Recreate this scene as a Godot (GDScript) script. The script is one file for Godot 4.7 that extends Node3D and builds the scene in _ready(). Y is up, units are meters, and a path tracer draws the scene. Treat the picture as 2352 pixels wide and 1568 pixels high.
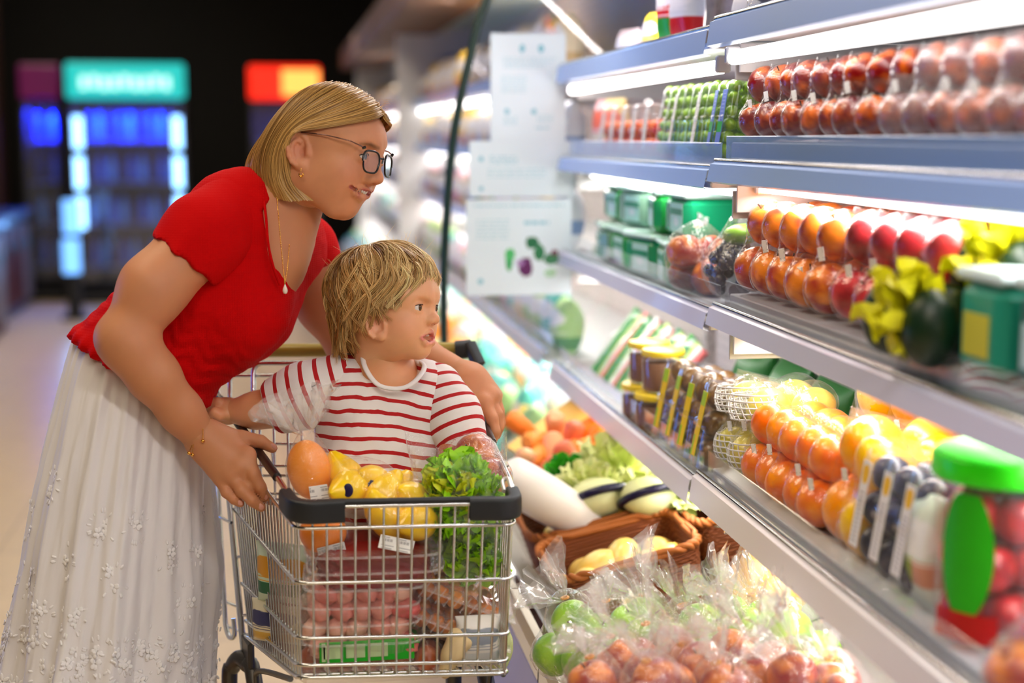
extends Node3D
# A supermarket aisle: a woman leans over a cart with a child in it, beside a lit produce case.

const F_PX := 1568.0 * 50.0 / 24.0
const EYE := Vector3(0, 1.43, 0)
const YAW := 9.224
const PITCH := 8.222
var view: Transform3D
var rng := RandomNumberGenerator.new()
var fnoise := FastNoiseLite.new()
var M := {}
var used_names := {}

func _ready() -> void:
	rng.seed = 7
	fnoise.seed = 3
	fnoise.frequency = 1.0
	fnoise.noise_type = FastNoiseLite.TYPE_SIMPLEX_SMOOTH
	camera_and_light()
	make_materials()
	setting()
	produce_case()
	background()
	goods()
	cart()
	cart_goods()
	child()
	woman()

func camera_and_light() -> void:
	var cam := Camera3D.new()
	cam.name = "camera"
	var at := CameraAttributesPhysical.new()
	at.frustum_focal_length = 50.0
	at.exposure_aperture = 1.6
	at.frustum_focus_distance = 2.42
	at.frustum_near = 0.05
	at.frustum_far = 100.0
	cam.attributes = at
	add_child(cam)
	cam.position = EYE
	cam.rotation_degrees = Vector3(-PITCH, -YAW, 0)
	cam.current = true
	view = Transform3D(Basis.from_euler(Vector3(deg_to_rad(-PITCH), deg_to_rad(-YAW), 0)), EYE)
	var env := Environment.new()
	env.background_mode = Environment.BG_COLOR
	env.background_color = Color(0.0, 0.0, 0.0)
	env.tonemap_mode = Environment.TONE_MAPPER_LINEAR
	env.tonemap_exposure = 1.0
	env.sdfgi_enabled = true
	env.ssao_enabled = true
	env.ssil_enabled = true
	var we := WorldEnvironment.new()
	we.name = "environment"
	we.environment = env
	add_child(we)

# a point seen at pixel (px, py) of the 2352 x 1568 frame, d metres along the lens axis
func P(px: float, py: float, d: float) -> Vector3:
	return view * Vector3((px - 1176.0) / F_PX * d, -(py - 784.0) / F_PX * d, -d)
# ---------- helpers ----------
func numbered(called: String) -> String:
	if not used_names.has(called):
		used_names[called] = 0
		return called
	used_names[called] += 1
	return "%s_%03d" % [called, used_names[called]]

func tag(o: Node, label := "", category := "", group := "", kind := "") -> Node:
	if label: o.set_meta("label", label)
	if category: o.set_meta("category", category)
	if group: o.set_meta("group", group)
	if kind: o.set_meta("kind", kind)
	return o

func thing(called: String, label: String, category: String, at := Vector3.ZERO, group := "") -> Node3D:
	var o := Node3D.new()
	o.name = numbered(called)
	add_child(o)
	o.position = at
	tag(o, label, category, group)
	return o

func copy(o: Node3D, at: Vector3, label: String, turn := 0.0) -> Node3D:
	var r: Node3D = o.duplicate()
	r.name = numbered(String(o.name).rstrip("0123456789").trim_suffix("_"))
	add_child(r)
	r.position = at
	r.rotation.y = o.rotation.y + turn
	r.set_meta("label", label)
	return r

func part(called: String, mesh: Mesh, mat: Material, parent: Node, at := Vector3.ZERO) -> MeshInstance3D:
	var o := MeshInstance3D.new()
	o.name = numbered(called) if parent == self else sub_name(parent, called)
	o.mesh = mesh
	o.material_override = mat
	parent.add_child(o, true)
	o.position = at
	return o

func sub_name(parent: Node, called: String) -> String:
	if not parent.has_node(NodePath(called)):
		return called
	var k: int = parent.get_meta("n_" + called, 0) + 1
	parent.set_meta("n_" + called, k)
	return "%s_%03d" % [called, k]

func struct(called: String, mesh: Mesh, mat: Material, at := Vector3.ZERO, parent: Node = self) -> MeshInstance3D:
	var o := part(called, mesh, mat, parent, at)
	if parent == self: o.set_meta("kind", "structure")
	return o

func mat(c: Color, rough := 0.6, metal := 0.0) -> StandardMaterial3D:
	var m := StandardMaterial3D.new()
	m.albedo_color = c
	m.roughness = rough
	m.metallic = metal
	return m

func vmat(rough := 0.6, metal := 0.0) -> StandardMaterial3D:
	var m := mat(Color.WHITE, rough, metal)
	m.vertex_color_use_as_albedo = true
	return m

func film(alpha: float, rough := 0.06, c := Color(1, 1, 1)) -> StandardMaterial3D:
	var m := mat(Color(c.r, c.g, c.b, alpha), rough)
	m.transparency = BaseMaterial3D.TRANSPARENCY_ALPHA
	m.cull_mode = BaseMaterial3D.CULL_DISABLED
	return m

func glow(c: Color, e: float) -> StandardMaterial3D:
	var m := mat(Color(c.r * 0.8, c.g * 0.8, c.b * 0.8), 0.4)
	m.emission_enabled = true
	m.emission = c
	m.emission_energy_multiplier = e
	return m

func noise_tex(freq: float, size := 256, normal := false, strength := 4.0, kind := FastNoiseLite.TYPE_SIMPLEX_SMOOTH) -> NoiseTexture2D:
	var n := FastNoiseLite.new()
	n.noise_type = kind
	n.frequency = freq
	n.seed = 5
	n.fractal_octaves = 3
	var t := NoiseTexture2D.new()
	t.width = size
	t.height = size
	t.seamless = true
	t.noise = n
	t.as_normal_map = normal
	t.bump_strength = strength
	return t

func lin(c: Color) -> Color:
	return c.srgb_to_linear()

func area_light(called: String, at: Vector3, toward: Vector3, size: Vector2, c: Color, e: float, parent: Node = self) -> void:
	var l := AreaLight3D.new()
	l.name = called
	l.area_size = size
	l.light_color = c
	l.light_energy = e
	l.shadow_enabled = true
	l.area_range = 30.0
	l.area_attenuation = 2.0
	parent.add_child(l, true)
	var up := Vector3.FORWARD if absf(toward.normalized().y) > 0.9 else Vector3.UP
	l.transform = Transform3D(Basis.looking_at(toward, up), at)

class MB:
	var v := PackedVector3Array()
	var c := PackedColorArray()
	var uv := PackedVector2Array()
	var ix := PackedInt32Array()
	var col := Color.WHITE
	var nrm := PackedVector3Array()

	func vert(p: Vector3, t := Vector2.ZERO) -> int:
		v.append(p)
		c.append(col)
		uv.append(t)
		return v.size() - 1

	# rows of equal length; faces turn outward when rows run "up" and points run counter-clockwise seen from above
	func sheet(rows: Array, wrap := false, cols: Array = []) -> MB:
		var nu: int = rows[0].size()
		var b := v.size()
		for j in rows.size():
			var row: PackedVector3Array = rows[j]
			for i in nu:
				if cols.size(): col = cols[j][i]
				vert(row[i], Vector2(float(i) / maxf(1, nu - 1), float(j) / maxf(1, rows.size() - 1)))
		for j in rows.size() - 1:
			for i in (nu if wrap else nu - 1):
				var a := b + j * nu + i
				var d := b + j * nu + (i + 1) % nu
				ix.append_array([a, a + nu, d, d, a + nu, d + nu])
		return self

	func fan(ring: PackedVector3Array, flip := false) -> void:
		var m := Vector3.ZERO
		for p in ring: m += p
		var b := v.size()
		vert(m / ring.size())
		for p in ring: vert(p)
		for i in ring.size():
			var j := (i + 1) % ring.size()
			if flip: ix.append_array([b, b + 1 + i, b + 1 + j])
			else: ix.append_array([b, b + 1 + j, b + 1 + i])

	static func ring(at: Vector3, x: Vector3, y: Vector3, sides: int) -> PackedVector3Array:
		var r := PackedVector3Array()
		for i in sides:
			var a := TAU * i / sides
			r.append(at + x * cos(a) + y * sin(a))
		return r

	# a round bar along a path; radii is one number or an array
	func tube(path: Array, radii, sides := 8, caps := true, flat := 1.0) -> MB:
		var rows := []
		var n := path.size()
		var last := Vector3.ZERO
		for k in n:
			var t: Vector3 = (path[mini(k + 1, n - 1)] - path[maxi(k - 1, 0)]).normalized()
			if last == Vector3.ZERO:
				last = t.cross(Vector3.UP if absf(t.y) < 0.9 else Vector3.RIGHT).normalized()
			var x := (last - t * last.dot(t)).normalized()
			last = x
			var y := t.cross(x)
			var r: float = radii[k] if radii is Array or radii is PackedFloat32Array else radii
			rows.append(ring(path[k], x * r, y * r * flat, sides))
		sheet(rows, true)
		if caps:
			fan(rows[0], true)
			fan(rows[n - 1])
		return self

	func lathe(profile: Array, sides := 24, xf := Transform3D.IDENTITY, squash := Vector2.ONE) -> MB:
		var rows := []
		for p in profile:
			var r := PackedVector3Array()
			for i in sides:
				var a := -TAU * i / sides
				r.append(xf * Vector3(p.x * cos(a) * squash.x, p.y, p.x * sin(a) * squash.y))
			rows.append(r)
		sheet(rows, true)
		return self

	func quad(a: Vector3, b: Vector3, d: Vector3, e: Vector3) -> void:  # counter-clockwise seen from the front
		var k := v.size()
		vert(a, Vector2(0, 1)); vert(b, Vector2(1, 1)); vert(d, Vector2(1, 0)); vert(e, Vector2(0, 0))
		ix.append_array([k, k + 2, k + 1, k, k + 3, k + 2])

	# a box with chamfered edges, all faces flat
	func box(at: Vector3, size: Vector3, bevel := 0.0, bs := Basis.IDENTITY) -> MB:
		var h := size * 0.5
		var w := minf(bevel, minf(h.x, minf(h.y, h.z)) * 0.98)
		var ax := [Vector3.RIGHT, Vector3.UP, Vector3.BACK]
		for k in 3:
			for s in [-1.0, 1.0]:
				var n: Vector3 = ax[k] * s
				var u: Vector3 = ax[(k + 1) % 3]
				var t: Vector3 = n.cross(u)
				var hu: float = h[(k + 1) % 3] - w
				var ht: float = h[(k + 2) % 3] - w
				var o: Vector3 = n * h[k]
				quad(at + bs * (o - u * hu - t * ht), at + bs * (o + u * hu - t * ht), at + bs * (o + u * hu + t * ht), at + bs * (o - u * hu + t * ht))
		if w > 0.0:
			for k in 3:
				var a: Vector3 = ax[k]
				var p: Vector3 = ax[(k + 1) % 3]
				var q: Vector3 = ax[(k + 2) % 3]
				var hk: float = h[k] - w
				var hp: float = h[(k + 1) % 3]
				var hq: float = h[(k + 2) % 3]
				for s in [-1.0, 1.0]:
					for t in [-1.0, 1.0]:
						var e1: Vector3 = p * s * hp + q * t * (hq - w)
						var e2: Vector3 = p * s * (hp - w) + q * t * hq
						var pts := [at + bs * (e1 - a * hk), at + bs * (e1 + a * hk), at + bs * (e2 + a * hk), at + bs * (e2 - a * hk)]
						if s * t > 0: pts.reverse()
						quad(pts[0], pts[1], pts[2], pts[3])
			for sx in [-1.0, 1.0]:
				for sy in [-1.0, 1.0]:
					for sz in [-1.0, 1.0]:
						var k := v.size()
						vert(at + bs * Vector3(sx * h.x, sy * (h.y - w), sz * (h.z - w)))
						vert(at + bs * Vector3(sx * (h.x - w), sy * h.y, sz * (h.z - w)))
						vert(at + bs * Vector3(sx * (h.x - w), sy * (h.y - w), sz * h.z))
						if sx * sy * sz > 0: ix.append_array([k, k + 2, k + 1])
						else: ix.append_array([k, k + 1, k + 2])
		return self

	# an ellipsoid whose radius may be shaped by f(direction)
	func ball(xf: Transform3D, nu := 16, nv := 10, f = null) -> MB:
		var rows := []
		var cols := []
		for j in nv + 1:
			var th := PI * j / nv
			var row := PackedVector3Array()
			for i in nu:
				var a := -TAU * i / nu
				var d := Vector3(sin(th) * cos(a), -cos(th), sin(th) * sin(a))
				row.append(xf * (d * (f.call(d) if f != null else 1.0)))
			rows.append(row)
		sheet(rows, true)
		return self

	func merge(o: MB, xf := Transform3D.IDENTITY) -> void:
		var b := v.size()
		v.append_array(xf * o.v)
		c.append_array(o.c)
		uv.append_array(o.uv)
		for i in o.ix: ix.append(b + i)

	func done(normals := true) -> ArrayMesh:
		if nrm.size() != v.size():
			nrm = PackedVector3Array()
			nrm.resize(v.size())
			for k in range(0, ix.size(), 3):
				var a := ix[k]
				var b := ix[k + 1]
				var d := ix[k + 2]
				var nn := (v[d] - v[a]).cross(v[b] - v[a])
				nrm[a] += nn
				nrm[b] += nn
				nrm[d] += nn
			for k in nrm.size():
				nrm[k] = nrm[k].normalized() if nrm[k].length_squared() > 1e-30 else Vector3.UP
		var arr := []
		arr.resize(Mesh.ARRAY_MAX)
		arr[Mesh.ARRAY_VERTEX] = v
		arr[Mesh.ARRAY_NORMAL] = nrm
		arr[Mesh.ARRAY_COLOR] = c
		arr[Mesh.ARRAY_TEX_UV] = uv
		arr[Mesh.ARRAY_INDEX] = ix
		var m := ArrayMesh.new()
		m.add_surface_from_arrays(Mesh.PRIMITIVE_TRIANGLES, arr)
		return m

func bx(at: Vector3, size: Vector3, bevel := 0.0, bs := Basis.IDENTITY) -> ArrayMesh:
	return MB.new().box(at, size, bevel, bs).done()

func tb(path: Array, r, sides := 8) -> ArrayMesh:
	return MB.new().tube(path, r, sides).done()

# a smooth curve through points
func curve(pts: Array, steps := 6) -> Array:
	var out := []
	var n := pts.size()
	for k in n - 1:
		var p0: Vector3 = pts[maxi(k - 1, 0)]
		var p1: Vector3 = pts[k]
		var p2: Vector3 = pts[k + 1]
		var p3: Vector3 = pts[mini(k + 2, n - 1)]
		for s in steps:
			out.append(p1.cubic_interpolate(p2, p0, p3, float(s) / steps))
	out.append(pts[n - 1])
	return out

# rounds the corners of a polyline
func rounded(pts: Array, r: float, steps := 4) -> Array:
	var out := [pts[0]]
	for k in range(1, pts.size() - 1):
		var p: Vector3 = pts[k]
		var a: Vector3 = p + (pts[k - 1] - p).normalized() * minf(r, (pts[k - 1] - p).length() * 0.49)
		var b: Vector3 = p + (pts[k + 1] - p).normalized() * minf(r, (pts[k + 1] - p).length() * 0.49)
		for s in steps + 1:
			var t := float(s) / steps
			out.append(a.lerp(p, t).lerp(p.lerp(b, t), t))
	out.append(pts[pts.size() - 1])
	return out

# ---------- rounded bodies: a field of joined capsules and ellipsoids, meshed as surface nets ----------
class Field:
	# each prim: kind 0 capsule, 1 ellipsoid, 2 half-space cut
	var kind := PackedInt32Array()
	var op := PackedInt32Array()       # 0 join, 1 carve
	var a := PackedVector3Array()
	var b := PackedVector3Array()
	var ra := PackedFloat32Array()
	var rb := PackedFloat32Array()
	var k := PackedFloat32Array()
	var bs: Array[Basis] = []
	var rr := PackedVector3Array()
	var mirror_z := false              # local z is folded: left and right alike
	var bump = null                    # f(p) -> metres added to the distance

	func put(kd: int, p: Vector3, q: Vector3, r0: float, r1: float, basis: Basis, radii: Vector3, kk: float, o: int) -> Field:
		kind.append(kd); op.append(o); a.append(p); b.append(q); ra.append(r0); rb.append(r1); k.append(kk); bs.append(basis); rr.append(radii)
		return self

	func cap(p: Vector3, q: Vector3, r0: float, r1: float, kk := 0.02, o := 0) -> Field:
		return put(0, p, q, r0, r1, Basis.IDENTITY, Vector3.ONE, kk, o)

	func chain(pts: Array, radii: Array, kk := 0.02) -> Field:
		for i in pts.size() - 1: cap(pts[i], pts[i + 1], radii[i], radii[i + 1], kk)
		return self

	func ell(p: Vector3, radii: Vector3, kk := 0.02, basis := Basis.IDENTITY, o := 0) -> Field:
		return put(1, p, p, 0, 0, basis.transposed(), radii, kk, o)

	func cut(p: Vector3, n: Vector3, kk := 0.004) -> Field:   # takes away the side that n points to
		return put(2, p, n.normalized(), 0, 0, Basis.IDENTITY, Vector3.ONE, kk, 1)

	func one(i: int, p: Vector3) -> float:
		if kind[i] == 0:
			var ab := b[i] - a[i]
			var ap := p - a[i]
			var t := clampf(ap.dot(ab) / maxf(ab.dot(ab), 1e-12), 0.0, 1.0)
			return (ap - ab * t).length() - lerpf(ra[i], rb[i], t)
		if kind[i] == 1:
			var q: Vector3 = bs[i] * (p - a[i])
			var r := rr[i]
			var k0 := (q / r).length()
			var k1 := (q / (r * r)).length()
			return k0 * (k0 - 1.0) / k1 if k1 > 1e-9 else -minf(r.x, minf(r.y, r.z))
		return -(p - a[i]).dot(b[i])

	func at(p: Vector3, list: PackedInt32Array) -> float:
		if mirror_z: p.z = absf(p.z)
		var d := 1e3
		for i in list:
			var e := one(i, p)
			var kk := k[i]
			if op[i] == 0:
				var h := maxf(kk - absf(d - e), 0.0) / kk
				d = minf(d, e) - h * h * kk * 0.25
			else:
				e = -e
				var h := maxf(kk - absf(d - e), 0.0) / kk
				d = maxf(d, e) + h * h * kk * 0.25
		if bump != null: d += bump.call(p)
		return d

	func mesh(cell: float, into: MB, color = null, uvf = null) -> void:
		var lo := Vector3.ONE * 1e9
		var hi := -lo
		var every := PackedInt32Array()
		for i in kind.size():
			every.append(i)
			if op[i] == 1: continue
			var r := maxf(ra[i], rb[i]) if kind[i] == 0 else maxf(rr[i].x, maxf(rr[i].y, rr[i].z))
			var e := Vector3.ONE * (r + 0.01)
			for p in [a[i], b[i]]:
				lo = lo.min(p - e)
				hi = hi.max(p + e)
				if mirror_z:
					var pm: Vector3 = p * Vector3(1, 1, -1)
					lo = lo.min(pm - e)
					hi = hi.max(pm + e)
		const N := 6
		var size := cell * N
		var nb := Vector3i(((hi - lo) / size).ceil()) + Vector3i.ONE
		var half := size * 0.5 * 1.7321
		var vid := {}
		var quads := PackedInt64Array()
		var SY := 4096
		var SZ := 4096 * 4096
		var g := PackedFloat32Array()
		g.resize((N + 1) * (N + 1) * (N + 1))
		for bz in nb.z: for by in nb.y: for bx_ in nb.x:
			var o := lo + Vector3(bx_, by, bz) * size
			var mid := o + Vector3.ONE * size * 0.5
			var d := at(mid, every)
			if absf(d) > half * 1.35 + 0.002: continue
			var near := PackedInt32Array()
			var pm := mid
			if mirror_z: pm.z = absf(pm.z)
			for i in every:
				var e := one(i, pm)
				if op[i] == 0:
					if e < maxf(d, 0.0) + half * 2.8 + k[i]: near.append(i)
				elif e < half * 2.6 + k[i] + maxf(-d, 0.0): near.append(i)
			var n := 0
			for z in N + 1: for y in N + 1: for x in N + 1:
				g[n] = at(o + Vector3(x, y, z) * cell, near)
				n += 1
			for z in N: for y in N: for x in N:
				var c0 := x + y * (N + 1) + z * (N + 1) * (N + 1)
				var s := 0
				var e8 := [g[c0], g[c0 + 1], g[c0 + N + 1], g[c0 + N + 2], g[c0 + (N + 1) * (N + 1)], g[c0 + (N + 1) * (N + 1) + 1], g[c0 + (N + 1) * (N + 1) + N + 1], g[c0 + (N + 1) * (N + 1) + N + 2]]
				for q in 8: s += 1 if e8[q] < 0.0 else 0
				if s == 0 or s == 8: continue
				var sum := Vector3.ZERO
				var cnt := 0
				for q in 8:
					for bit in [1, 2, 4]:
						if q & bit: continue
						var u: float = e8[q]
						var w: float = e8[q | bit]
						if (u < 0.0) != (w < 0.0):
							var t := u / (u - w)
							var p0 := Vector3(q & 1, (q >> 1) & 1, (q >> 2) & 1)
							p0[0 if bit == 1 else (1 if bit == 2 else 2)] += t
							sum += p0
							cnt += 1
				var gx := bx_ * N + x
				var gy := by * N + y
				var gz := bz * N + z
				var p := o + (Vector3(x, y, z) + sum / cnt) * cell
				var gr := Vector3(e8[1] + e8[3] + e8[5] + e8[7] - e8[0] - e8[2] - e8[4] - e8[6], e8[2] + e8[3] + e8[6] + e8[7] - e8[0] - e8[1] - e8[4] - e8[5], e8[4] + e8[5] + e8[6] + e8[7] - e8[0] - e8[1] - e8[2] - e8[3])
				if color != null: into.col = color.call(p, gr)
				vid[gx + gy * SY + gz * SZ] = into.vert(p, uvf.call(p) if uvf != null else Vector2.ZERO)
				into.nrm.append(gr.normalized())
				var inside: bool = e8[0] < 0.0
				var here := gx + gy * SY + gz * SZ
				if inside != (e8[1] < 0.0): quads.append_array([here, 0 if inside else 1])
				if inside != (e8[2] < 0.0): quads.append_array([here, 2 if inside else 3])
				if inside != (e8[4] < 0.0): quads.append_array([here, 4 if inside else 5])
		for i in range(0, quads.size(), 2):
			var h := quads[i]
			var ax := quads[i + 1] >> 1
			var flip := (quads[i + 1] & 1) == 1
			var du := SY if ax == 0 else (SZ if ax == 1 else 1)
			var dv := SZ if ax == 0 else (1 if ax == 1 else SY)
			var q0: int = vid.get(h, -1)
			var q1: int = vid.get(h - du, -1)
			var q2: int = vid.get(h - du - dv, -1)
			var q3: int = vid.get(h - dv, -1)
			if q0 < 0 or q1 < 0 or q2 < 0 or q3 < 0: continue
			if flip: into.ix.append_array([q0, q1, q2, q0, q2, q3])
			else: into.ix.append_array([q0, q2, q1, q0, q3, q2])
# ---------- materials ----------
func make_materials() -> void:
	M.white = mat(Color(0.86, 0.86, 0.86), 0.45)
	M.chrome = mat(Color(0.80, 0.81, 0.83), 0.16, 1.0)
	M.wire = mat(Color(0.86, 0.87, 0.87), 0.22, 1.0)
	M.steel = mat(Color(0.62, 0.62, 0.63), 0.35, 1.0)
	M.black = mat(Color(0.012, 0.012, 0.014), 0.6)
	M.dark = mat(Color(0.05, 0.05, 0.055), 0.7)
	M.rubber = mat(Color(0.10, 0.115, 0.135), 0.5)
	M.film = film(0.03, 0.05)
	M.wrap = film(0.025, 0.06)
	M.wrap.normal_enabled = true
	M.wrap.normal_scale = 0.7
	M.wrap.metallic_specular = 0.42
	M.wrap.normal_texture = noise_tex(0.022, 256, true, 9.0)
	M.wrap.uv1_triplanar = true
	M.wrap.uv1_scale = Vector3(9, 9, 9)
	M.tail = film(0.12, 0.08)
	M.tail.metallic_specular = 0.6
	M.bag = film(0.055, 0.07)
	M.bag.normal_enabled = true
	M.bag.normal_scale = 1.1
	M.bag.metallic_specular = 0.5
	M.bag.normal_texture = M.wrap.normal_texture
	M.bag.uv1_triplanar = true
	M.bag.uv1_scale = Vector3(13, 13, 13)
	M.clear = film(0.035, 0.04, Color(0.93, 0.97, 1.0))
	M.glass = film(0.04, 0.02)
	M.fruit = vmat(0.32)
	M.fruit.clearcoat_enabled = true
	M.fruit.clearcoat = 0.3
	M.fruit.clearcoat_roughness = 0.2
	M.leaf = vmat(0.5)
	M.leaf.backlight_enabled = true
	M.leaf.backlight = Color(0.3, 0.35, 0.1)
	M.matte = vmat(0.7)
	M.paint = vmat(0.35)
	M.paper = mat(Color(0.93, 0.93, 0.92), 0.7)

# ---------- the room ----------
func setting() -> void:
	var fm := mat(Color(0.87, 0.77, 0.61), 0.28)
	fm.albedo_texture = tile_texture()
	fm.uv1_world_triplanar = true
	fm.uv1_triplanar = true
	fm.uv1_scale = Vector3(0.5, 0.5, 0.5)
	struct("floor", bx(Vector3(-2.0, -0.05, -6.5), Vector3(10.4, 0.1, 25.0)), fm)
	struct("ceiling", bx(Vector3(-2.0, 3.85, -6.5), Vector3(10.4, 0.1, 25.0)), M.dark)
	struct("wall_back", bx(Vector3(-2.0, 1.9, -17.05), Vector3(10.4, 3.8, 0.1)), M.black)
	struct("wall_front", bx(Vector3(-2.0, 1.9, 6.05), Vector3(10.4, 3.8, 0.1)), mat(Color(0.55, 0.52, 0.48), 0.8))
	struct("wall_left", bx(Vector3(-7.25, 1.9, -6.5), Vector3(0.1, 3.8, 25.0)), M.dark)
	struct("wall_right", bx(Vector3(3.25, 1.9, -6.5), Vector3(0.1, 3.8, 25.0)), mat(Color(0.5, 0.5, 0.5), 0.8))
	var spots := [[-1.1, 1.6, 1.7, 4.6, 1], [-1.2, -2.6, 1.5, 4.0, 0], [-1.5, -6.2, 1.5, 3.4, 2], [-1.7, -9.8, 1.5, 3.6, 3], [-2.1, -13.4, 1.2, 1.2, 4]]
	var names := ["the aisle beside the woman", "the shoppers from the front", "the aisle behind the woman", "the far checkout counters", "the glowing drinks coolers"]
	for s in spots:
		var at := Vector3(s[0], 3.74, s[1])
		var t := thing("ceiling_lamp", "white ceiling lamp panel high above " + names[s[4]], "lamp", at, "")
		part("housing", bx(Vector3.ZERO, Vector3(1.3, 0.1, s[2] + 0.1), 0.01), M.white, t)
		part("diffuser", bx(Vector3(0, -0.055, 0), Vector3(1.2, 0.01, s[2])), glow(Color(1.0, 0.92, 0.80), 2.0), t)
		area_light("lamp_light", Vector3(0, -0.075, 0), Vector3.DOWN, Vector2(1.2, s[2]), Color(1.0, 0.92, 0.80), s[3], t)

func tile_texture() -> ImageTexture:
	var im := Image.create(512, 512, false, Image.FORMAT_RGB8)
	for y in 512:
		for x in 512:
			var n := fnoise.get_noise_2d(x * 0.02, y * 0.02) * 0.03 + fnoise.get_noise_2d(x * 0.11, y * 0.11) * 0.015
			var g := 0.94 + n
			if x % 256 < 2 or y % 256 < 2: g -= 0.16
			im.set_pixel(x, y, Color(g, g, g))
	return ImageTexture.create_from_image(im)

# ---------- the refrigerated produce case ----------
const CASE := [  # front lip, profile of the body as (x, y)
	[0.52, 0.03], [0.505, 0.10], [0.460, 0.16], [0.452, 0.42], [0.446, 0.44], [0.447, 0.475], [0.456, 0.495], [0.468, 0.503], [0.482, 0.500]]
const SHELF := [[0.752, 1.63, 0.045], [0.757, 1.385, 0.034], [0.760, 1.130, 0.034], [0.735, 0.822, 0.048]]  # front edge, top of rail, rail height

func strip(profile: Array, z0: float, z1: float, closed := false) -> ArrayMesh:
	var m := MB.new()
	var n := profile.size()
	for i in (n if closed else n - 1):
		var p: Array = profile[i]
		var q: Array = profile[(i + 1) % n]
		m.quad(Vector3(p[0], p[1], z0), Vector3(p[0], p[1], z1), Vector3(q[0], q[1], z1), Vector3(q[0], q[1], z0))
	return m.done()

func slot_texture() -> ImageTexture:
	var im := Image.create(256, 256, false, Image.FORMAT_RGB8)
	im.fill(Color(1, 1, 1))
	for j in 8:
		for i in 8:
			im.fill_rect(Rect2i(i * 32 + (16 if j % 2 else 0) + 4, j * 32 + 6, 4, 14), Color(0.08, 0.06, 0.06))
	return ImageTexture.create_from_image(im)

func produce_case() -> void:
	M.slots = mat(Color(0.86, 0.80, 0.79), 0.5)
	M.slots.albedo_texture = slot_texture()
	M.slots.uv1_triplanar = true
	M.slots.uv1_scale = Vector3(4.5, 4.5, 4.5)
	M.rail_blue = mat(Color(0.62, 0.75, 0.99), 0.25)
	M.rail_grey = mat(Color(0.82, 0.83, 0.93), 0.25)
	M.rail_pale = mat(Color(0.90, 0.88, 0.90), 0.25)
	M.guard_blue = film(0.42, 0.10, Color(0.62, 0.77, 0.99))
	M.bumper = mat(Color(0.42, 0.50, 0.80), 0.22)
	M.tube = glow(Color(1.0, 0.98, 0.97), 5.0)
	case_unit("refrigerated_case", "white refrigerated produce case full of wrapped nectarines, oranges and bagged apples", -2.445, 0.9, 0.0, [1.612, 1.420, 1.152, 0.834])
	case_unit("refrigerated_case", "white refrigerated produce case holding grape punnets, kiwi tubs and wicker baskets", -3.83, -2.455, -0.012, [1.598, 1.374, 1.112, 0.790])
	# glass end panel with a dark green rubber edge
	var t := thing("glass_end_panel", "curved glass end panel of the produce case with dark green rubber edge", "panel", Vector3(0, 0, -3.85))
	var edge := curve([Vector3(0.437, 0.50, 0), Vector3(0.436, 0.876, 0), Vector3(0.438, 1.092, 0), Vector3(0.463, 1.409, 0), Vector3(0.512, 1.64, 0), Vector3(0.547, 1.766, 0), Vector3(0.62, 1.90, 0), Vector3(0.78, 1.97, 0), Vector3(1.2, 1.99, 0)], 6)
	var g := MB.new()
	var r0 := PackedVector3Array()
	var r1 := PackedVector3Array()
	for p in edge:
		r0.append(p)
		r1.append(Vector3(1.2, p.y, 0))
	g.sheet([r0, r1])
	part("pane", g.done(), film(0.05, 0.03, Color(0.8, 0.95, 1.0)), t)
	part("rubber_edge", tb(edge, 0.012, 8), mat(Color(0.01, 0.16, 0.12), 0.45), t)
	# sheets of paper taped to the glass
	var pm := mat(Color(0.80, 0.88, 0.94), 0.8)
	var defs := [["portrait notice sheet taped at the top of the glass end panel", 0.668, 1.559, 0.206, 0.285, 0], ["landscape notice sheet taped in the middle of the glass panel", 0.653, 1.342, 0.292, 0.150, 1], ["lowest notice sheet on the glass, printed with a beetroot and green leaves", 0.643, 1.128, 0.292, 0.262, 2]]
	for d in defs:
		var s := thing("paper_sheet", d[0], "notice", Vector3(d[1], d[2], -3.838), "")
		var m := mat(Color.WHITE, 0.8)
		m.albedo_texture = notice_texture(d[5])
		part("sheet", paper(d[3], d[4]), m, s)

func paper(w: float, h: float) -> ArrayMesh:
	var m := MB.new()
	m.quad(Vector3(-w, -h, 0) * 0.5, Vector3(w, -h, 0) * 0.5, Vector3(w, h, 0) * 0.5, Vector3(-w, h, 0) * 0.5)
	m.box(Vector3(0, 0, -0.0012), Vector3(w, h, 0.0018))
	for k in range(4, m.uv.size()): m.uv[k] = Vector2(0.02, 0.02)
	return m.done()

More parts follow.
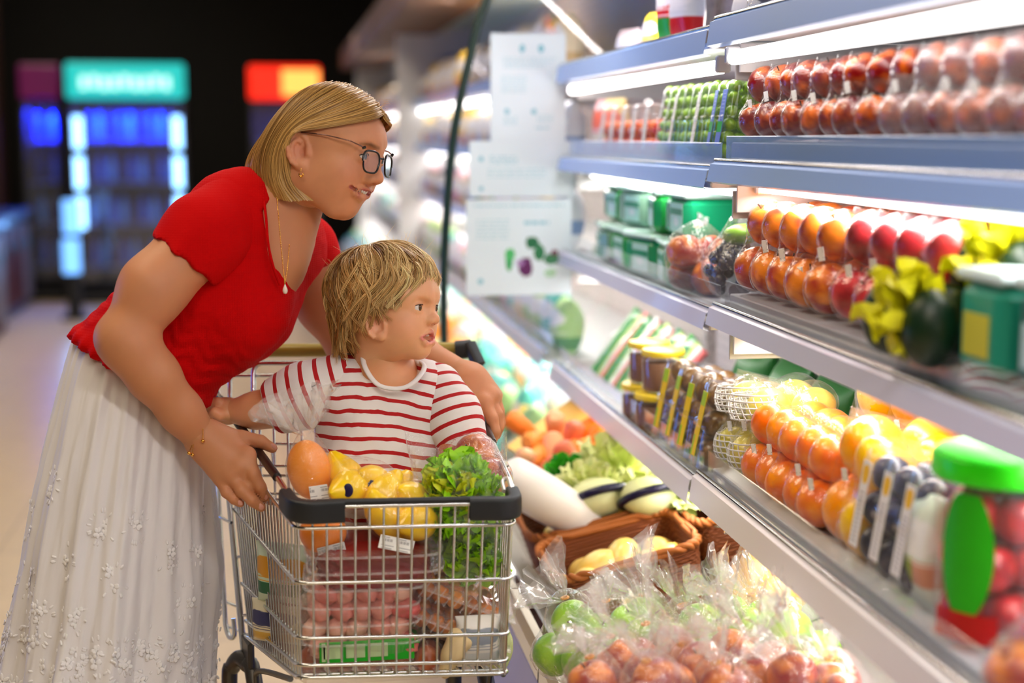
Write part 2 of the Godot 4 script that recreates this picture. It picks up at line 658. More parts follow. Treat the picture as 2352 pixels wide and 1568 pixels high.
func notice_texture(which: int) -> ImageTexture:
	var w := 420
	var h := 580 if which == 0 else (216 if which == 1 else 376)
	var im := Image.create(w, h, false, Image.FORMAT_RGB8)
	im.fill(Color(0.84, 0.90, 0.95))
	var ink := Color(0.50, 0.74, 0.82)
	var r := RandomNumberGenerator.new()
	r.seed = 11 + which
	var line := func(x0: int, x1: int, y: int, t: int) -> void:
		var x := x0
		while x < x1:
			var l := r.randi_range(8, 26)
			im.fill_rect(Rect2i(x, y, mini(l, x1 - x), t), ink)
			x += l + r.randi_range(5, 9)
	if which == 0:
		for x in [175, 280]: blot(im, Vector2(x, 80), Vector2(18, 24), ink)
		for k in 4: line.call(70, 360 - k * 20, 130 + k * 16, 4)
		for k in 7: line.call(60, 200, 230 + k * 14, 3)
		for x in [90, 240]: blot(im, Vector2(x, 420), Vector2(16, 18), ink)
		for k in 4: line.call(70, 150, 450 + k * 12, 3)
		for k in 4: line.call(260, 350, 440 + k * 12, 3)
		line.call(250, 330, 505, 9)
	elif which == 1:
		blot(im, Vector2(45, 70), Vector2(10, 12), ink)
		for k in 3: line.call(80, 190, 60 + k * 12, 4)
		blot(im, Vector2(45, 185), Vector2(10, 10), ink)
		for k in 3: line.call(70, 300, 110 + k * 14, 3)
	else:
		line.call(30, 390, 22, 5)
		line.call(230, 330, 86, 12)
		for k in 6: line.call(40, 170, 80 + k * 14, 3)
		blot(im, Vector2(55, 320), Vector2(12, 12), ink)
		blot(im, Vector2(170, 235), Vector2(16, 48), Color(0.20, 0.62, 0.36))
		blot(im, Vector2(172, 215), Vector2(22, 26), Color(0.30, 0.72, 0.42))
		blot(im, Vector2(236, 265), Vector2(30, 42), Color(0.36, 0.12, 0.36))
		blot(im, Vector2(215, 250), Vector2(20, 14), Color(0.60, 0.45, 0.68))
		blot(im, Vector2(262, 170), Vector2(30, 26), Color(0.13, 0.42, 0.28))
		blot(im, Vector2(290, 210), Vector2(24, 34), Color(0.18, 0.48, 0.32))
		blot(im, Vector2(340, 235), Vector2(36, 24), Color(0.25, 0.50, 0.36))
		blot(im, Vector2(352, 210), Vector2(16, 12), Color(0.45, 0.25, 0.35))
		blot(im, Vector2(335, 290), Vector2(26, 20), Color(0.66, 0.82, 0.72))
	return ImageTexture.create_from_image(im)

func blot(im: Image, at: Vector2, r: Vector2, c: Color) -> void:
	for y in range(int(at.y - r.y), int(at.y + r.y) + 1):
		for x in range(int(at.x - r.x), int(at.x + r.x) + 1):
			if x < 0 or y < 0 or x >= im.get_width() or y >= im.get_height(): continue
			var q := Vector2(x - at.x, y - at.y) / r
			if q.length() + 0.25 * fnoise.get_noise_2d(x * 0.05, y * 0.05) < 0.92: im.set_pixel(x, y, c)

func case_unit(called: String, label: String, z0: float, z1: float, drop: float, rise := []) -> Node3D:
	var t := thing(called, label, "display case")
	var zm := (z0 + z1) * 0.5
	var zl := z1 - z0
	part("bumper", strip(CASE.slice(0, 5), z1, z0), M.bumper, t)
	part("chrome_lip", strip(CASE.slice(4, 9), z1, z0), M.chrome, t)
	part("lip_panel", strip([[0.482, 0.500], [0.486, 0.503], [0.546, 0.468], [0.552, 0.430]], z1, z0), mat(Color(0.78, 0.78, 0.74), 0.4), t)
	part("deck", strip([[0.550, 0.431], [1.20, 0.58]], z1, z0), mat(Color(0.62, 0.60, 0.58), 0.5), t)
	part("base_frame", bx(Vector3(0.86, 0.2, zm), Vector3(0.66, 0.36, zl - 0.01), 0.01), M.white, t)
	part("back_panel", bx(Vector3(1.225, 1.28, zm), Vector3(0.04, 1.5, zl), 0.002), M.slots, t)
	part("canopy", bx(Vector3(0.98, 2.06, zm), Vector3(0.56, 0.08, zl), 0.01), mat(Color(0.75, 0.85, 0.9), 0.5), t)
	var n := int(round(zl / 1.25))
	for k in 4:
		var s: Array = SHELF[k]
		var x: float = s[0]
		var y: float = s[1] + drop
		var h: float = s[2]
		var sh := part("shelf", bx(Vector3((x + 1.2) * 0.5, y - 0.030, zm), Vector3(1.2 - x, 0.011, zl), 0.003), M.white, t)
		part("price_rail", strip([[x + 0.002, y - h - 0.004], [x - 0.012, y - h], [x - 0.006, y - 0.004], [x + 0.004, y]], z1 - 0.003, z0 + 0.003), [M.rail_blue, M.rail_blue, M.rail_grey, M.rail_pale][k], sh)
		part("chrome_strip", tb([Vector3(x + 0.006, y + 0.002, z0), Vector3(x + 0.006, y + 0.002, z1)], 0.005, 8), M.chrome, sh)
		if k > 0:
			part("clear_guard", bx(Vector3(x + 0.022, y + 0.022, zm), Vector3(0.003, 0.046, zl - 0.02), 0.001), M.guard_blue if k == 1 else M.clear, sh)
		if rise.size():
			part("riser", bx(Vector3((x + 1.23) * 0.5, (y - 0.024 + rise[k]) * 0.5, zm), Vector3(1.17 - x, rise[k] - y + 0.022, zl - 0.02), 0.002), mat(Color(0.72, 0.75, 0.80), 0.5), sh)
		for i in n:
			var za := z0 + zl * i / n + 0.03
			var zb := z0 + zl * (i + 1) / n - 0.03
			var ty := y - 0.066 if k == 0 else y - 0.046
			var tx := x + 0.030 if k == 0 else x + 0.085
			var tr := 0.013 if k == 0 else 0.009
			var tube := part("light_tube", tb([Vector3(tx, ty, za), Vector3(tx, ty, zb)], tr, 10), M.tube, t)
			for e in [za - 0.008, zb + 0.008]:
				part("tube_socket", bx(Vector3(tx, ty + 0.004, e), Vector3(0.026, 0.03, 0.016), 0.003), M.white, tube)
		area_light("shelf_light", Vector3(x + (0.035 if k == 0 else 0.085), y - (0.066 if k == 0 else 0.058), zm), Vector3(0.12, -1, 0), Vector2(0.03, zl - 0.06), Color(1.0, 0.97, 0.95), [0.12, 0.16, 0.24, 0.36][k] * zl, t)
		for i in n + 1:
			var zb := clampf(z0 + zl * i / n, z0 + 0.006, z1 - 0.006)
			part("bracket", MB.new().box(Vector3(1.0, y - 0.065, zb), Vector3(0.40, 0.05, 0.006), 0.001).done(), M.white, sh)
	# the lamp in the canopy that faces the shoppers
	area_light("canopy_light", Vector3(0.72, 1.98, zm), Vector3(-0.75, -0.8, 0), Vector2(0.04, zl - 0.06), Color(1.0, 0.97, 0.95), 1.15 * zl, t)
	part("light_tube", tb([Vector3(0.735, 2.0, z0 + 0.03), Vector3(0.735, 2.0, z1 - 0.03)], 0.013, 10), M.tube, t)
	return t
# ---------- the shopping cart ----------
var KC := {}

func wpart(called: String, mesh: Mesh, mt: Material, t: Node3D) -> MeshInstance3D:
	return part(called, mesh, mt, t, -t.position)

# a bar of rounded rectangular section along a path, its section kept upright
func bar(path: Array, w: float, h: float, round_ := 4.0, up := Vector3.UP) -> ArrayMesh:
	var rows := []
	var n := path.size()
	for k in n:
		var t: Vector3 = (path[mini(k + 1, n - 1)] - path[maxi(k - 1, 0)]).normalized()
		var x := t.cross(up).normalized()
		var y := x.cross(t)
		var r := PackedVector3Array()
		for i in 24:
			var a := TAU * i / 24
			var cx := signf(cos(a)) * pow(absf(cos(a)), 2.0 / round_)
			var cy := signf(sin(a)) * pow(absf(sin(a)), 2.0 / round_)
			r.append(path[k] + x * cx * w * 0.5 - y * cy * h * 0.5)
		rows.append(r)
	var m := MB.new()
	m.sheet(rows, true)
	m.fan(rows[0], true)
	m.fan(rows[n - 1])
	return m.done()

func cart_corners() -> void:
	KC.tfl = P(676, 1150, 2.18)
	KC.tfr = P(1188, 1141, 2.20)
	KC.trl = P(500, 908, 2.70)
	KC.trr = P(1094, 932, 2.66)
	KC.bfl = P(684, 1556, 2.21)
	KC.bfr = P(1168, 1546, 2.23)
	KC.brl = P(561, 1458, 2.62)
	KC.brr = P(1080, 1440, 2.60)

func cl(u: float, v: float) -> Vector3:  # left side: u front to rear, v top to bottom
	return KC.tfl.lerp(KC.trl, u).lerp(KC.bfl.lerp(KC.brl, u), v)

func cr(u: float, v: float) -> Vector3:
	return KC.tfr.lerp(KC.trr, u).lerp(KC.bfr.lerp(KC.brr, u), v)

func cf(u: float, v: float) -> Vector3:  # front: u left to right
	return cl(0, v).lerp(cr(0, v), u)

func cart() -> void:
	cart_corners()
	var mid: Vector3 = (KC.bfl + KC.bfr + KC.brl + KC.brr) * 0.25
	var t := thing("shopping_cart", "chrome wire shopping cart with dark corner caps and yellow handle, full of groceries", "shopping cart", Vector3(mid.x, 0, mid.z))
	# rails round three sides
	for v in [0.155, 0.462, 0.775, 0.93]:
		wpart("rail", tb(rounded([cl(0.93, v), cl(0, v), cr(0, v), cr(0.97, v)], 0.02, 5), 0.0031, 8), M.wire, t)
	wpart("rail", tb(rounded([cl(0, 0.035) + Vector3(0, 0, 0), cr(0, 0.035)], 0.02), 0.0035, 8), M.wire, t)
	wpart("bottom_rail", tb(rounded([cl(1, 1), cl(0, 1), cr(0, 1), cr(1, 1), cl(1, 1)], 0.02, 5), 0.0035, 8), M.wire, t)
	var zin: Vector3 = (KC.trl - KC.tfl).normalized() * 0.004
	for i in 16:
		var u := 0.018 + 0.964 * i / 15.0
		wpart("wire", tb([cf(u, 0.035) + zin, cf(u, 0.98) + zin, cf(u, 1.012) + zin * 0.2], 0.0022, 6), M.wire, t)
	var xin: Vector3 = (KC.tfr - KC.tfl).normalized() * 0.004
	for i in 22:
		var u := 0.03 + 0.9 * i / 21.0
		wpart("wire", tb([cl(u, 0.155) + xin, cl(u, 1.0) + xin], 0.0021, 6), M.wire, t)
		wpart("wire", tb([cr(u, 0.155) - xin, cr(u, 1.0) - xin], 0.0021, 6), M.wire, t)
	for i in 16:
		var u := 0.03 + 0.94 * i / 15.0
		wpart("base_wire", tb([cl(0, 1).lerp(cr(0, 1), u), cl(1, 1).lerp(cr(1, 1), u)], 0.0022, 6), M.wire, t)
	for k in 5:
		wpart("base_wire", tb([cl(0.06 + 0.2 * k, 1), cr(0.06 + 0.2 * k, 1)], 0.003, 6), M.wire, t)
	# rear gate
	for k in 4:
		var v := 0.2 + 0.24 * k
		wpart("gate_wire", tb([cl(1, v), cr(1, v)], 0.0028, 6), M.wire, t)
	for i in 13:
		var u := 0.04 + 0.92 * i / 12.0
		wpart("gate_wire", tb([cl(1, 0.2).lerp(cr(1, 0.2), u), cl(1, 0.97).lerp(cr(1, 0.97), u)], 0.0021, 6), M.wire, t)
	# top rail: chrome with brown grips on the sides, dark bar and caps in front
	var lg0 := cl(0.10, 0) + Vector3(0, 0.004, 0)
	var grip := mat(Color(0.13, 0.085, 0.085), 0.35)
	wpart("side_rail", tb(rounded([cl(1.0, 0), cl(0.12, 0.0), cl(0.03, 0.03)], 0.03), 0.0046, 10), M.wire, t)
	wpart("grip", tb([cl(0.96, 0), cl(0.19, 0)], 0.0075, 12), grip, t)
	wpart("side_rail", tb(rounded([cr(1.0, 0), cr(0.12, 0.0), cr(0.03, 0.03)], 0.03), 0.0046, 10), M.wire, t)
	wpart("grip", tb([cr(0.95, 0), cr(0.55, 0)], 0.0072, 12), grip, t)
	wpart("front_bar", tb([cf(0.10, 0.01), cf(0.90, 0.01)], 0.0052, 12), M.rubber, t)
	wpart("corner_cap", bar(rounded([cl(0.10, 0.058), cl(-0.012, 0.058), cf(0.225, 0.058)], 0.03, 6), 0.022, 0.036, 5.0), M.rubber, t)
	wpart("corner_cap", bar(rounded([cf(0.79, 0.058), cr(-0.012, 0.058), cr(0.10, 0.058)], 0.03, 6), 0.022, 0.036, 5.0), M.rubber, t)
	wpart("hook", tb(rounded([P(1158, 1128, 2.24), P(1153, 1102, 2.27), P(1168, 1096, 2.27), P(1174, 1122, 2.24), P(1184, 1142, 2.22)], 0.01, 3), 0.0036, 8), mat(Color(0.82, 0.80, 0.78), 0.3, 0.5), t)
	# handle
	wpart("handle", MB.new().tube([P(470, 806, 2.80), P(1052, 801, 2.80)], 0.0135, 16).done(), mat(Color(0.60, 0.53, 0.22), 0.3), t)
	for s in 2:
		var x0 := 1046.0 if s else 470.0
		var x1 := 1084.0 if s else 452.0
		wpart("handle_end", bar([P(x0, 803, 2.80), P((x0 + x1) * 0.5, 802, 2.80), P(x1, 800, 2.80)], 0.042, 0.034, 4.0), M.rubber, t)
		var top := P(1078, 790, 2.79) if s else P(455, 795, 2.80)
		var bot := P(1100, 838, 2.77) if s else P(468, 845, 2.79)
		wpart("handle_bracket", bar([top, top.lerp(bot, 0.3), bot], 0.026, 0.022, 3.0), M.rubber, t)
		var cn: Vector3 = KC.trr if s else KC.trl
		wpart("handle_post", tb(rounded([bot, bot.lerp(cn, 0.5) + Vector3(0.004, 0, 0.0), cn], 0.04), 0.0062, 10), M.wire, t)
	# child seat wires behind the boy
	wpart("seat_wire", tb(rounded([P(582, 1120, 2.66), P(582, 834, 2.70), P(900, 834, 2.66), P(905, 1100, 2.6)], 0.02, 6), 0.0048, 8), M.wire, t)
	wpart("seat_wire", tb(rounded([P(528, 960, 2.70), P(528, 862, 2.72), P(930, 862, 2.68)], 0.012, 4), 0.0040, 8), M.wire, t)
	wpart("seat_wire", tb([P(528, 934, 2.70), P(600, 934, 2.69), P(905, 934, 2.64)], 0.0034, 8), M.wire, t)
	wpart("seat_wire", tb(curve([P(768, 826, 2.66), P(770, 800, 2.66), P(775, 786, 2.67)], 4), 0.0042, 8), M.wire, t)
	for k in 10:
		var x := 596.0 + 32.0 * k
		wpart("seat_wire", tb([P(x, 934, 2.69 - k * 0.005), P(x + 4, 1132, 2.6)], 0.0023, 6), M.wire, t)
	for y in [1070.0, 1092.0, 1134.0]:
		wpart("seat_wire", tb([P(575, y, 2.63), P(880, y, 2.6)], 0.0026, 6), M.wire, t)
	# rear post on the left with its ladder, then the legs and wheels
	wpart("post", tb(rounded([KC.trl, P(519, 1060, 2.68), P(557, 1468, 2.62), P(560, 1490, 2.62)], 0.03), 0.0062, 10), M.wire, t)
	wpart("post", tb(rounded([P(496, 1000, 2.72), P(504, 1180, 2.70), P(518, 1440, 2.66), P(528, 1468, 2.655), P(540, 1462, 2.65), P(536, 1420, 2.65)], 0.015, 4), 0.0046, 8), M.wire, t)
	for y in [1186.0, 1380.0, 1436.0]:
		wpart("post_rung", tb([P(504 + (y - 1180) * 0.055, y, 2.69), P(531 + (y - 1180) * 0.09, y + 14, 2.65)], 0.003, 6), M.wire, t)
	var leg := mat(Color(0.36, 0.35, 0.33), 0.4, 0.8)
	for s in 2:
		var o := cl(1, 1) if s == 0 else cr(1, 1)
		var f := cl(0.12, 1) if s == 0 else cr(0.12, 1)
		var w: Vector3 = (KC.bfl - KC.brl).normalized()
		w.y = 0
		w = w.normalized()
		var mount := bx(o + Vector3(0, -0.02, 0) + w * 0.03, Vector3(0.012, 0.05, 0.07), 0.004, Basis(Vector3.UP, atan2(w.x, w.z)))
		wpart("leg_mount", mount, leg, t)
		var off := Vector3.ZERO if s == 0 else o - cl(1, 1)
		var arch := curve([Vector3(P(528, 1620, 2.64).x, 0.13, P(528, 1620, 2.64).z) + off, P(527, 1575, 2.64) + off, P(534, 1532, 2.635) + off, P(549, 1511, 2.62) + off, P(568, 1525, 2.60) + off, P(586, 1575, 2.57) + off, Vector3(o.x, 0.17, o.z) + w * 0.24, Vector3(f.x, 0.15, f.z)], 6)
		wpart("leg", tb(arch, 0.0150, 14), leg, t)
		wpart("brace", tb(curve([o + Vector3(0, -0.15, 0) + w * 0.085, o + Vector3(0, -0.06, 0) + w * 0.10, o + Vector3(0, -0.022, 0) + w * 0.13, f + Vector3(0, -0.012, 0)], 5), 0.005, 8), leg, t)
		for e in 2:
			var c: Vector3 = (Vector3(o.x, 0, o.z) - w * 0.05) if e == 0 else Vector3(f.x, 0, f.z)
			var wh := MB.new().tube([c + Vector3(-0.011, 0.055, 0), c + Vector3(0.011, 0.055, 0)], 0.055, 24)
			var caster := wpart("caster", bar([c + Vector3(0, 0.15, 0), c + Vector3(0, 0.12, 0), c + Vector3(0, 0.055, 0)], 0.034, 0.012, 4.0, Vector3.BACK), M.steel, t)
			part("wheel", wh.done(), M.black, caster)
# ---------- people: shared pieces ----------
class Head:
	var o: Vector3      # centre of the head
	var x: Vector3      # where the face looks
	var y: Vector3
	var z: Vector3      # towards the near ear
	var q: float        # metres per pixel at the head
	var px: float
	var py: float
	var sn: float
	var cs: float

	func l(u: float, v: float, w := 0.0) -> Vector3:   # traced point (u, v) at w beside the face's middle plane -> head's own axes
		return Vector3(((u - px) * q + w * sn) / cs, (py - v) * q, w)

	func out(p: Vector3) -> Vector3:
		return o + x * p.x + y * p.y + z * p.z

	func xf() -> Transform3D:
		return Transform3D(Basis(x, y, z), o)

func make_head(u: float, v: float, d: float, turn: float) -> Head:
	var h := Head.new()
	h.px = u
	h.py = v
	h.q = d / F_PX
	h.sn = sin(deg_to_rad(turn))
	h.cs = cos(deg_to_rad(turn))
	h.o = P(u, v, d)
	var r := view.basis.x
	var b := view.basis.z
	h.x = r * h.cs + b * h.sn
	h.y = view.basis.y
	h.z = b * h.cs - r * h.sn
	return h

func seg_dist(p: Vector3, a: Vector3, b: Vector3) -> float:
	return p.distance_to(Geometry3D.get_closest_point_to_segment(p, a, b))

func tint(a: Color, b: Color, t: float) -> Color:
	return a.lerp(b, clampf(t, 0.0, 1.0))

# where the sight line through pixel (u, v) first meets the field, in the head's own axes
func hit(f: Field, h: Head, u: float, v: float, sink := 0.0) -> Vector3:
	var dir := Vector3(h.sn, 0, h.cs)          # towards the camera
	var p := h.l(u, v) + dir * 0.16
	var every := PackedInt32Array()
	for i in f.kind.size(): every.append(i)
	for k in 120:
		var d := f.at(p, every)
		if d < 0.0004: break
		p -= dir * maxf(d * 0.8, 0.0004)
	return p - dir * sink

# field in the head's own axes -> body mesh in the world
func add_head(f: Field, h: Head, cell: float, into: MB, color) -> void:
	var m := MB.new()
	f.mesh(cell, m, color)
	var b := into.v.size()
	into.v.append_array(h.xf() * m.v)
	into.c.append_array(m.c)
	into.uv.append_array(m.uv)
	for n in m.nrm: into.nrm.append(h.xf().basis * n)
	for i in m.ix: into.ix.append(b + i)

func eyeball(h: Head, at: Vector3, r: float, gaze: Vector3, iris: Color, called: String, t: Node3D) -> void:
	var m := MB.new()
	var rows := []
	var cols := []
	var g := gaze.normalized()
	var bs := Basis(g.cross(Vector3.UP).normalized(), g, Vector3.ZERO)
	bs.z = bs.x.cross(bs.y)
	for j in 25:
		var th := PI * j / 24.0
		var row := PackedVector3Array()
		var cl_ := []
		for i in 20:
			var a := -TAU * i / 20
			var dcol := lin(Color(0.90, 0.88, 0.86))
			var back := PI - th
			var rr := r
			if back < 0.21: dcol = Color(0.004, 0.004, 0.004)
			elif back < 0.46: dcol = lin(iris) * (0.75 + 0.25 * sin(i * 2.0))
			elif back < 0.53: dcol = lin(iris) * 0.3
			if back < 0.55: rr = r * (1.0 + 0.05 * (1.0 - back / 0.55))
			dcol.a = 1.0
			row.append(h.out(at + bs * (Vector3(sin(th) * cos(a), -cos(th), sin(th) * sin(a)) * rr)))
			cl_.append(dcol)
		rows.append(row)
		cols.append(cl_)
	m.sheet(rows, true, cols)
	var em := vmat(0.08)
	wpart(called, m.done(), em, t)

# strands along guide curves; ends taper
func strand(m: MB, pts: Array, r: float, c: Color) -> void:
	var n := pts.size()
	var rad := []
	for k in n:
		rad.append(r * (1.0 - 0.75 * pow(float(k) / (n - 1), 3.0)) * (0.6 + 0.4 * minf(1.0, k / 2.0)))
	m.col = c
	m.tube(pts, rad, 3, false)
# ---------- the woman ----------
func woman() -> void:
	var t := thing("person", "woman in red knit top, glasses and long white lace skirt leaning over the cart", "person", Vector3(P(300, 1300, 2.5).x, 0, P(300, 1300, 2.5).z))
	M.skin = vmat(0.55)
	M.skin.subsurf_scatter_enabled = true
	M.skin.subsurf_scatter_strength = 0.12
	var h := make_head(745, 360, 2.42, 21.0)
	var body := MB.new()
	woman_head(h, body, t)
	woman_body(body)
	wpart("body", body.done(), M.skin, t)
	woman_top(t)
	woman_skirt(t)
	woman_hair(h, t)
	woman_extras(h, t)

func woman_head(h: Head, body: MB, t: Node3D) -> void:
	var f := Field.new()
	f.mirror_z = true
	f.ell(Vector3(0.002, 0.034, 0), Vector3(0.096, 0.086, 0.073), 0.02)
	f.ell(Vector3(0.051, 0.024, 0), Vector3(0.057, 0.048, 0.056), 0.03)
	f.ell(Vector3(0.035, -0.018, 0), Vector3(0.045, 0.05, 0.053), 0.03)
	f.cap(Vector3(-0.014, -0.040, 0.046), Vector3(0.026, -0.084, 0.022), 0.022, 0.018, 0.035)
	f.ell(Vector3(0.036, -0.089, 0), Vector3(0.0225, 0.0175, 0.022), 0.026)
	f.ell(Vector3(0.042, -0.050, 0), Vector3(0.030, 0.032, 0.033), 0.025)
	f.ell(Vector3(0.056, -0.030, 0.036), Vector3(0.022, 0.021, 0.021), 0.028)
	f.ell(Vector3(0.026, -0.042, 0.036), Vector3(0.034, 0.034, 0.024), 0.03)
	f.cap(Vector3(0.088, 0.011, 0.008), Vector3(0.074, 0.014, 0.044), 0.013, 0.010, 0.022)
	f.ell(Vector3(0.0985, -0.004, 0.032), Vector3(0.015, 0.013, 0.018), 0.014, Basis.IDENTITY, 1)
	# nose
	f.cap(h.l(868, 362), h.l(869, 404), 0.0070, 0.0088, 0.013)
	f.ell(h.l(870, 417), Vector3(0.0118, 0.0094, 0.0100), 0.010)
	f.ell(h.l(851, 418.5, 0.0125), Vector3(0.0105, 0.0078, 0.0066), 0.008)
	f.cap(h.l(862, 428, 0.0055), h.l(853, 424, 0.0075), 0.0026, 0.0022, 0.003)
	f.op[f.op.size() - 1] = 1
	# eyelids round the eyeball, then the slit
	f.ell(Vector3(0.0835, -0.006, 0.031), Vector3(0.0138, 0.0138, 0.0150), 0.006)
	f.ell(Vector3(0.0965, -0.0075, 0.0325), Vector3(0.013, 0.0044, 0.0125), 0.0025, Basis(Vector3.UP, -0.30), 1)
	# lips and a smiling mouth
	var mc0 := hit(f, h, 809, 434, 0.0)
	var mc := hit(f, h, 811, 434.5, 0.0032)
	var mu := hit(f, h, 829, 439.5, 0.0012)
	var ml := hit(f, h, 822, 450, 0.0012)
	var mo := hit(f, h, 827, 444.5, 0.001)
	var mu0 := h.l(847.5, 440.5)
	var ml0 := h.l(831, 458)
	f.cap(mu0, mu, 0.0048, 0.0036, 0.007)
	f.cap(mu, mc, 0.0036, 0.0016, 0.005)
	f.cap(ml0, ml, 0.0058, 0.0044, 0.007)
	f.cap(ml, mc, 0.0042, 0.0016, 0.005)
	f.cap(h.l(850, 449.0), mo, 0.0044, 0.0036, 0.0025)
	f.op[f.op.size() - 1] = 1
	f.cap(mo, mo.lerp(mc0, 0.75), 0.0034, 0.0022, 0.003)
	f.op[f.op.size() - 1] = 1
	# ear
	var eb := Basis(Vector3.UP, 0.38) * Basis(Vector3(0, 0, 1), 0.12)
	var ec := h.l(699, 357, 0.071)
	f.ell(ec, Vector3(0.0185, 0.030, 0.0065), 0.006, eb)
	f.ell(ec + Vector3(0.006, -0.024, 0.000), Vector3(0.008, 0.010, 0.006), 0.006, eb)
	f.ell(ec + eb * Vector3(0.003, 0.001, 0.0085), Vector3(0.0115, 0.019, 0.0065), 0.004, eb, 1)
	f.ell(ec + eb * Vector3(0.007, -0.004, 0.006), Vector3(0.006, 0.009, 0.010), 0.004, eb, 1)
	var hx := []
	for k in 12:
		var a := lerpf(-0.35, 4.3, k / 11.0)
		hx.append(ec + eb * Vector3(0.0175 * cos(a), 0.028 * sin(a) + 0.001, 0.005))
	for k in 11: f.cap(hx[k], hx[k + 1], 0.0036, 0.0034, 0.003)
	var ah := []
	for k in 6:
		var a := lerpf(0.9, 3.7, k / 5.0)
		ah.append(ec + eb * Vector3(0.0098 * cos(a) - 0.001, 0.017 * sin(a) - 0.001, 0.0055))
	for k in 5: f.cap(ah[k], ah[k + 1], 0.0026, 0.0026, 0.004)
	f.cap(ec + eb * Vector3(0.016, -0.002, 0.003), ec + eb * Vector3(0.015, -0.009, 0.003), 0.0045, 0.004, 0.005)
	# neck
	f.cap(Vector3(-0.035, -0.02, 0), Vector3(-0.062, -0.06, 0), 0.048, 0.047, 0.04)
	var lip_up := [mu0, mu, mc]
	var lip_lo := [ml0, ml, mc]
	var base := lin(Color(0.835, 0.580, 0.420))
	var red := lin(Color(0.86, 0.50, 0.43))
	var lips := lin(Color(0.74, 0.40, 0.35))
	var ec2 := ec
	var brow := [h.l(874, 349, 0.012), h.l(858, 343, 0.028), h.l(840, 346, 0.046)]
	var browc := lin(Color(0.55, 0.38, 0.26))
	var col := func(p: Vector3, _g: Vector3) -> Color:
		p.z = absf(p.z)
		var c := base * (1.0 + 0.05 * fnoise.get_noise_3dv(p * 60.0))
		c = tint(c, red, 0.30 * (1.0 - p.distance_to(Vector3(0.066, -0.032, 0.044)) / 0.035))
		c = tint(c, red, 0.30 * (1.0 - p.distance_to(h.l(872, 418)) / 0.018))
		c = tint(c, red, 0.40 * (1.0 - p.distance_to(ec2) / 0.038))
		var dl := minf(minf(seg_dist(p, lip_up[0], lip_up[1]) - 0.0042, seg_dist(p, lip_up[1], lip_up[2]) - 0.0024), minf(seg_dist(p, lip_lo[0], lip_lo[1]) - 0.0052, seg_dist(p, lip_lo[1], lip_lo[2]) - 0.0028))
		c = tint(c, lips, (0.0012 - dl) / 0.0016)
		var db := minf(seg_dist(p, brow[0], brow[1]) - 0.0030, seg_dist(p, brow[1], brow[2]) - 0.0022)
		c = tint(c, browc, 0.75 * (0.0022 - db) / 0.003)
		c.a = 1.0
		return c
	add_head(f, h, 0.0027, body, col)
	for s in [1.0, -1.0]:
		eyeball(h, Vector3(0.0832, -0.006, 0.031 * s), 0.0122, Vector3(1, -0.10, -0.12), Color(0.42, 0.40, 0.36), "eye", t)
		var lash := []
		for k in 9:
			var u := k / 8.0
			lash.append(h.out(Vector3(0.0975 - 0.0085 * pow(absf(u - 0.35), 1.5) * 2.0, -0.0048 + 0.0022 * sin(PI * u) - 0.002 * u, s * (0.0205 + 0.0235 * u))))
		wpart("eyelash", tb(lash, 0.0008, 5), mat(Color(0.16, 0.10, 0.07), 0.7), t)
	# teeth
	var teeth := MB.new()
	for k in 8:
		var u := (k - 3.5) * 0.0052
		teeth.merge(MB.new().ball(Transform3D(Basis.from_scale(Vector3(0.003, 0.0048, 0.0027)), Vector3(0.0765 - u * u * 22.0, -0.0625 + absf(u) * 0.30, u)), 8, 6))
	var tm := MB.new()
	tm.merge(teeth, h.xf())
	var tp := wpart("teeth", tm.done(), mat(Color(0.93, 0.91, 0.87), 0.25), t)
	tag(tp, "", "", "", "stuff")

func finger(f: Field, pts: Array, radii: Array) -> void:
	for i in pts.size() - 1: f.cap(pts[i], pts[i + 1], radii[i], radii[i + 1], 0.004)

func nail(t: Node3D, mb: MB, at: Vector3, dir: Vector3, up: Vector3, size: float) -> void:
	var x := dir.normalized()
	var y := (up - x * up.dot(x)).normalized()
	var b := MB.new()
	b.col = mb.col
	mb.merge(b.ball(Transform3D(Basis(x * size, y * size * 0.30, x.cross(y) * size * 0.72), at), 12, 8))

func skin_color(base: Color, red: Color) -> Callable:
	return func(p: Vector3, _g: Vector3) -> Color:
		var n := fnoise.get_noise_3dv(p * 14.0)
		var c := base * (1.0 + 0.05 * n + 0.03 * fnoise.get_noise_3dv(p * 90.0))
		c = tint(c, red, 0.10 + 0.14 * n)
		c.a = 1.0
		return c

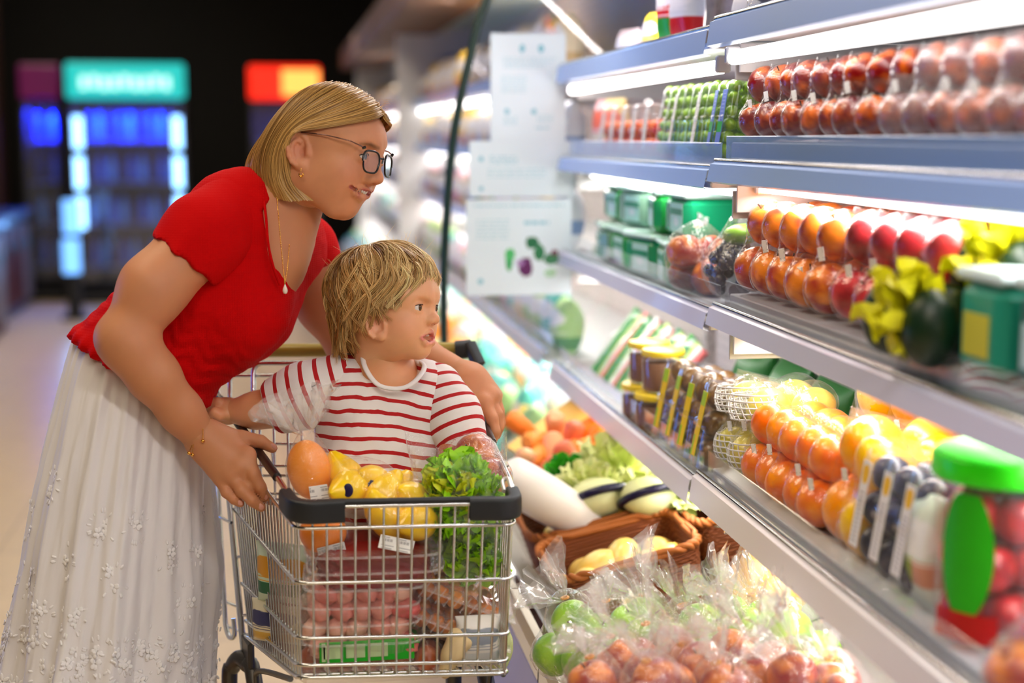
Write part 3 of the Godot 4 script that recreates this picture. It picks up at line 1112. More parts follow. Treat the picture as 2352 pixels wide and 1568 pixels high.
func woman_body(body: MB) -> void:
	var base := lin(Color(0.785, 0.535, 0.370))
	var red := lin(Color(0.72, 0.40, 0.29))
	var sc := skin_color(base, red)
	# neck, chest and shoulders, seen in the neckline
	var f := Field.new()
	f.cap(P(700, 405, 2.435), P(620, 500, 2.49), 0.050, 0.060, 0.04)
	f.cap(P(668, 500, 2.45), P(640, 600, 2.44), 0.040, 0.046, 0.05)
	f.cap(P(560, 480, 2.42), P(672, 560, 2.60), 0.052, 0.050, 0.06)
	f.cap(P(566, 560, 2.48), P(588, 575, 2.55), 0.092, 0.090, 0.06)
	f.cap(P(530, 640, 2.50), P(545, 660, 2.56), 0.098, 0.098, 0.06)
	f.ell(P(545, 712, 2.43), Vector3.ONE * 0.072, 0.05)
	f.ell(P(562, 722, 2.56), Vector3.ONE * 0.070, 0.05)
	f.mesh(0.008, body, sc)
	# near arm
	f = Field.new()
	f.chain([P(485, 525, 2.37), P(352, 662, 2.315), P(290, 772, 2.300)], [0.060, 0.051, 0.041], 0.03)
	f.chain([P(290, 772, 2.300), P(304, 800, 2.303), P(352, 862, 2.32), P(416, 945, 2.355), P(458, 998, 2.378)], [0.041, 0.042, 0.0405, 0.034, 0.0295], 0.02)
	f.ell(P(262, 778, 2.295), Vector3.ONE * 0.024, 0.03)
	f.mesh(0.008, body, sc)
	near_hand(body, sc)
	# far arm
	f = Field.new()
	f.chain([P(690, 575, 2.66), P(742, 700, 2.71), P(806, 806, 2.74)], [0.056, 0.047, 0.040], 0.03)
	f.chain([P(806, 806, 2.74), P(880, 806, 2.71), P(960, 812, 2.665), P(1062, 862, 2.60)], [0.040, 0.040, 0.035, 0.027], 0.02)
	f.mesh(0.008, body, sc)
	far_hand(body, sc)
	# legs under the skirt
	f = Field.new()
	for s in [-1.0, 1.0]:
		var hip := P(300, 1150, 2.5 + 0.08 * s)
		var knee := Vector3(hip.x - 0.01, 0.47, hip.z)
		var ankle := Vector3(hip.x - 0.02, 0.07, hip.z)
		f.chain([hip, knee, knee.lerp(ankle, 0.35), ankle], [0.062, 0.05, 0.052, 0.034], 0.02)
		f.chain([ankle + Vector3(-0.02, -0.03, 0), ankle + Vector3(0.15, -0.045, 0)], [0.032, 0.024], 0.03)
	f.mesh(0.014, body, sc)

func near_hand(body: MB, sc) -> void:
	var f := Field.new()
	var wr := P(452, 990, 2.377)
	f.chain([wr, P(480, 1010, 2.380)], [0.0285, 0.026], 0.02)
	# back of the hand: four bones fanning to the knuckles
	f.cap(P(478, 1000, 2.378), P(566, 1047, 2.372), 0.0195, 0.0148, 0.02)
	f.cap(P(474, 1008, 2.376), P(551, 1072, 2.362), 0.0215, 0.0150, 0.02)
	f.cap(P(470, 1020, 2.376), P(531, 1092, 2.360), 0.0205, 0.0142, 0.02)
	f.cap(P(464, 1028, 2.380), P(508, 1100, 2.364), 0.0190, 0.0130, 0.02)
	# thumb over the rail
	f.cap(P(494, 997, 2.385), P(560, 1007, 2.395), 0.0160, 0.0130, 0.018)
	finger(f, [P(556, 1005, 2.392), P(598, 1014, 2.392), P(626, 1029, 2.402)], [0.0128, 0.0112, 0.0085])
	# fingers down the outside of the rail
	finger(f, [P(566, 1046, 2.370), P(583, 1090, 2.352), P(598, 1118, 2.352), P(608, 1142, 2.362)], [0.0135, 0.0112, 0.0098, 0.0080])
	finger(f, [P(551, 1072, 2.362), P(575, 1112, 2.356), P(598, 1136, 2.366), P(622, 1150, 2.385)], [0.0130, 0.0108, 0.0095, 0.0076])
	finger(f, [P(531, 1092, 2.360), P(556, 1126, 2.345), P(580, 1150, 2.345), P(600, 1165, 2.352)], [0.0125, 0.0106, 0.0094, 0.0078])
	finger(f, [P(508, 1100, 2.364), P(520, 1130, 2.352), P(537, 1146, 2.350), P(552, 1156, 2.354)], [0.0112, 0.0092, 0.0082, 0.0068])
	f.ell(P(569, 1044, 2.364), Vector3.ONE * 0.0115, 0.012)
	f.ell(P(552, 1070, 2.355), Vector3.ONE * 0.0115, 0.012)
	f.ell(P(532, 1090, 2.354), Vector3.ONE * 0.0108, 0.012)
	f.mesh(0.003, body, sc)
	f = Field.new()
	body.col = lin(Color(0.88, 0.62, 0.55))
	var k := body.v.size()
	var nm := MB.new()
	nm.col = body.col
	nail(null, nm, P(627, 1026, 2.395), P(634, 1034, 2.397) - P(618, 1020, 2.390), view.basis.z, 0.0075)
	nail(null, nm, P(608, 1140, 2.3545), P(612, 1152, 2.362) - P(604, 1130, 2.355), view.basis.z, 0.0072)
	nail(null, nm, P(598, 1163, 2.3445), P(606, 1170, 2.350) - P(588, 1154, 2.345), view.basis.z, 0.0070)
	nail(null, nm, P(551, 1154.5, 2.3475), P(557, 1160, 2.354) - P(543, 1149, 2.350), view.basis.z, 0.0058)
	append_mb(body, nm)

func append_mb(body: MB, m: MB) -> void:
	m.done()
	var b := body.v.size()
	body.v.append_array(m.v)
	body.c.append_array(m.c)
	body.uv.append_array(m.uv)
	body.nrm.append_array(m.nrm)
	for i in m.ix: body.ix.append(b + i)

func far_hand(body: MB, sc) -> void:
	var f := Field.new()
	f.chain([P(1058, 858, 2.603), P(1080, 878, 2.59)], [0.027, 0.025], 0.02)
	f.cap(P(1078, 878, 2.585), P(1112, 925, 2.56), 0.021, 0.0148, 0.02)
	f.cap(P(1084, 872, 2.59), P(1124, 914, 2.575), 0.021, 0.0150, 0.02)
	f.cap(P(1088, 868, 2.60), P(1133, 908, 2.59), 0.020, 0.0140, 0.02)
	f.cap(P(1088, 866, 2.61), P(1137, 908, 2.61), 0.019, 0.0130, 0.02)
	f.cap(P(1066, 884, 2.58), P(1080, 922, 2.56), 0.0165, 0.0125, 0.02)
	finger(f, [P(1080, 922, 2.56), P(1091, 948, 2.545), P(1096, 976, 2.535)], [0.0122, 0.0108, 0.0085])
	finger(f, [P(1112, 925, 2.56), P(1131, 962, 2.538), P(1137, 990, 2.535), P(1134, 1008, 2.540)], [0.0130, 0.0108, 0.0096, 0.0080])
	finger(f, [P(1124, 914, 2.575), P(1142, 952, 2.560), P(1146, 980, 2.560), P(1141, 1000, 2.565)], [0.0128, 0.0108, 0.0094, 0.0078])
	finger(f, [P(1133, 908, 2.59), P(1146, 944, 2.588), P(1149, 972, 2.588), P(1143, 990, 2.59)], [0.0122, 0.0102, 0.0090, 0.0075])
	finger(f, [P(1137, 908, 2.61), P(1145, 936, 2.615), P(1146, 958, 2.615), P(1140, 972, 2.615)], [0.0110, 0.0090, 0.0080, 0.0066])
	f.ell(P(1114, 922, 2.552), Vector3.ONE * 0.011, 0.012)
	f.ell(P(1130, 908, 2.57), Vector3.ONE * 0.011, 0.012)
	f.mesh(0.003, body, sc)
	var nm := MB.new()
	nm.col = lin(Color(0.86, 0.56, 0.50))
	nail(null, nm, P(1096, 973, 2.5275), P(1097.5, 986, 2.532) - P(1094, 962, 2.535), view.basis.z, 0.0072)
	append_mb(body, nm)

func torso_field(f: Field) -> void:
	f.cap(P(556, 500, 2.44), P(660, 560, 2.60), 0.076, 0.070, 0.06)
	f.cap(P(552, 552, 2.46), P(580, 575, 2.56), 0.104, 0.100, 0.06)
	f.cap(P(500, 640, 2.49), P(512, 648, 2.58), 0.114, 0.112, 0.06)
	f.ell(P(556, 716, 2.43), Vector3(0.082, 0.080, 0.080), 0.06)
	f.ell(P(572, 726, 2.57), Vector3(0.078, 0.077, 0.078), 0.06)
	f.cap(P(430, 735, 2.48), P(436, 742, 2.59), 0.119, 0.117, 0.06)
	f.cap(P(338, 828, 2.47), P(342, 834, 2.60), 0.116, 0.116, 0.05)
	f.cap(P(280, 900, 2.47), P(280, 910, 2.60), 0.122, 0.122, 0.05)

func woman_top(t: Node3D) -> void:
	var m := MB.new()
	var f := Field.new()
	torso_field(f)
	# the hem
	var n := view.basis * Vector3(-0.50, -0.86, 0)
	var hem := P(318, 846, 2.5)
	f.cut(hem, n)
	# V neckline
	for d in [2.33, 2.38, 2.43, 2.48, 2.52]:
		f.cap(P(655, 500, d), P(643, 585, d), 0.037, 0.019, 0.004)
		f.op[f.op.size() - 1] = 1
		f.cap(P(643, 585, d), P(642, 657, d), 0.019, 0.002, 0.004)
		f.op[f.op.size() - 1] = 1
	f.cap(P(690, 405, 2.46), P(600, 505, 2.5), 0.066, 0.060, 0.006)
	f.op[f.op.size() - 1] = 1
	var axis := -n
	f.bump = func(p: Vector3) -> float:
		var s := maxf((p - hem).dot(axis), -0.005)
		var across := (p - hem).dot(view.basis * Vector3(0.86, -0.5, 0))
		var b := 0.0
		var w := clampf(1.0 - absf(s - 0.085) / 0.10, 0.0, 1.0)
		b += w * 0.0016 * sin(s * 230.0 + 2.2 * sin(across * 120.0))
		b += 0.0035 * exp(-s * 60.0) * sin(across * 150.0 + p.z * 110.0)
		b -= 0.006 * exp(-pow((s - 0.012) / 0.012, 2.0))
		b += 0.0028 * fnoise.get_noise_3dv(Vector3(s * 26.0, across * 7.0, p.z * 9.0))
		b += 0.004 * fnoise.get_noise_3dv(Vector3(p.x * 5.0 + p.y * 4.0, p.y * 9.0 - p.x * 8.0, p.z * 4.0))
		return b
	f.mesh(0.0062, m, null, func(p: Vector3) -> Vector2: return Vector2(p.x * 30.0 + p.z * 20.0, p.y * 30.0))
	# sleeves
	f = Field.new()
	f.cap(P(540, 500, 2.42), P(470, 545, 2.365), 0.074, 0.072, 0.03)
	f.cap(P(470, 545, 2.365), P(395, 625, 2.33), 0.071, 0.060, 0.02)
	var sd := view.basis * Vector3(-0.70, -0.70, 0.10)
	f.cut(P(428, 603, 2.33), (sd + view.basis.x * 0.12).normalized())
	var send := P(428, 603, 2.33)
	f.bump = func(p: Vector3) -> float:
		var s := minf((p - send).dot(sd), 0.004)
		return 0.0022 * fnoise.get_noise_3dv(p * 11.0) + 0.0022 * exp(s * 70.0) * sin((p.x - p.y * 0.8) * 120.0)
	f.mesh(0.006, m)
	f = Field.new()
	f.cap(P(640, 545, 2.60), P(690, 575, 2.66), 0.070, 0.068, 0.03)
	f.cap(P(690, 575, 2.66), P(738, 660, 2.70), 0.066, 0.056, 0.02)
	f.cut(P(722, 634, 2.70), view.basis * Vector3(0.45, -0.89, 0))
	f.mesh(0.008, m)
	M.knit = mat(Color(0.76, 0.0, 0.010), 0.9)
	M.knit.metallic_specular = 0.25
	M.knit.normal_enabled = true
	M.knit.normal_texture = knit_texture()
	M.knit.uv1_triplanar = true
	M.knit.uv1_scale = Vector3(16, 16, 16)
	M.knit.normal_scale = 0.35
	var top := wpart("knit_top", m.done(), M.knit, t)
	tag(top, "red short-sleeved knit top")
	# ribbed edging along the neckline
	var e := [P(590, 408, 2.425), P(603, 440, 2.385), P(611, 500, 2.360), P(616, 560, 2.353), P(627, 610, 2.357), P(643, 655, 2.372)]
	part("neckline_edge", tb(curve(e, 5), 0.0024, 6), M.knit, top)

func knit_texture() -> ImageTexture:
	var im := Image.create(128, 128, false, Image.FORMAT_RGB8)
	for y in 128:
		for x in 128:
			var v := 0.5 + 0.25 * sin(x * TAU / 8.0 + sin(y * TAU / 8.0) * 0.8) + 0.2 * sin(y * TAU / 8.0)
			im.set_pixel(x, y, Color(v, v, v))
	im.bump_map_to_normal_map(3.0)
	return ImageTexture.create_from_image(im)

var skirt_rows := []

func skirt_point(a: float, s: float) -> Vector3:  # a round the body, s from waist to hem
	var c := P(lerpf(330, 258, pow(s, 0.9)), lerpf(838, 1552, s), 2.52)
	var ax := view.basis * Vector3(lerpf(0.86, 0.985, minf(1.0, s * 1.5)), lerpf(-0.5, -0.10, minf(1.0, s * 1.5)), 0)
	var az := view.basis.z
	var w := lerpf(0.121, 0.176, pow(s, 0.55))
	var d := lerpf(0.155, 0.235, pow(s, 0.7))
	var fold := 0.0
	fold += sin(a * 12.0 + 2.0 * sin(a * 3.0 + 1.0) + s * 0.8) * 0.55
	fold += sin(a * 37.0 + 1.5 * sin(a * 5.0) - s * 1.1) * 0.40 * (1.0 - 0.75 * s)
	fold += fnoise.get_noise_2d(a * 2.2, s * 1.2) * 0.9
	var amp := lerpf(0.0035, 0.017, pow(s, 0.8))
	var crinkle := fnoise.get_noise_2d(a * 24.0, s * 5.0) * 0.0016
	var r := 1.0 + 0.0
	var dir := ax * cos(a) * w + az * sin(a) * d
	return c + dir * r + dir.normalized() * (fold * amp + crinkle)

func woman_skirt(t: Node3D) -> void:
	var rows := []
	for j in 61:
		var s := j / 60.0
		var r := PackedVector3Array()
		for i in 320:
			var a := TAU * i / 320.0
			var p := skirt_point(a, s)
			if j == 60: p += view.basis.y * 0.008 * absf(sin(a * 18.0))
			r.append(p)
		rows.append(r)
	rows.reverse()
	var m := MB.new()
	m.sheet(rows, true)
	var sm := mat(Color(0.88, 0.865, 0.865), 0.8)
	sm.backlight_enabled = true
	sm.backlight = Color(0.22, 0.22, 0.23)
	sm.cull_mode = BaseMaterial3D.CULL_DISABLED
	var sk := wpart("skirt", m.done(), sm, t)
	tag(sk, "long gathered white skirt with embroidered flowers")
	# embroidered flowers, raised on the cloth
	var em := MB.new()
	var r2 := RandomNumberGenerator.new()
	r2.seed = 21
	var petal := func(a: float, s: float, ang: float, ln: float, wd: float) -> void:
		var p := skirt_point(a, s)
		var ta := (skirt_point(a + 0.01, s) - p).normalized()
		var tsv := (skirt_point(a, s + 0.01) - p).normalized()
		var nn := ta.cross(tsv).normalized()
		if nn.dot(view.basis.z * sin(a) + view.basis.x * cos(a)) < 0: nn = -nn
		var x := (ta * cos(ang) + tsv * sin(ang)).normalized()
		em.merge(MB.new().ball(Transform3D(Basis(x * ln, nn * 0.0009, x.cross(nn) * wd), p + nn * 0.0005 + x * ln), 7, 4))
	var motif := func(a: float, s: float, size: float) -> void:
		var k_a := 1.0 / 0.2
		for fl in 3:
			var fa := a + r2.randf_range(-1, 1) * size * 0.6 * k_a
			var fs := s + r2.randf_range(-1.1, 1.1) * size * 1.2
			var n := 5
			for k in n: petal.call(fa, fs, TAU * k / n + r2.randf(), size * 0.24, size * 0.17)
		for k in 12:
			var ang := r2.randf() * TAU
			petal.call(a + cos(ang) * size * 1.1 * k_a, s + sin(ang) * size * 2.0, ang, size * 0.22, size * 0.10)
	for i in 17:
		var a := 0.05 + 0.36 * (i % 9) + (0.18 if i > 8 else 0.0)
		motif.call(a, (0.45 if i % 2 else 0.40) + 0.22 * float(i > 8) + 0.07 * (i % 3), 0.021)
	for i in 46:
		motif.call(TAU * i / 46.0 + r2.randf_range(-0.04, 0.04), 0.90 + r2.randf_range(-0.10, 0.05), 0.023)
	for i in 90:
		var a := TAU * i / 90.0
		for k in 5: petal.call(a, 0.975, TAU * k / 5.0, 0.0075, 0.0035)
	var eb := part("embroidery", em.done(), mat(Color(0.90, 0.89, 0.89), 0.75), sk)
	tag(eb, "", "", "", "stuff")

func woman_hair(h: Head, t: Node3D) -> void:
	var g := [
		[[886, 270, -0.010], [874, 286, 0.022], [846, 296, 0.046], [806, 304, 0.063], [764, 311, 0.073], [726, 315, 0.080], [700, 318, 0.086], [686, 332, 0.088], [678, 362, 0.074], [684, 405, 0.066], [700, 440, 0.060], [730, 467, 0.054]],
		[[878, 250, -0.012], [862, 266, 0.026], [828, 281, 0.050], [786, 293, 0.066], [742, 302, 0.077], [706, 311, 0.084], [684, 328, 0.088], [672, 360, 0.080], [672, 400, 0.072], [684, 436, 0.066], [710, 467, 0.058]],
		[[856, 226, -0.014], [836, 244, 0.028], [798, 265, 0.054], [754, 283, 0.072], [714, 299, 0.082], [684, 320, 0.087], [664, 354, 0.085], [658, 396, 0.076], [666, 436, 0.070], [690, 469, 0.062]],
		[[822, 203, -0.015], [800, 224, 0.032], [762, 250, 0.059], [720, 276, 0.076], [684, 304, 0.084], [658, 340, 0.085], [644, 382, 0.078], [648, 428, 0.073], [666, 467, 0.065]],
		[[784, 188, -0.015], [760, 212, 0.034], [722, 244, 0.062], [684, 280, 0.077], [652, 320, 0.082], [632, 362, 0.078], [628, 405, 0.072], [636, 440, 0.067], [645, 460, 0.062]],
		[[742, 186, -0.015], [716, 210, 0.032], [680, 248, 0.058], [646, 294, 0.070], [620, 340, 0.072], [606, 382, 0.066], [606, 415, 0.060], [614, 444, 0.055]],
		[[704, 199, -0.015], [678, 225, 0.026], [642, 268, 0.047], [612, 314, 0.055], [591, 356, 0.054], [584, 392, 0.048], [592, 418, 0.044]],
		[[676, 219, -0.015], [648, 248, 0.012], [616, 289, 0.026], [588, 330, 0.031], [568, 368, 0.030], [566, 402, 0.026]],
		[[660, 238, -0.015], [632, 266, -0.004], [602, 303, 0.004], [574, 336, 0.007], [557, 370, 0.006], [558, 398, 0.004]]]
	var guides := []
	for gg in g:
		var pts := []
		for p in gg: pts.append(h.l(p[0], p[1], p[2]))
		guides.append(resample(pts, 40))
	# the far side mirrors the near one
	for k in range(7, -1, -1):
		var pts := []
		for j in 40:
			var p: Vector3 = guides[k][j]
			pts.append(Vector3(p.x, p.y, lerpf(p.z, -p.z, minf(1.0, j / 6.0)) - (0.004 if j > 0 else 0.0)))
		guides.append(pts)
	var per := 26
	var ncol := (guides.size() - 1) * per
	var colsP := []
	for i in ncol + 1:
		var k := mini(i / per, guides.size() - 2)
		var u := float(i - k * per) / per
		var line := []
		for j in 40:
			var a: Vector3 = guides[maxi(k - 1, 0)][j]
			var b: Vector3 = guides[k][j]
			var c: Vector3 = guides[k + 1][j]
			var d: Vector3 = guides[mini(k + 2, guides.size() - 1)][j]
			line.append(b.cubic_interpolate(c, a, d, u))
		colsP.append(line)
	var mid := Vector3(0.0, 0.03, 0.0)
	var dark := lin(Color(0.47, 0.315, 0.15))
	var light := lin(Color(0.90, 0.72, 0.42))
	var rows := []
	var cols := []
	for j in 40:
		var row := PackedVector3Array()
		var cr_ := []
		for i in ncol + 1:
			var p: Vector3 = colsP[i][j]
			var n1 := fnoise.get_noise_2d(i * 0.19, j * 0.02)
			var n2 := fnoise.get_noise_2d(i * 0.9 + 50.0, j * 0.035)
			var o := (p - mid).normalized()
			row.append(h.out(p + o * (0.0030 * n1 + 0.0016 * n2)))
			var c := tint(dark, light, 0.46 + 0.34 * n1 + 0.40 * n2 + 0.10 * fnoise.get_noise_2d(i * 0.05, j * 0.2))
			c.a = 1
			cr_.append(c)
		rows.append(row)
		cols.append(cr_)
	rows.reverse()
	cols.reverse()
	var m := MB.new()
	m.sheet(rows, false, cols)
	# loose strands over the cap
	var r2 := RandomNumberGenerator.new()
	r2.seed = 5
	for k in 520:
		var i := r2.randi_range(2, ncol - 2)
		var line := []
		var off := r2.randf_range(0.0006, 0.0032)
		var j0 := r2.randi_range(0, 8)
		var j1 := r2.randi_range(30, 39)
		var drift := r2.randf_range(-3.0, 3.0)
		for j in range(j0, j1 + 1, 2):
			var ii := clampi(int(i + drift * (j - j0) / 20.0), 0, ncol)
			var p: Vector3 = colsP[ii][j]
			line.append(h.out(p + (p - mid).normalized() * off))
		var c := tint(dark, light, r2.randf_range(0.15, 1.15))
		c.a = 1
		strand(m, line, r2.randf_range(0.00045, 0.0009), c)
	# flyaway hairs at the forehead and beside the face
	for k in 26:
		var p := h.l(r2.randf_range(868, 890), r2.randf_range(238, 275), r2.randf_range(-0.02, 0.03))
		var d := Vector3(r2.randf_range(0.3, 1.0), r2.randf_range(-0.3, 0.7), r2.randf_range(-0.4, 0.4)).normalized()
		var ln := r2.randf_range(0.008, 0.022)
		strand(m, [h.out(p), h.out(p + d * ln * 0.5), h.out(p + d * ln + Vector3(0, -0.004, 0))], 0.0003, light)
	strand(m, curve([h.out(h.l(893, 330, -0.02)), h.out(h.l(897, 400, -0.02)), h.out(h.l(900, 450, -0.02)), h.out(h.l(902, 485, -0.02))], 4), 0.00012, light)
	strand(m, curve([h.out(h.l(853, 432, -0.03)), h.out(h.l(851, 470, -0.03)), h.out(h.l(846, 510, -0.03)), h.out(h.l(830, 545, -0.03))], 4), 0.00012, light)
	M.hair = vmat(0.34)
	M.hair.cull_mode = BaseMaterial3D.CULL_DISABLED
	var hp := wpart("hair", m.done(), M.hair, t)
	tag(hp, "straight dark blonde bob")

func resample(pts: Array, n: int) -> Array:
	var fine := curve(pts, 12)
	var len_ := [0.0]
	for k in range(1, fine.size()): len_.append(len_[k - 1] + fine[k].distance_to(fine[k - 1]))
	var out := []
	var k := 0
	for i in n:
		var want: float = len_[len_.size() - 1] * i / (n - 1)
		while k < len_.size() - 2 and len_[k + 1] < want: k += 1
		var u: float = (want - len_[k]) / maxf(len_[k + 1] - len_[k], 1e-9)
		out.append(fine[k].lerp(fine[k + 1], clampf(u, 0.0, 1.0)))
	return out

func woman_extras(h: Head, t: Node3D) -> void:
	# glasses
	var gl := wpart("glasses", MB.new().box(h.out(Vector3(0.108, -0.0085, 0)), Vector3(0.003, 0.003, 0.016), 0.001, Basis(h.x, h.y, h.z)).done(), mat(Color(0.05, 0.035, 0.03), 0.2), t)
	var frame := mat(Color(0.075, 0.045, 0.035), 0.15)
	for s in [1.0, -1.0]:
		var ring := []
		var lens := PackedVector3Array()
		for i in 29:
			var a := TAU * i / 28.0
			var w := 0.0218 * signf(cos(a)) * pow(absf(cos(a)), 0.62)
			var v := 0.0180 * signf(sin(a)) * pow(absf(sin(a)), 0.68)
			if sin(a) < 0: w *= 0.90
			var zz := 0.0320 + w
			var p := Vector3(0.1055 - 0.20 * absf(zz) + 0.0055 + 0.10 * v, -0.0172 + v, zz * s)
			ring.append(h.out(p))
			if i < 28: lens.append(h.out(p))
		part("rim", tb(ring, 0.0017, 8), frame, gl, Vector3.ZERO)
		var lm := MB.new()
		lm.fan(lens, s < 0)
		part("lens", lm.done(), film(0.06, 0.02), gl)
		var hinge := Vector3(0.1120 - 0.2 * 0.0545, 0.0050, 0.0545 * s)
		part("temple", tb([h.out(hinge), h.out(h.l(820, 342, 0.070) * Vector3(1, 1, s)), h.out(h.l(765, 327, 0.076) * Vector3(1, 1, s)), h.out(h.l(706, 318, 0.077) * Vector3(1, 1, s))], 0.0011, 6), mat(Color(0.55, 0.42, 0.40), 0.2, 0.9), gl)
		part("hinge", tb([h.out(hinge + Vector3(0.003, 0.000, -0.004 * s)), h.out(hinge + Vector3(-0.001, -0.002, 0))], 0.0024, 8), frame, gl)
	var gold := mat(Color(0.95, 0.72, 0.34), 0.22, 1.0)
	# earring
	var er := MB.new()
	for k in 3:
		var loop := []
		for i in 11:
			var a := lerpf(-0.6, 3.9, i / 10.0)
			loop.append(h.out(h.l(706, 405 + 3, 0.081) + Vector3(0.0042 * cos(a) + 0.001 * k, -0.0060 * absf(sin(a)) - 0.001 * k, 0.002 * (k - 1))))
		er.tube(loop, 0.0010, 6)
	er.tube([h.out(h.l(707, 399, 0.080)), h.out(h.l(706, 408, 0.082))], 0.0008, 6)
	wpart("earring", er.done(), gold, t)
	# necklace with a pearl
	var nk := MB.new()
	var chain_pts := curve([P(636, 455, 2.372), P(640, 500, 2.350), P(645, 560, 2.347), P(650, 610, 2.345), P(654, 652, 2.342)], 14) + curve([P(654, 652, 2.342), P(660, 615, 2.36), P(664, 570, 2.39), P(668, 525, 2.43), P(668, 490, 2.46)], 12)
	for k in chain_pts.size():
		nk.merge(MB.new().ball(Transform3D(Basis.from_scale(Vector3(0.0011, 0.0016, 0.0011)), chain_pts[k]), 6, 4))
	nk.tube(chain_pts, 0.0005, 5)
	var necklace := wpart("necklace", nk.done(), gold, t)
	part("pearl_pendant", MB.new().lathe([Vector2(0.0001, -0.008), Vector2(0.003, -0.0068), Vector2(0.0042, -0.003), Vector2(0.0036, 0.001), Vector2(0.0018, 0.005), Vector2(0.0008, 0.008)], 14, Transform3D(Basis.IDENTITY, P(655, 664, 2.342))).done(), mat(Color(0.92, 0.86, 0.80), 0.2), necklace)
	# bracelet
	var br := []
	var wc := P(459, 994, 2.378)
	var wa := view.basis * Vector3(0.62, 0.78, 0)
	for i in 25:
		var a := TAU * i / 24.0
		br.append(wc + wa * cos(a) * 0.0305 + view.basis.z * sin(a) * 0.0315 - (view.basis * Vector3(0.7, -0.7, 0)) * 0.004 * sin(a * 2.0))
	var bm := MB.new()
	bm.tube(br, 0.0009, 6)
	for i in 24: bm.merge(MB.new().ball(Transform3D(Basis.from_scale(Vector3.ONE * 0.0015), br[i]), 6, 4))
	var hang := [[466, 984, 466, 1012], [441, 1022, 434, 1040], [444, 1020, 442, 1044]]
	for q in hang:
		var a := P(q[0], q[1], 2.343)
		var b := P(q[2], q[3], 2.342)
		bm.tube([a, b], 0.0008, 5)
		bm.merge(MB.new().ball(Transform3D(Basis.from_scale(Vector3.ONE * 0.0032), b), 8, 6))
	wpart("bracelet", bm.done(), gold, t)
	wpart("ring", tb([P(1143, 952, 2.565), P(1150, 950, 2.59)], 0.004, 8), gold, t)
# ---------- the child ----------
func child() -> void:
	var at := P(890, 1300, 2.5)
	var t := thing("person", "small blond child in red and white striped shirt sitting in the cart", "person", Vector3(at.x, 0.62, at.z))
	if not M.has("skin_young"):
		M.skin_young = vmat(0.42)
		M.skin_young.subsurf_scatter_enabled = true
		M.skin_young.subsurf_scatter_strength = 0.14
	var h := make_head(888, 700, 2.46, 27.0)
	var body := MB.new()
	child_head(h, body, t)
	child_body(body)
	wpart("body", body.done(), M.skin_young, t)
	child_shirt(t)
	child_hair(h, t)

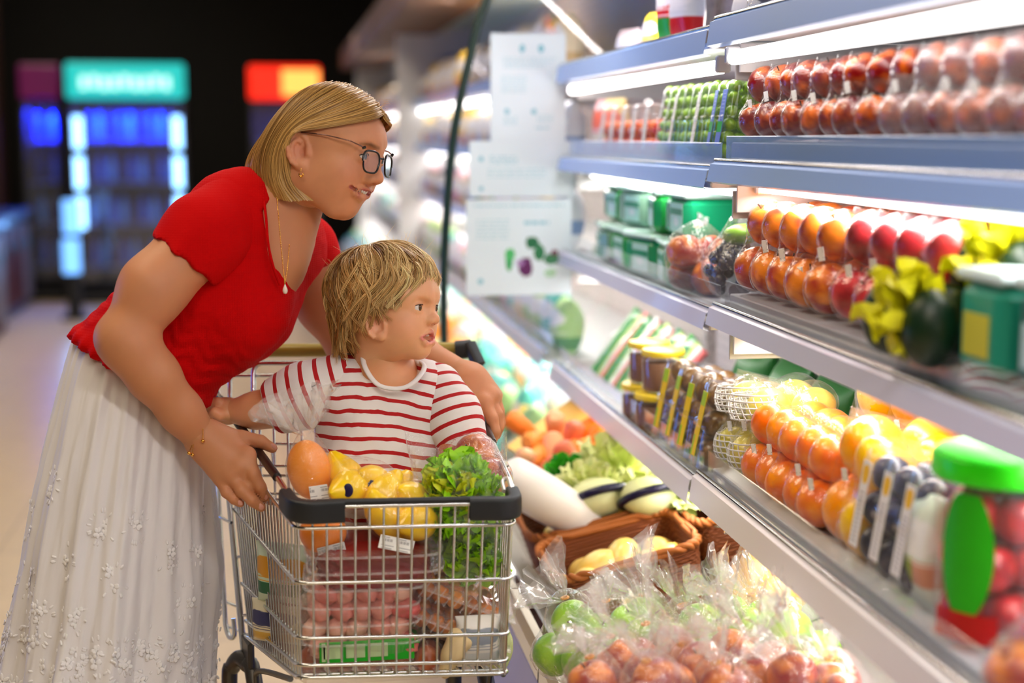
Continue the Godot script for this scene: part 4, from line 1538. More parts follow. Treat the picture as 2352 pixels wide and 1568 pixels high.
func child_head(h: Head, body: MB, t: Node3D) -> void:
	var f := Field.new()
	f.mirror_z = true
	f.ell(Vector3(-0.008, 0.022, 0), Vector3(0.086, 0.076, 0.069), 0.02)
	f.ell(Vector3(0.040, 0.020, 0), Vector3(0.054, 0.048, 0.054), 0.03)
	f.ell(Vector3(0.034, -0.022, 0), Vector3(0.045, 0.046, 0.050), 0.03)
	f.ell(Vector3(0.045, -0.044, 0.026), Vector3(0.034, 0.032, 0.028), 0.025)   # round cheeks
	f.cap(Vector3(-0.005, -0.045, 0.036), Vector3(0.030, -0.072, 0.018), 0.022, 0.020, 0.03)
	f.ell(h.l(966, 803), Vector3(0.019, 0.0165, 0.018), 0.022)
	f.ell(Vector3(0.052, -0.050, 0), Vector3(0.027, 0.028, 0.028), 0.022)
	f.cap(Vector3(0.080, 0.010, 0.008), Vector3(0.066, 0.012, 0.038), 0.011, 0.009, 0.02)
	f.ell(Vector3(0.089, -0.0045, 0.027), Vector3(0.012, 0.011, 0.016), 0.012, Basis.IDENTITY, 1)
	f.cap(h.l(984, 708), h.l(994, 728), 0.0066, 0.0076, 0.013)
	f.ell(h.l(1001, 733), Vector3(0.0092, 0.0080, 0.0085), 0.008)
	f.ell(h.l(989, 738, 0.0085), Vector3(0.0082, 0.0060, 0.0054), 0.007)
	f.cap(h.l(998, 744, 0.0045), h.l(991, 742, 0.006), 0.0022, 0.0018, 0.003)
	f.op[f.op.size() - 1] = 1
	f.ell(Vector3(0.0735, -0.0060, 0.027), Vector3(0.0124, 0.0124, 0.0135), 0.006)
	f.ell(Vector3(0.0855, -0.0062, 0.0285), Vector3(0.012, 0.0046, 0.0108), 0.0025, Basis(Vector3.UP, -0.30), 1)
	var mc := hit(f, h, 972.5, 775.5, 0.001)
	var mu := hit(f, h, 985, 766.5, 0.001)
	var ml := hit(f, h, 980, 786, 0.0005)
	f.cap(h.l(993, 763), mu, 0.0054, 0.0046, 0.006)
	f.cap(mu, mc, 0.0044, 0.0022, 0.005)
	f.cap(h.l(986, 787), ml, 0.0060, 0.0054, 0.006)
	f.cap(ml, mc, 0.0052, 0.0022, 0.005)
	f.ell(h.l(994, 775.5, 0.0), Vector3(0.018, 0.0062, 0.0130), 0.004, Basis.IDENTITY, 1)
	f.cap(hit(f, h, 984, 775.5, 0.002), mc + Vector3(0.003, 0, 0), 0.0048, 0.0012, 0.003)
	f.op[f.op.size() - 1] = 1
	# ear, lower half seen under the hair
	var eb := Basis(Vector3.UP, 0.45) * Basis(Vector3(0, 0, 1), 0.15)
	var ec := h.l(872, 745, 0.062)
	f.ell(ec, Vector3(0.0165, 0.027, 0.0060), 0.006, eb)
	f.ell(ec + eb * Vector3(0.003, 0.000, 0.008), Vector3(0.010, 0.016, 0.0060), 0.004, eb, 1)
	var hx := []
	for k in 12:
		var a := lerpf(-0.6, 4.2, k / 11.0)
		hx.append(ec + eb * Vector3(0.0155 * cos(a), 0.025 * sin(a), 0.0045))
	for k in 11: f.cap(hx[k], hx[k + 1], 0.0033, 0.0032, 0.003)
	f.ell(ec + eb * Vector3(0.006, -0.021, 0.002), Vector3(0.0075, 0.0085, 0.0055), 0.005, eb)
	f.cap(Vector3(-0.018, -0.02, 0), Vector3(-0.022, -0.085, 0), 0.040, 0.038, 0.035)
	var base := lin(Color(0.915, 0.680, 0.510))
	var red := lin(Color(0.93, 0.56, 0.46))
	var lips := lin(Color(0.86, 0.50, 0.46))
	var inside := lin(Color(0.36, 0.10, 0.09))
	var up := [h.l(993, 763), mu, mc]
	var lo := [h.l(986, 787), ml, mc]
	var mouth := h.l(985, 775)
	var brow := [h.l(984, 690, 0.010), h.l(966, 688, 0.024), h.l(946, 697, 0.040)]
	var browc := lin(Color(0.80, 0.58, 0.40))
	var col := func(p: Vector3, _g: Vector3) -> Color:
		p.z = absf(p.z)
		var c := base * (1.0 + 0.04 * fnoise.get_noise_3dv(p * 60.0))
		c = tint(c, red, 0.38 * (1.0 - p.distance_to(Vector3(0.058, -0.035, 0.040)) / 0.034))
		c = tint(c, red, 0.25 * (1.0 - p.distance_to(h.l(1000, 733)) / 0.016))
		c = tint(c, red, 0.45 * (1.0 - p.distance_to(ec) / 0.036))
		var dl := minf(minf(seg_dist(p, up[0], up[1]) - 0.0050, seg_dist(p, up[1], up[2]) - 0.0038), minf(seg_dist(p, lo[0], lo[1]) - 0.0058, seg_dist(p, lo[1], lo[2]) - 0.0042))
		c = tint(c, lips, (0.0012 - dl) / 0.0018)
		c = tint(c, inside, 1.0 - maxf(0.0, p.distance_to(mouth) - 0.006) / 0.003)
		var db := minf(seg_dist(p, brow[0], brow[1]) - 0.0016, seg_dist(p, brow[1], brow[2]) - 0.0012)
		c = tint(c, browc, 0.5 * (0.002 - db) / 0.003)
		c.a = 1.0
		return c
	add_head(f, h, 0.0027, body, col)
	for s in [1.0, -1.0]:
		eyeball(h, Vector3(0.0735, -0.006, 0.027 * s), 0.0112, Vector3(1, 0.02, -0.10), Color(0.40, 0.27, 0.15), "eye", t)
		var lash := []
		for k in 9:
			var u := k / 8.0
			lash.append(h.out(Vector3(0.0865 - 0.0080 * pow(absf(u - 0.35), 1.5) * 2.0, -0.0018 + 0.0020 * sin(PI * u) - 0.002 * u, s * (0.0175 + 0.0215 * u))))
		wpart("eyelash", tb(lash, 0.0007, 5), mat(Color(0.25, 0.16, 0.10), 0.7), t)
	var teeth := MB.new()
	for k in 6:
		var u := (k - 2.5) * 0.0046
		teeth.merge(MB.new().ball(Transform3D(Basis.from_scale(Vector3(0.0026, 0.0034, 0.0024)), h.l(985, 768.5) + Vector3(-0.002 - u * u * 25.0, 0, u)), 8, 6))
	var tm := MB.new()
	tm.merge(teeth, h.xf())
	tag(wpart("teeth", tm.done(), mat(Color(0.93, 0.91, 0.87), 0.25), t), "", "", "", "stuff")

func child_body(body: MB) -> void:
	var sc := skin_color(lin(Color(0.89, 0.65, 0.47)), lin(Color(0.88, 0.52, 0.40)))
	var f := Field.new()
	f.cap(P(876, 770, 2.465), P(880, 860, 2.475), 0.041, 0.046, 0.03)
	f.cap(P(810, 890, 2.50), P(955, 890, 2.51), 0.038, 0.038, 0.05)
	f.cap(P(860, 935, 2.495), P(915, 935, 2.50), 0.052, 0.052, 0.05)
	f.mesh(0.006, body, sc)
	# arm that reaches back to the rail
	f = Field.new()
	f.chain([P(750, 880, 2.475), P(640, 934, 2.485), P(588, 942, 2.50), P(536, 944, 2.515)], [0.036, 0.0335, 0.030, 0.0225], 0.02)
	f.mesh(0.006, body, sc)
	f = Field.new()
	f.chain([P(545, 944, 2.513), P(524, 943, 2.518)], [0.0225, 0.021], 0.01)
	f.cap(P(520, 940, 2.520), P(497, 932, 2.520), 0.0195, 0.0155, 0.012)
	f.cap(P(520, 948, 2.518), P(498, 950, 2.514), 0.0180, 0.0150, 0.012)
	for k in 4:
		var y := 924.0 + 9.0 * k
		var z := 2.505 + 0.004 * k
		finger(f, [P(500 - k, y, z), P(484 + 2 * k, y + 2, z + 0.004), P(476 + 3 * k, y + 9, z + 0.016), P(486 + 2 * k, y + 15, z + 0.024)], [0.0098, 0.0090, 0.0082, 0.0072])
	finger(f, [P(520, 952, 2.500), P(505, 953, 2.492), P(493, 946, 2.490), P(486, 950, 2.494)], [0.0105, 0.0095, 0.0084, 0.0070])
	f.mesh(0.0028, body, sc)
	# the other forearm goes down behind the groceries
	f = Field.new()
	f.chain([P(1012, 895, 2.50), P(1066, 1030, 2.455), P(1040, 1080, 2.42), P(1010, 1110, 2.40)], [0.036, 0.032, 0.027, 0.022], 0.02)
	f.mesh(0.007, body, sc)

func child_shirt(t: Node3D) -> void:
	var im := Image.create(4, 128, false, Image.FORMAT_RGB8)
	im.fill(Color(0.905, 0.885, 0.875))
	im.fill_rect(Rect2i(0, 20, 4, 38), Color(0.70, 0.035, 0.065))
	var sm := mat(Color.WHITE, 0.85)
	sm.albedo_texture = ImageTexture.create_from_image(im)
	sm.rim_enabled = true
	sm.rim = 0.1
	var rx := view.basis.x
	var ry := view.basis.y
	var o := P(875, 1000, 2.46)
	var f := Field.new()
	f.cap(P(790, 882, 2.485), P(975, 890, 2.50), 0.050, 0.048, 0.05)
	f.cap(P(838, 960, 2.485), P(930, 965, 2.50), 0.077, 0.076, 0.06)
	f.cap(P(838, 1080, 2.475), P(918, 1085, 2.49), 0.080, 0.078, 0.06)
	f.cap(P(850, 1180, 2.47), P(920, 1185, 2.49), 0.082, 0.082, 0.05)
	f.cap(P(890, 770, 2.47), P(894, 850, 2.462), 0.041, 0.045, 0.006)
	f.op[f.op.size() - 1] = 1
	f.ell(P(898, 852, 2.45), Vector3(0.047, 0.024, 0.056), 0.006)
	f.op[f.op.size() - 1] = 1
	f.bump = func(p: Vector3) -> float:
		var q := p - o
		var x := q.dot(rx)
		var y := q.dot(ry)
		return 0.0040 * fnoise.get_noise_3dv(Vector3(x * 9.0 + y * 5.0, y * 7.0 - x * 6.0, p.z * 5.0)) + 0.0022 * fnoise.get_noise_2d(x * 22.0 - y * 16.0, y * 9.0)
	var uvf := func(p: Vector3) -> Vector2:
		var q := p - o
		var x := q.dot(rx)
		var y := q.dot(ry)
		var v := -y - 0.13 * x + 0.006 * sin(x * 24.0 + 1.0 + y * 6.0) + 0.003 * fnoise.get_noise_2d(x * 20.0, y * 12.0)
		return Vector2(0.5, v / 0.0222)
	var m := MB.new()
	f.mesh(0.0058, m, null, uvf)
	var shirt := wpart("striped_shirt", m.done(), sm, t)
	# sleeves
	for s in 2:
		f = Field.new()
		var a := P(778, 880, 2.480) if s == 0 else P(1000, 895, 2.50)
		var b := P(700, 908, 2.478) if s == 0 else P(1040, 960, 2.475)
		var c := P(600, 945, 2.485) if s == 0 else P(1082, 1075, 2.44)
		f.chain([a, b, c], [0.052, 0.053, 0.047] if s == 0 else [0.050, 0.047, 0.043], 0.03)
		var dir := (c - b).normalized()
		var endp := P(619, 930, 2.48) if s == 0 else P(1074, 1052, 2.45)
		f.cut(endp, dir)
		f.bump = func(p: Vector3) -> float: return 0.0030 * fnoise.get_noise_3dv(p * 16.0) + 0.0016 * fnoise.get_noise_3dv(p * 34.0)
		m = MB.new()
		f.mesh(0.0055, m, null, func(p: Vector3) -> Vector2: return Vector2(0.5, (endp - p).dot(dir) / (0.0245 if s == 0 else 0.0235) + 0.05 + 0.10 * fnoise.get_noise_3dv(p * 9.0)))
		part("sleeve", m.done(), sm, shirt)
	# collar band
	var band := curve([P(832, 806, 2.455), P(838, 842, 2.425), P(864, 880, 2.408), P(898, 892, 2.404), P(934, 888, 2.410), P(962, 866, 2.425), P(974, 840, 2.455), P(950, 822, 2.51), P(905, 806, 2.55), P(860, 800, 2.54), P(838, 800, 2.49), P(832, 806, 2.455)], 5)
	part("collar", MB.new().tube(band, 0.0046, 8, false, 0.6).done(), mat(Color(0.90, 0.885, 0.88), 0.85), shirt)
	# trousers, kneeling in the basket
	f = Field.new()
	f.cap(P(860, 1195, 2.50), P(915, 1195, 2.50), 0.080, 0.080, 0.05)
	for x in [845.0, 932.0]:
		f.chain([P(x + 10, 1215, 2.49), P(x, 1350, 2.46)], [0.062, 0.045], 0.03)
		f.chain([P(x, 1350, 2.46), P(x + 4, 1372, 2.60)], [0.043, 0.034], 0.03)
	m = MB.new()
	f.mesh(0.012, m)
	wpart("trousers", m.done(), mat(Color(0.09, 0.10, 0.16), 0.85), t)

func child_hair(h: Head, t: Node3D) -> void:
	var m := MB.new()
	var r2 := RandomNumberGenerator.new()
	r2.seed = 77
	var c0 := Vector3(-0.008, 0.024, 0)
	var rad := Vector3(0.088, 0.073, 0.072)
	var dark := lin(Color(0.52, 0.34, 0.17))
	var mid := lin(Color(0.88, 0.66, 0.36))
	var light := lin(Color(1.0, 0.90, 0.66))
	# cap under the locks
	var rows := []
	for j in 17:
		var row := PackedVector3Array()
		for i in 40:
			var a := -TAU * i / 40.0
			var front := cos(a)
			var low := lerpf(1.80, 1.28, smoothstep(0.15, 0.75, front))
			if front < 0.0: low = lerpf(1.80, 2.15, -front)
			var th := low * (1.0 - j / 16.0)
			row.append(h.out(c0 + Vector3(sin(th) * cos(a), cos(th), sin(th) * sin(a)) * rad))
		rows.append(row)
	m.col = dark
	m.sheet(rows, true)
	# locks start near the crown and fall round the head
	var crown := Vector3(-0.25, 0.95, 0.10).normalized()
	var side := crown.cross(Vector3(0.3, 0, 1)).normalized()
	var side2 := crown.cross(side)
	for k in 640:
		var az := r2.randf() * TAU
		var spread := pow(r2.randf(), 0.65) * 1.25
		var od0 := (side * cos(az) + side2 * sin(az)).normalized()
		var root := (crown * cos(spread) + od0 * sin(spread)).normalized()
		var fwd := od0.x
		var stop := 0.0                       # angle from the crown where the lock ends
		if fwd > 0.40: stop = r2.randf_range(1.68, 1.98)      # fringe
		elif fwd > -0.2: stop = r2.randf_range(1.75, 2.25)   # over the ears
		else: stop = r2.randf_range(2.0, 2.62)                # nape
		stop = maxf(stop, spread + 0.40)
		if fwd > 0.40: stop = minf(stop, 2.0)
		# neighbouring locks sweep alike
		var sweep := 0.85 * fnoise.get_noise_3dv(root * 2.6) + 0.35 * fnoise.get_noise_3dv(root * 8.0)
		if fwd > 0.2 and od0.z > -0.2: sweep -= 0.30 * od0.z
		var lift := 0.008 + 0.008 * fnoise.get_noise_3dv(root * 5.0 + Vector3(9, 0, 0)) + r2.randf_range(-0.003, 0.005)
		var curl := fnoise.get_noise_3dv(root * 4.0 + Vector3(0, 7, 0)) * 1.6
		var tone := 0.5 + 0.75 * fnoise.get_noise_3dv(root * 7.0 + Vector3(3, 3, 3)) + r2.randf_range(-0.22, 0.22)
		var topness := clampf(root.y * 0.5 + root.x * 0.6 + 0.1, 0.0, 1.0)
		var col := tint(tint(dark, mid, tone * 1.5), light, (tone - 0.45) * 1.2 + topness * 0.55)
		col.a = 1.0
		var n := 13
		var center := []
		var wv := r2.randf_range(0.002, 0.0065)
		var ph := r2.randf() * TAU
		var flip := r2.randf_range(0.2, 1.0) * (1.0 if r2.randf() < 0.55 else -0.6)
		var knee := 1.55 if fwd > 0.40 else 1.72
		for q in n:
			var s := float(q) / (n - 1)
			var ang := lerpf(spread, stop, s)
			var az2 := az + sweep * (s * 0.5 + s * s) + 0.16 * sin(s * 5.0 + curl * 2.0) * s
			var od := (side * cos(az2) + side2 * sin(az2)).normalized()
			var on := minf(ang, knee)
			var d := (crown * cos(on) + od * sin(on)).normalized()
			var off := lift * sin(PI * minf(0.93, s * 1.0 + 0.10)) + 0.004
			var p := c0 + d * rad
			var hang := maxf(0.0, ang - knee)
			if hang > 0.0:
				p += Vector3(d.x * 0.004, -hang * (0.098 if fwd < 0.40 else 0.105), d.z * 0.004)
				if fwd < 0.40: p -= Vector3(d.x, 0, d.z) * hang * hang * 0.034
				else: p -= Vector3(d.x, 0, 0) * hang * 0.010
				off += flip * hang * hang * (0.040 if fwd < 0.2 else 0.020)
			p += d * off
			p += od.cross(d) * wv * sin(s * 8.0 + ph) * s
			center.append(p)
		var hairs := r2.randi_range(8, 13)
		for e in hairs:
			var line := []
			var sp := Vector3(r2.randf_range(-1, 1), r2.randf_range(-1, 1), r2.randf_range(-1, 1)) * 0.0052
			var sp2 := Vector3(r2.randf_range(-1, 1), r2.randf_range(-1, 1), r2.randf_range(-1, 1)) * 0.0030
			for q in n:
				var s := float(q) / (n - 1)
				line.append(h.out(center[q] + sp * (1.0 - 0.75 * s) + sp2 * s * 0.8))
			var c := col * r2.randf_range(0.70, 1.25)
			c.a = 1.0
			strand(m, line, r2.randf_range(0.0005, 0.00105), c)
	# fine stray hairs on top
	for k in 70:
		var d := Vector3(r2.randf_range(-0.9, 0.8), r2.randf_range(0.3, 1.0), r2.randf_range(-0.6, 0.6)).normalized()
		var p := c0 + d * rad
		var w := Vector3(r2.randf_range(-1, 1), r2.randf_range(0.0, 0.9), r2.randf_range(-1, 1)).normalized()
		var ln := r2.randf_range(0.012, 0.034)
		strand(m, curve([h.out(p), h.out(p + (d + w * 0.6) * ln * 0.5), h.out(p + (d * 0.6 + w) * ln)], 3), 0.0003, light)
	tag(wpart("hair", m.done(), hair_mat(), t), "tousled light blond hair")

func hair_mat() -> StandardMaterial3D:
	var m := vmat(0.36)
	m.cull_mode = BaseMaterial3D.CULL_DISABLED
	m.backlight_enabled = true
	m.backlight = Color(0.5, 0.42, 0.28)
	return m
# ---------- groceries ----------
const ORD := ["first", "second", "third", "fourth", "fifth", "sixth", "seventh", "eighth", "ninth", "tenth", "eleventh", "twelfth", "thirteenth", "fourteenth"]
var cache := {}

# a round fruit about its middle: r radius, tall stretch, dimple depth, two skin colours
func fruit(kind: String, variant: int) -> ArrayMesh:
	var key := kind + str(variant)
	if cache.has(key): return cache[key]
	var r := 0.036
	var tall := 1.0
	var dimple := 0.10
	var c1 := Color(0.62, 0.05, 0.06)
	var c2 := Color(0.95, 0.62, 0.16)
	var mixat := 0.55
	var freq := 1.6
	match kind:
		"nectarine":
			c1 = Color(0.44, 0.005, 0.03); c2 = Color(0.93, 0.45, 0.05); mixat = 0.80
		"peach":
			c1 = Color(0.66, 0.07, 0.03); c2 = Color(0.98, 0.58, 0.05); mixat = 0.50
		"pink_apple":
			c1 = Color(0.60, 0.01, 0.10); c2 = Color(0.84, 0.14, 0.18); r = 0.038
		"green_apple":
			c1 = Color(0.45, 0.72, 0.01); c2 = Color(0.64, 0.86, 0.04); r = 0.037; dimple = 0.16
		"red_apple":
			c1 = Color(0.56, 0.03, 0.06); c2 = Color(0.88, 0.50, 0.10); r = 0.037; dimple = 0.16; mixat = 0.66
		"orange":
			c1 = Color(0.93, 0.42, 0.0); c2 = Color(1.0, 0.60, 0.02); r = 0.038; dimple = 0.02
		"grapefruit":
			c1 = Color(1.0, 0.60, 0.02); c2 = Color(1.0, 0.74, 0.08); r = 0.050; dimple = 0.02
		"lemon":
			c1 = Color(0.96, 0.76, 0.0); c2 = Color(1.0, 0.84, 0.04); r = 0.030; tall = 1.28; dimple = -0.16
		"pear":
			c1 = Color(0.80, 0.76, 0.22); c2 = Color(0.92, 0.86, 0.42); r = 0.042; dimple = 0.0; tall = 1.05
		"mango":
			c1 = Color(1.0, 0.70, 0.02); c2 = Color(1.0, 0.82, 0.08); r = 0.042; tall = 1.25; dimple = 0.0
		"plum":
			c1 = Color(0.10, 0.10, 0.19); c2 = Color(0.24, 0.24, 0.36); r = 0.026; tall = 1.1
		"kiwi":
			c1 = Color(0.36, 0.24, 0.09); c2 = Color(0.50, 0.36, 0.16); r = 0.027; tall = 1.25; dimple = 0.0; freq = 4.0
		"tomato":
			c1 = Color(0.85, 0.10, 0.05); c2 = Color(0.98, 0.55, 0.10); r = 0.021; dimple = 0.06
		"squash":
			c1 = Color(0.96, 0.80, 0.36); c2 = Color(1.0, 0.90, 0.56); r = 0.036; tall = 1.75; dimple = 0.0
		"grape":
			c1 = Color(0.46, 0.66, 0.10); c2 = Color(0.66, 0.82, 0.24); r = 0.0115; tall = 1.2; dimple = 0.0
		"dark_grape":
			c1 = Color(0.05, 0.05, 0.11); c2 = Color(0.13, 0.11, 0.22); r = 0.0115; tall = 1.15; dimple = 0.0
		"egg":
			c1 = Color(0.62, 0.30, 0.16); c2 = Color(0.72, 0.40, 0.24); r = 0.021; tall = 1.28; dimple = 0.0
	var small := kind in ["grape", "dark_grape", "tomato"]
	var nu := 10 if small else 22
	var nv := 7 if small else 15
	var m := MB.new()
	var rows := []
	var cols := []
	var l1 := lin(c1)
	var l2 := lin(c2)
	var sh := Vector3(variant * 7.3, variant * 3.1, kind.length())
	for j in nv + 1:
		var th := PI * j / nv
		var row := PackedVector3Array()
		var cl_ := []
		for i in nu:
			var a := -TAU * i / nu
			var d := Vector3(sin(th) * cos(a), -cos(th), sin(th) * sin(a))
			var rr := r
			rr *= 1.0 - dimple * (exp(-pow((PI - th) / 0.42, 2.0)) * 2.2 + exp(-pow(th / 0.35, 2.0)) * 1.2)
			if kind in ["nectarine", "peach"]: rr *= 1.0 - 0.06 * exp(-pow(d.z / 0.16, 2.0)) * maxf(0.0, d.x + 0.3)
			if kind == "pear" and d.y > 0.0: rr *= 1.0 - 0.28 * d.y
			if kind == "squash": rr *= 1.0 - 0.26 * smoothstep(-0.2, 1.0, d.y)
			if kind == "mango": rr *= 1.0 + 0.08 * d.x * d.y
			rr *= 1.0 + 0.025 * fnoise.get_noise_3dv(d * 1.2 + sh)
			row.append(Vector3(d.x, d.y * tall, d.z) * rr)
			var n := fnoise.get_noise_3dv(d * freq * 0.55 + sh) * 1.1 + 0.25 * fnoise.get_noise_3dv(d * 6.0 + sh) + (0.22 * d.y if kind in ["nectarine", "red_apple", "peach"] else 0.0)
			var c := tint(l1, l2, smoothstep(mixat - 0.45, mixat + 0.45, 0.5 + n))
			if kind in ["orange", "grapefruit", "lemon"]: c *= 1.0 + 0.05 * fnoise.get_noise_3dv(d * 40.0)
			c.a = 1.0
			cl_.append(c)
		rows.append(row)
		cols.append(cl_)
	m.sheet(rows, true, cols)
	if dimple >= 0.08:
		m.col = lin(Color(0.20, 0.13, 0.06))
		m.tube([Vector3(0, r * 0.70, 0), Vector3(0.002, r * 1.02, 0.001)], 0.0014, 5)
	cache[key] = m.done()
	return cache[key]

func hull(key: String, pts: Array, grow: float, k: float, cell := 0.009) -> ArrayMesh:
	if cache.has(key): return cache[key]
	var f := Field.new()
	for p in pts: f.ell(p[0], p[1] + Vector3.ONE * grow, k)
	var amp := grow * 0.9
	f.bump = func(p: Vector3) -> float: return amp * fnoise.get_noise_3dv(p * 16.0) + amp * 0.6 * absf(fnoise.get_noise_3dv(p * 38.0))
	var m := MB.new()
	f.mesh(cell, m)
	cache[key] = m.done()
	return cache[key]

func sticker(called: String, w: float, h: float, at: Transform3D, m: Material, t: Node) -> MeshInstance3D:
	var key := "sticker%.3f%.3f" % [w, h]
	if not cache.has(key): cache[key] = bx(Vector3.ZERO, Vector3(w, h, 0.0012), 0.0004)
	var o := part(called, cache[key], m, t)
	o.transform = at
	return o

func label_mat() -> StandardMaterial3D:
	if M.has("price"): return M.price
	var im := Image.create(64, 48, false, Image.FORMAT_RGB8)
	im.fill(Color(0.93, 0.93, 0.92))
	for k in 4: im.fill_rect(Rect2i(8, 8 + k * 8, 48 - k * 7, 2), Color(0.55, 0.55, 0.58))
	for k in 10: im.fill_rect(Rect2i(10 + k * 4, 37, 2 if k % 3 else 1, 8), Color(0.35, 0.35, 0.38))
	M.price = mat(Color.WHITE, 0.5)
	M.price.albedo_texture = ImageTexture.create_from_image(im)
	M.price.uv1_triplanar = true
	M.price.uv1_scale = Vector3(38, 38, 38)
	return M.price

# a tray of fruit in cling film, standing on its edge: 2 high, n deep
func wrapped_pack(called: String, kind: String, label: String, at: Vector3, lean: float, variant: int, deep := 2, group := "", spin := 0.0, milky := false, big := 1.0) -> Node3D:
	var r: float = {"nectarine": 0.036, "peach": 0.037, "pink_apple": 0.040, "orange": 0.038, "grapefruit": 0.050, "pear": 0.045, "mango": 0.046, "plum": 0.027}[kind]
	var t := thing(called, label, "fruit pack", at, group)
	t.rotation.y = spin * 0.5
	t.scale = Vector3.ONE * 0.965 * big
	var slope := 0.26
	var pts := []
	for i in deep:
		for j in 2:
			var jitter := Vector3(rng.randf_range(-1, 1), 0, rng.randf_range(-1, 1)) * r * 0.05
			var p := Vector3(r + i * r * 1.96 + j * r * 1.98 * slope, r + 0.002 + j * r * 1.92, 0)
			pts.append([p, Vector3.ONE * r])
			var o := part(kind, fruit(kind, (variant + i * 2 + j * 3) % 5), M.fruit, t, p + jitter)
			o.rotation = Vector3(rng.randf_range(-0.8, 0.8), rng.randf() * TAU, rng.randf_range(-0.6, 0.6))
	part("film", hull("film_%s_%d" % [kind, deep], pts, 0.0018, 0.035, 0.010), M.milky if milky else M.wrap, t)
	var tk := "tray_%s_%d" % [kind, deep]
	if not cache.has(tk): cache[tk] = bx(Vector3.ZERO, Vector3(r * deep * 1.8, r * 3.3, 0.004), 0.0015)
	var tr := part("tray", cache[tk], M.clear, t, Vector3(r * deep + r * 0.5, r * 2.0, -r * 1.0))
	tr.rotation.z = -slope
	sticker("price_label", 0.011, 0.019, Transform3D(Basis(Vector3.UP, -1.1) * Basis(Vector3.BACK, 0.2), Vector3(r * 0.45, r * (1.9 + 0.5 * sin(variant * 2.3)), r * 0.42)), label_mat(), t)
	return t

func bag_tail(key: String, size: float) -> ArrayMesh:
	if cache.has(key): return cache[key]
	var m := MB.new()
	var s0 := float(key.hash() % 97)
	var rows := []
	for j in 14:
		var s := j / 13.0
		var row := PackedVector3Array()
		for i in 54:
			var a := -TAU * i / 54.0
			var rr := lerpf(0.005, size * 0.62, pow(s, 0.75)) * (1.0 + 0.55 * fnoise.get_noise_2d(cos(a) * 1.6 + s0, sin(a) * 1.6 + s))
			var fold := 0.42 * sin(a * 11.0 + s0) + 0.30 * fnoise.get_noise_2d(a * 4.0 + s0, s * 1.5)
			rr *= 1.0 + fold * minf(1.0, s * 2.5)
			var y := size * s * (0.85 + 0.35 * fnoise.get_noise_2d(cos(a) * 1.3, sin(a) * 1.3 + s0))
			row.append(Vector3(cos(a) * rr, y, sin(a) * rr * 0.42))
		rows.append(row)
	m.sheet(rows, true)
	cache[key] = m.done()
	return cache[key]

# apples tied in a thin clear bag
func apple_bag(called: String, kind: String, label: String, at: Vector3, variant: int, tail: Vector3, tail_size: float, group := "") -> Node3D:
	var t := thing(called, label, "bag of apples" if "apple" in kind else "bag of fruit", at, group)
	t.basis = Basis(Vector3.BACK, 0.225 if at.y < 0.75 else 0.0) * Basis(Vector3.UP, variant * 1.7)
	var r := 0.037
	var set_ := [Vector3(-0.037, 0.036, -0.020), Vector3(0.037, 0.036, -0.022), Vector3(0.0, 0.036, 0.043), Vector3(0.004, 0.092, 0.004)] if variant % 2 == 0 else [Vector3(-0.038, 0.036, 0.010), Vector3(0.038, 0.036, -0.006), Vector3(0.002, 0.080, 0.034), Vector3(-0.006, 0.086, -0.030)]
	var pts := []
	for k in set_.size():
		pts.append([set_[k], Vector3.ONE * r])
		var o := part("apple" if "apple" in kind else kind, fruit(kind, (variant + k) % 5), M.fruit, t, set_[k])
		o.rotation = Vector3(rng.randf_range(-1.2, 1.2), rng.randf() * TAU, rng.randf_range(-1.2, 1.2))
	pts.append([Vector3(0, 0.125, 0), Vector3.ONE * 0.012])
	part("bag_film", hull("bag%d" % (variant % 2), pts, 0.0035, 0.055, 0.010), M.bag, t)
	var tl := part("bag_top", bag_tail("tail%d_%d" % [variant % 4, int(tail_size * 200.0)], tail_size * 0.95), M.tail, t)
	var up := tail.normalized()
	var x := up.cross(Vector3.BACK if absf(up.z) < 0.8 else Vector3.RIGHT).normalized()
	tl.transform = Transform3D(Basis(x, up, x.cross(up)).rotated(Vector3.UP, 0.0), Vector3(0, 0.134, 0))
	if not cache.has("tie"): cache.tie = MB.new().tube(MB.ring(Vector3.ZERO, Vector3(0.006, 0, 0), Vector3(0, 0, 0.006), 10), 0.0022, 5).done()
	if not M.has("tie"): M.tie = mat(Color(0.85, 0.55, 0.08), 0.4)
	part("tie", cache.tie, M.tie, t, Vector3(0, 0.135, 0))
	return t

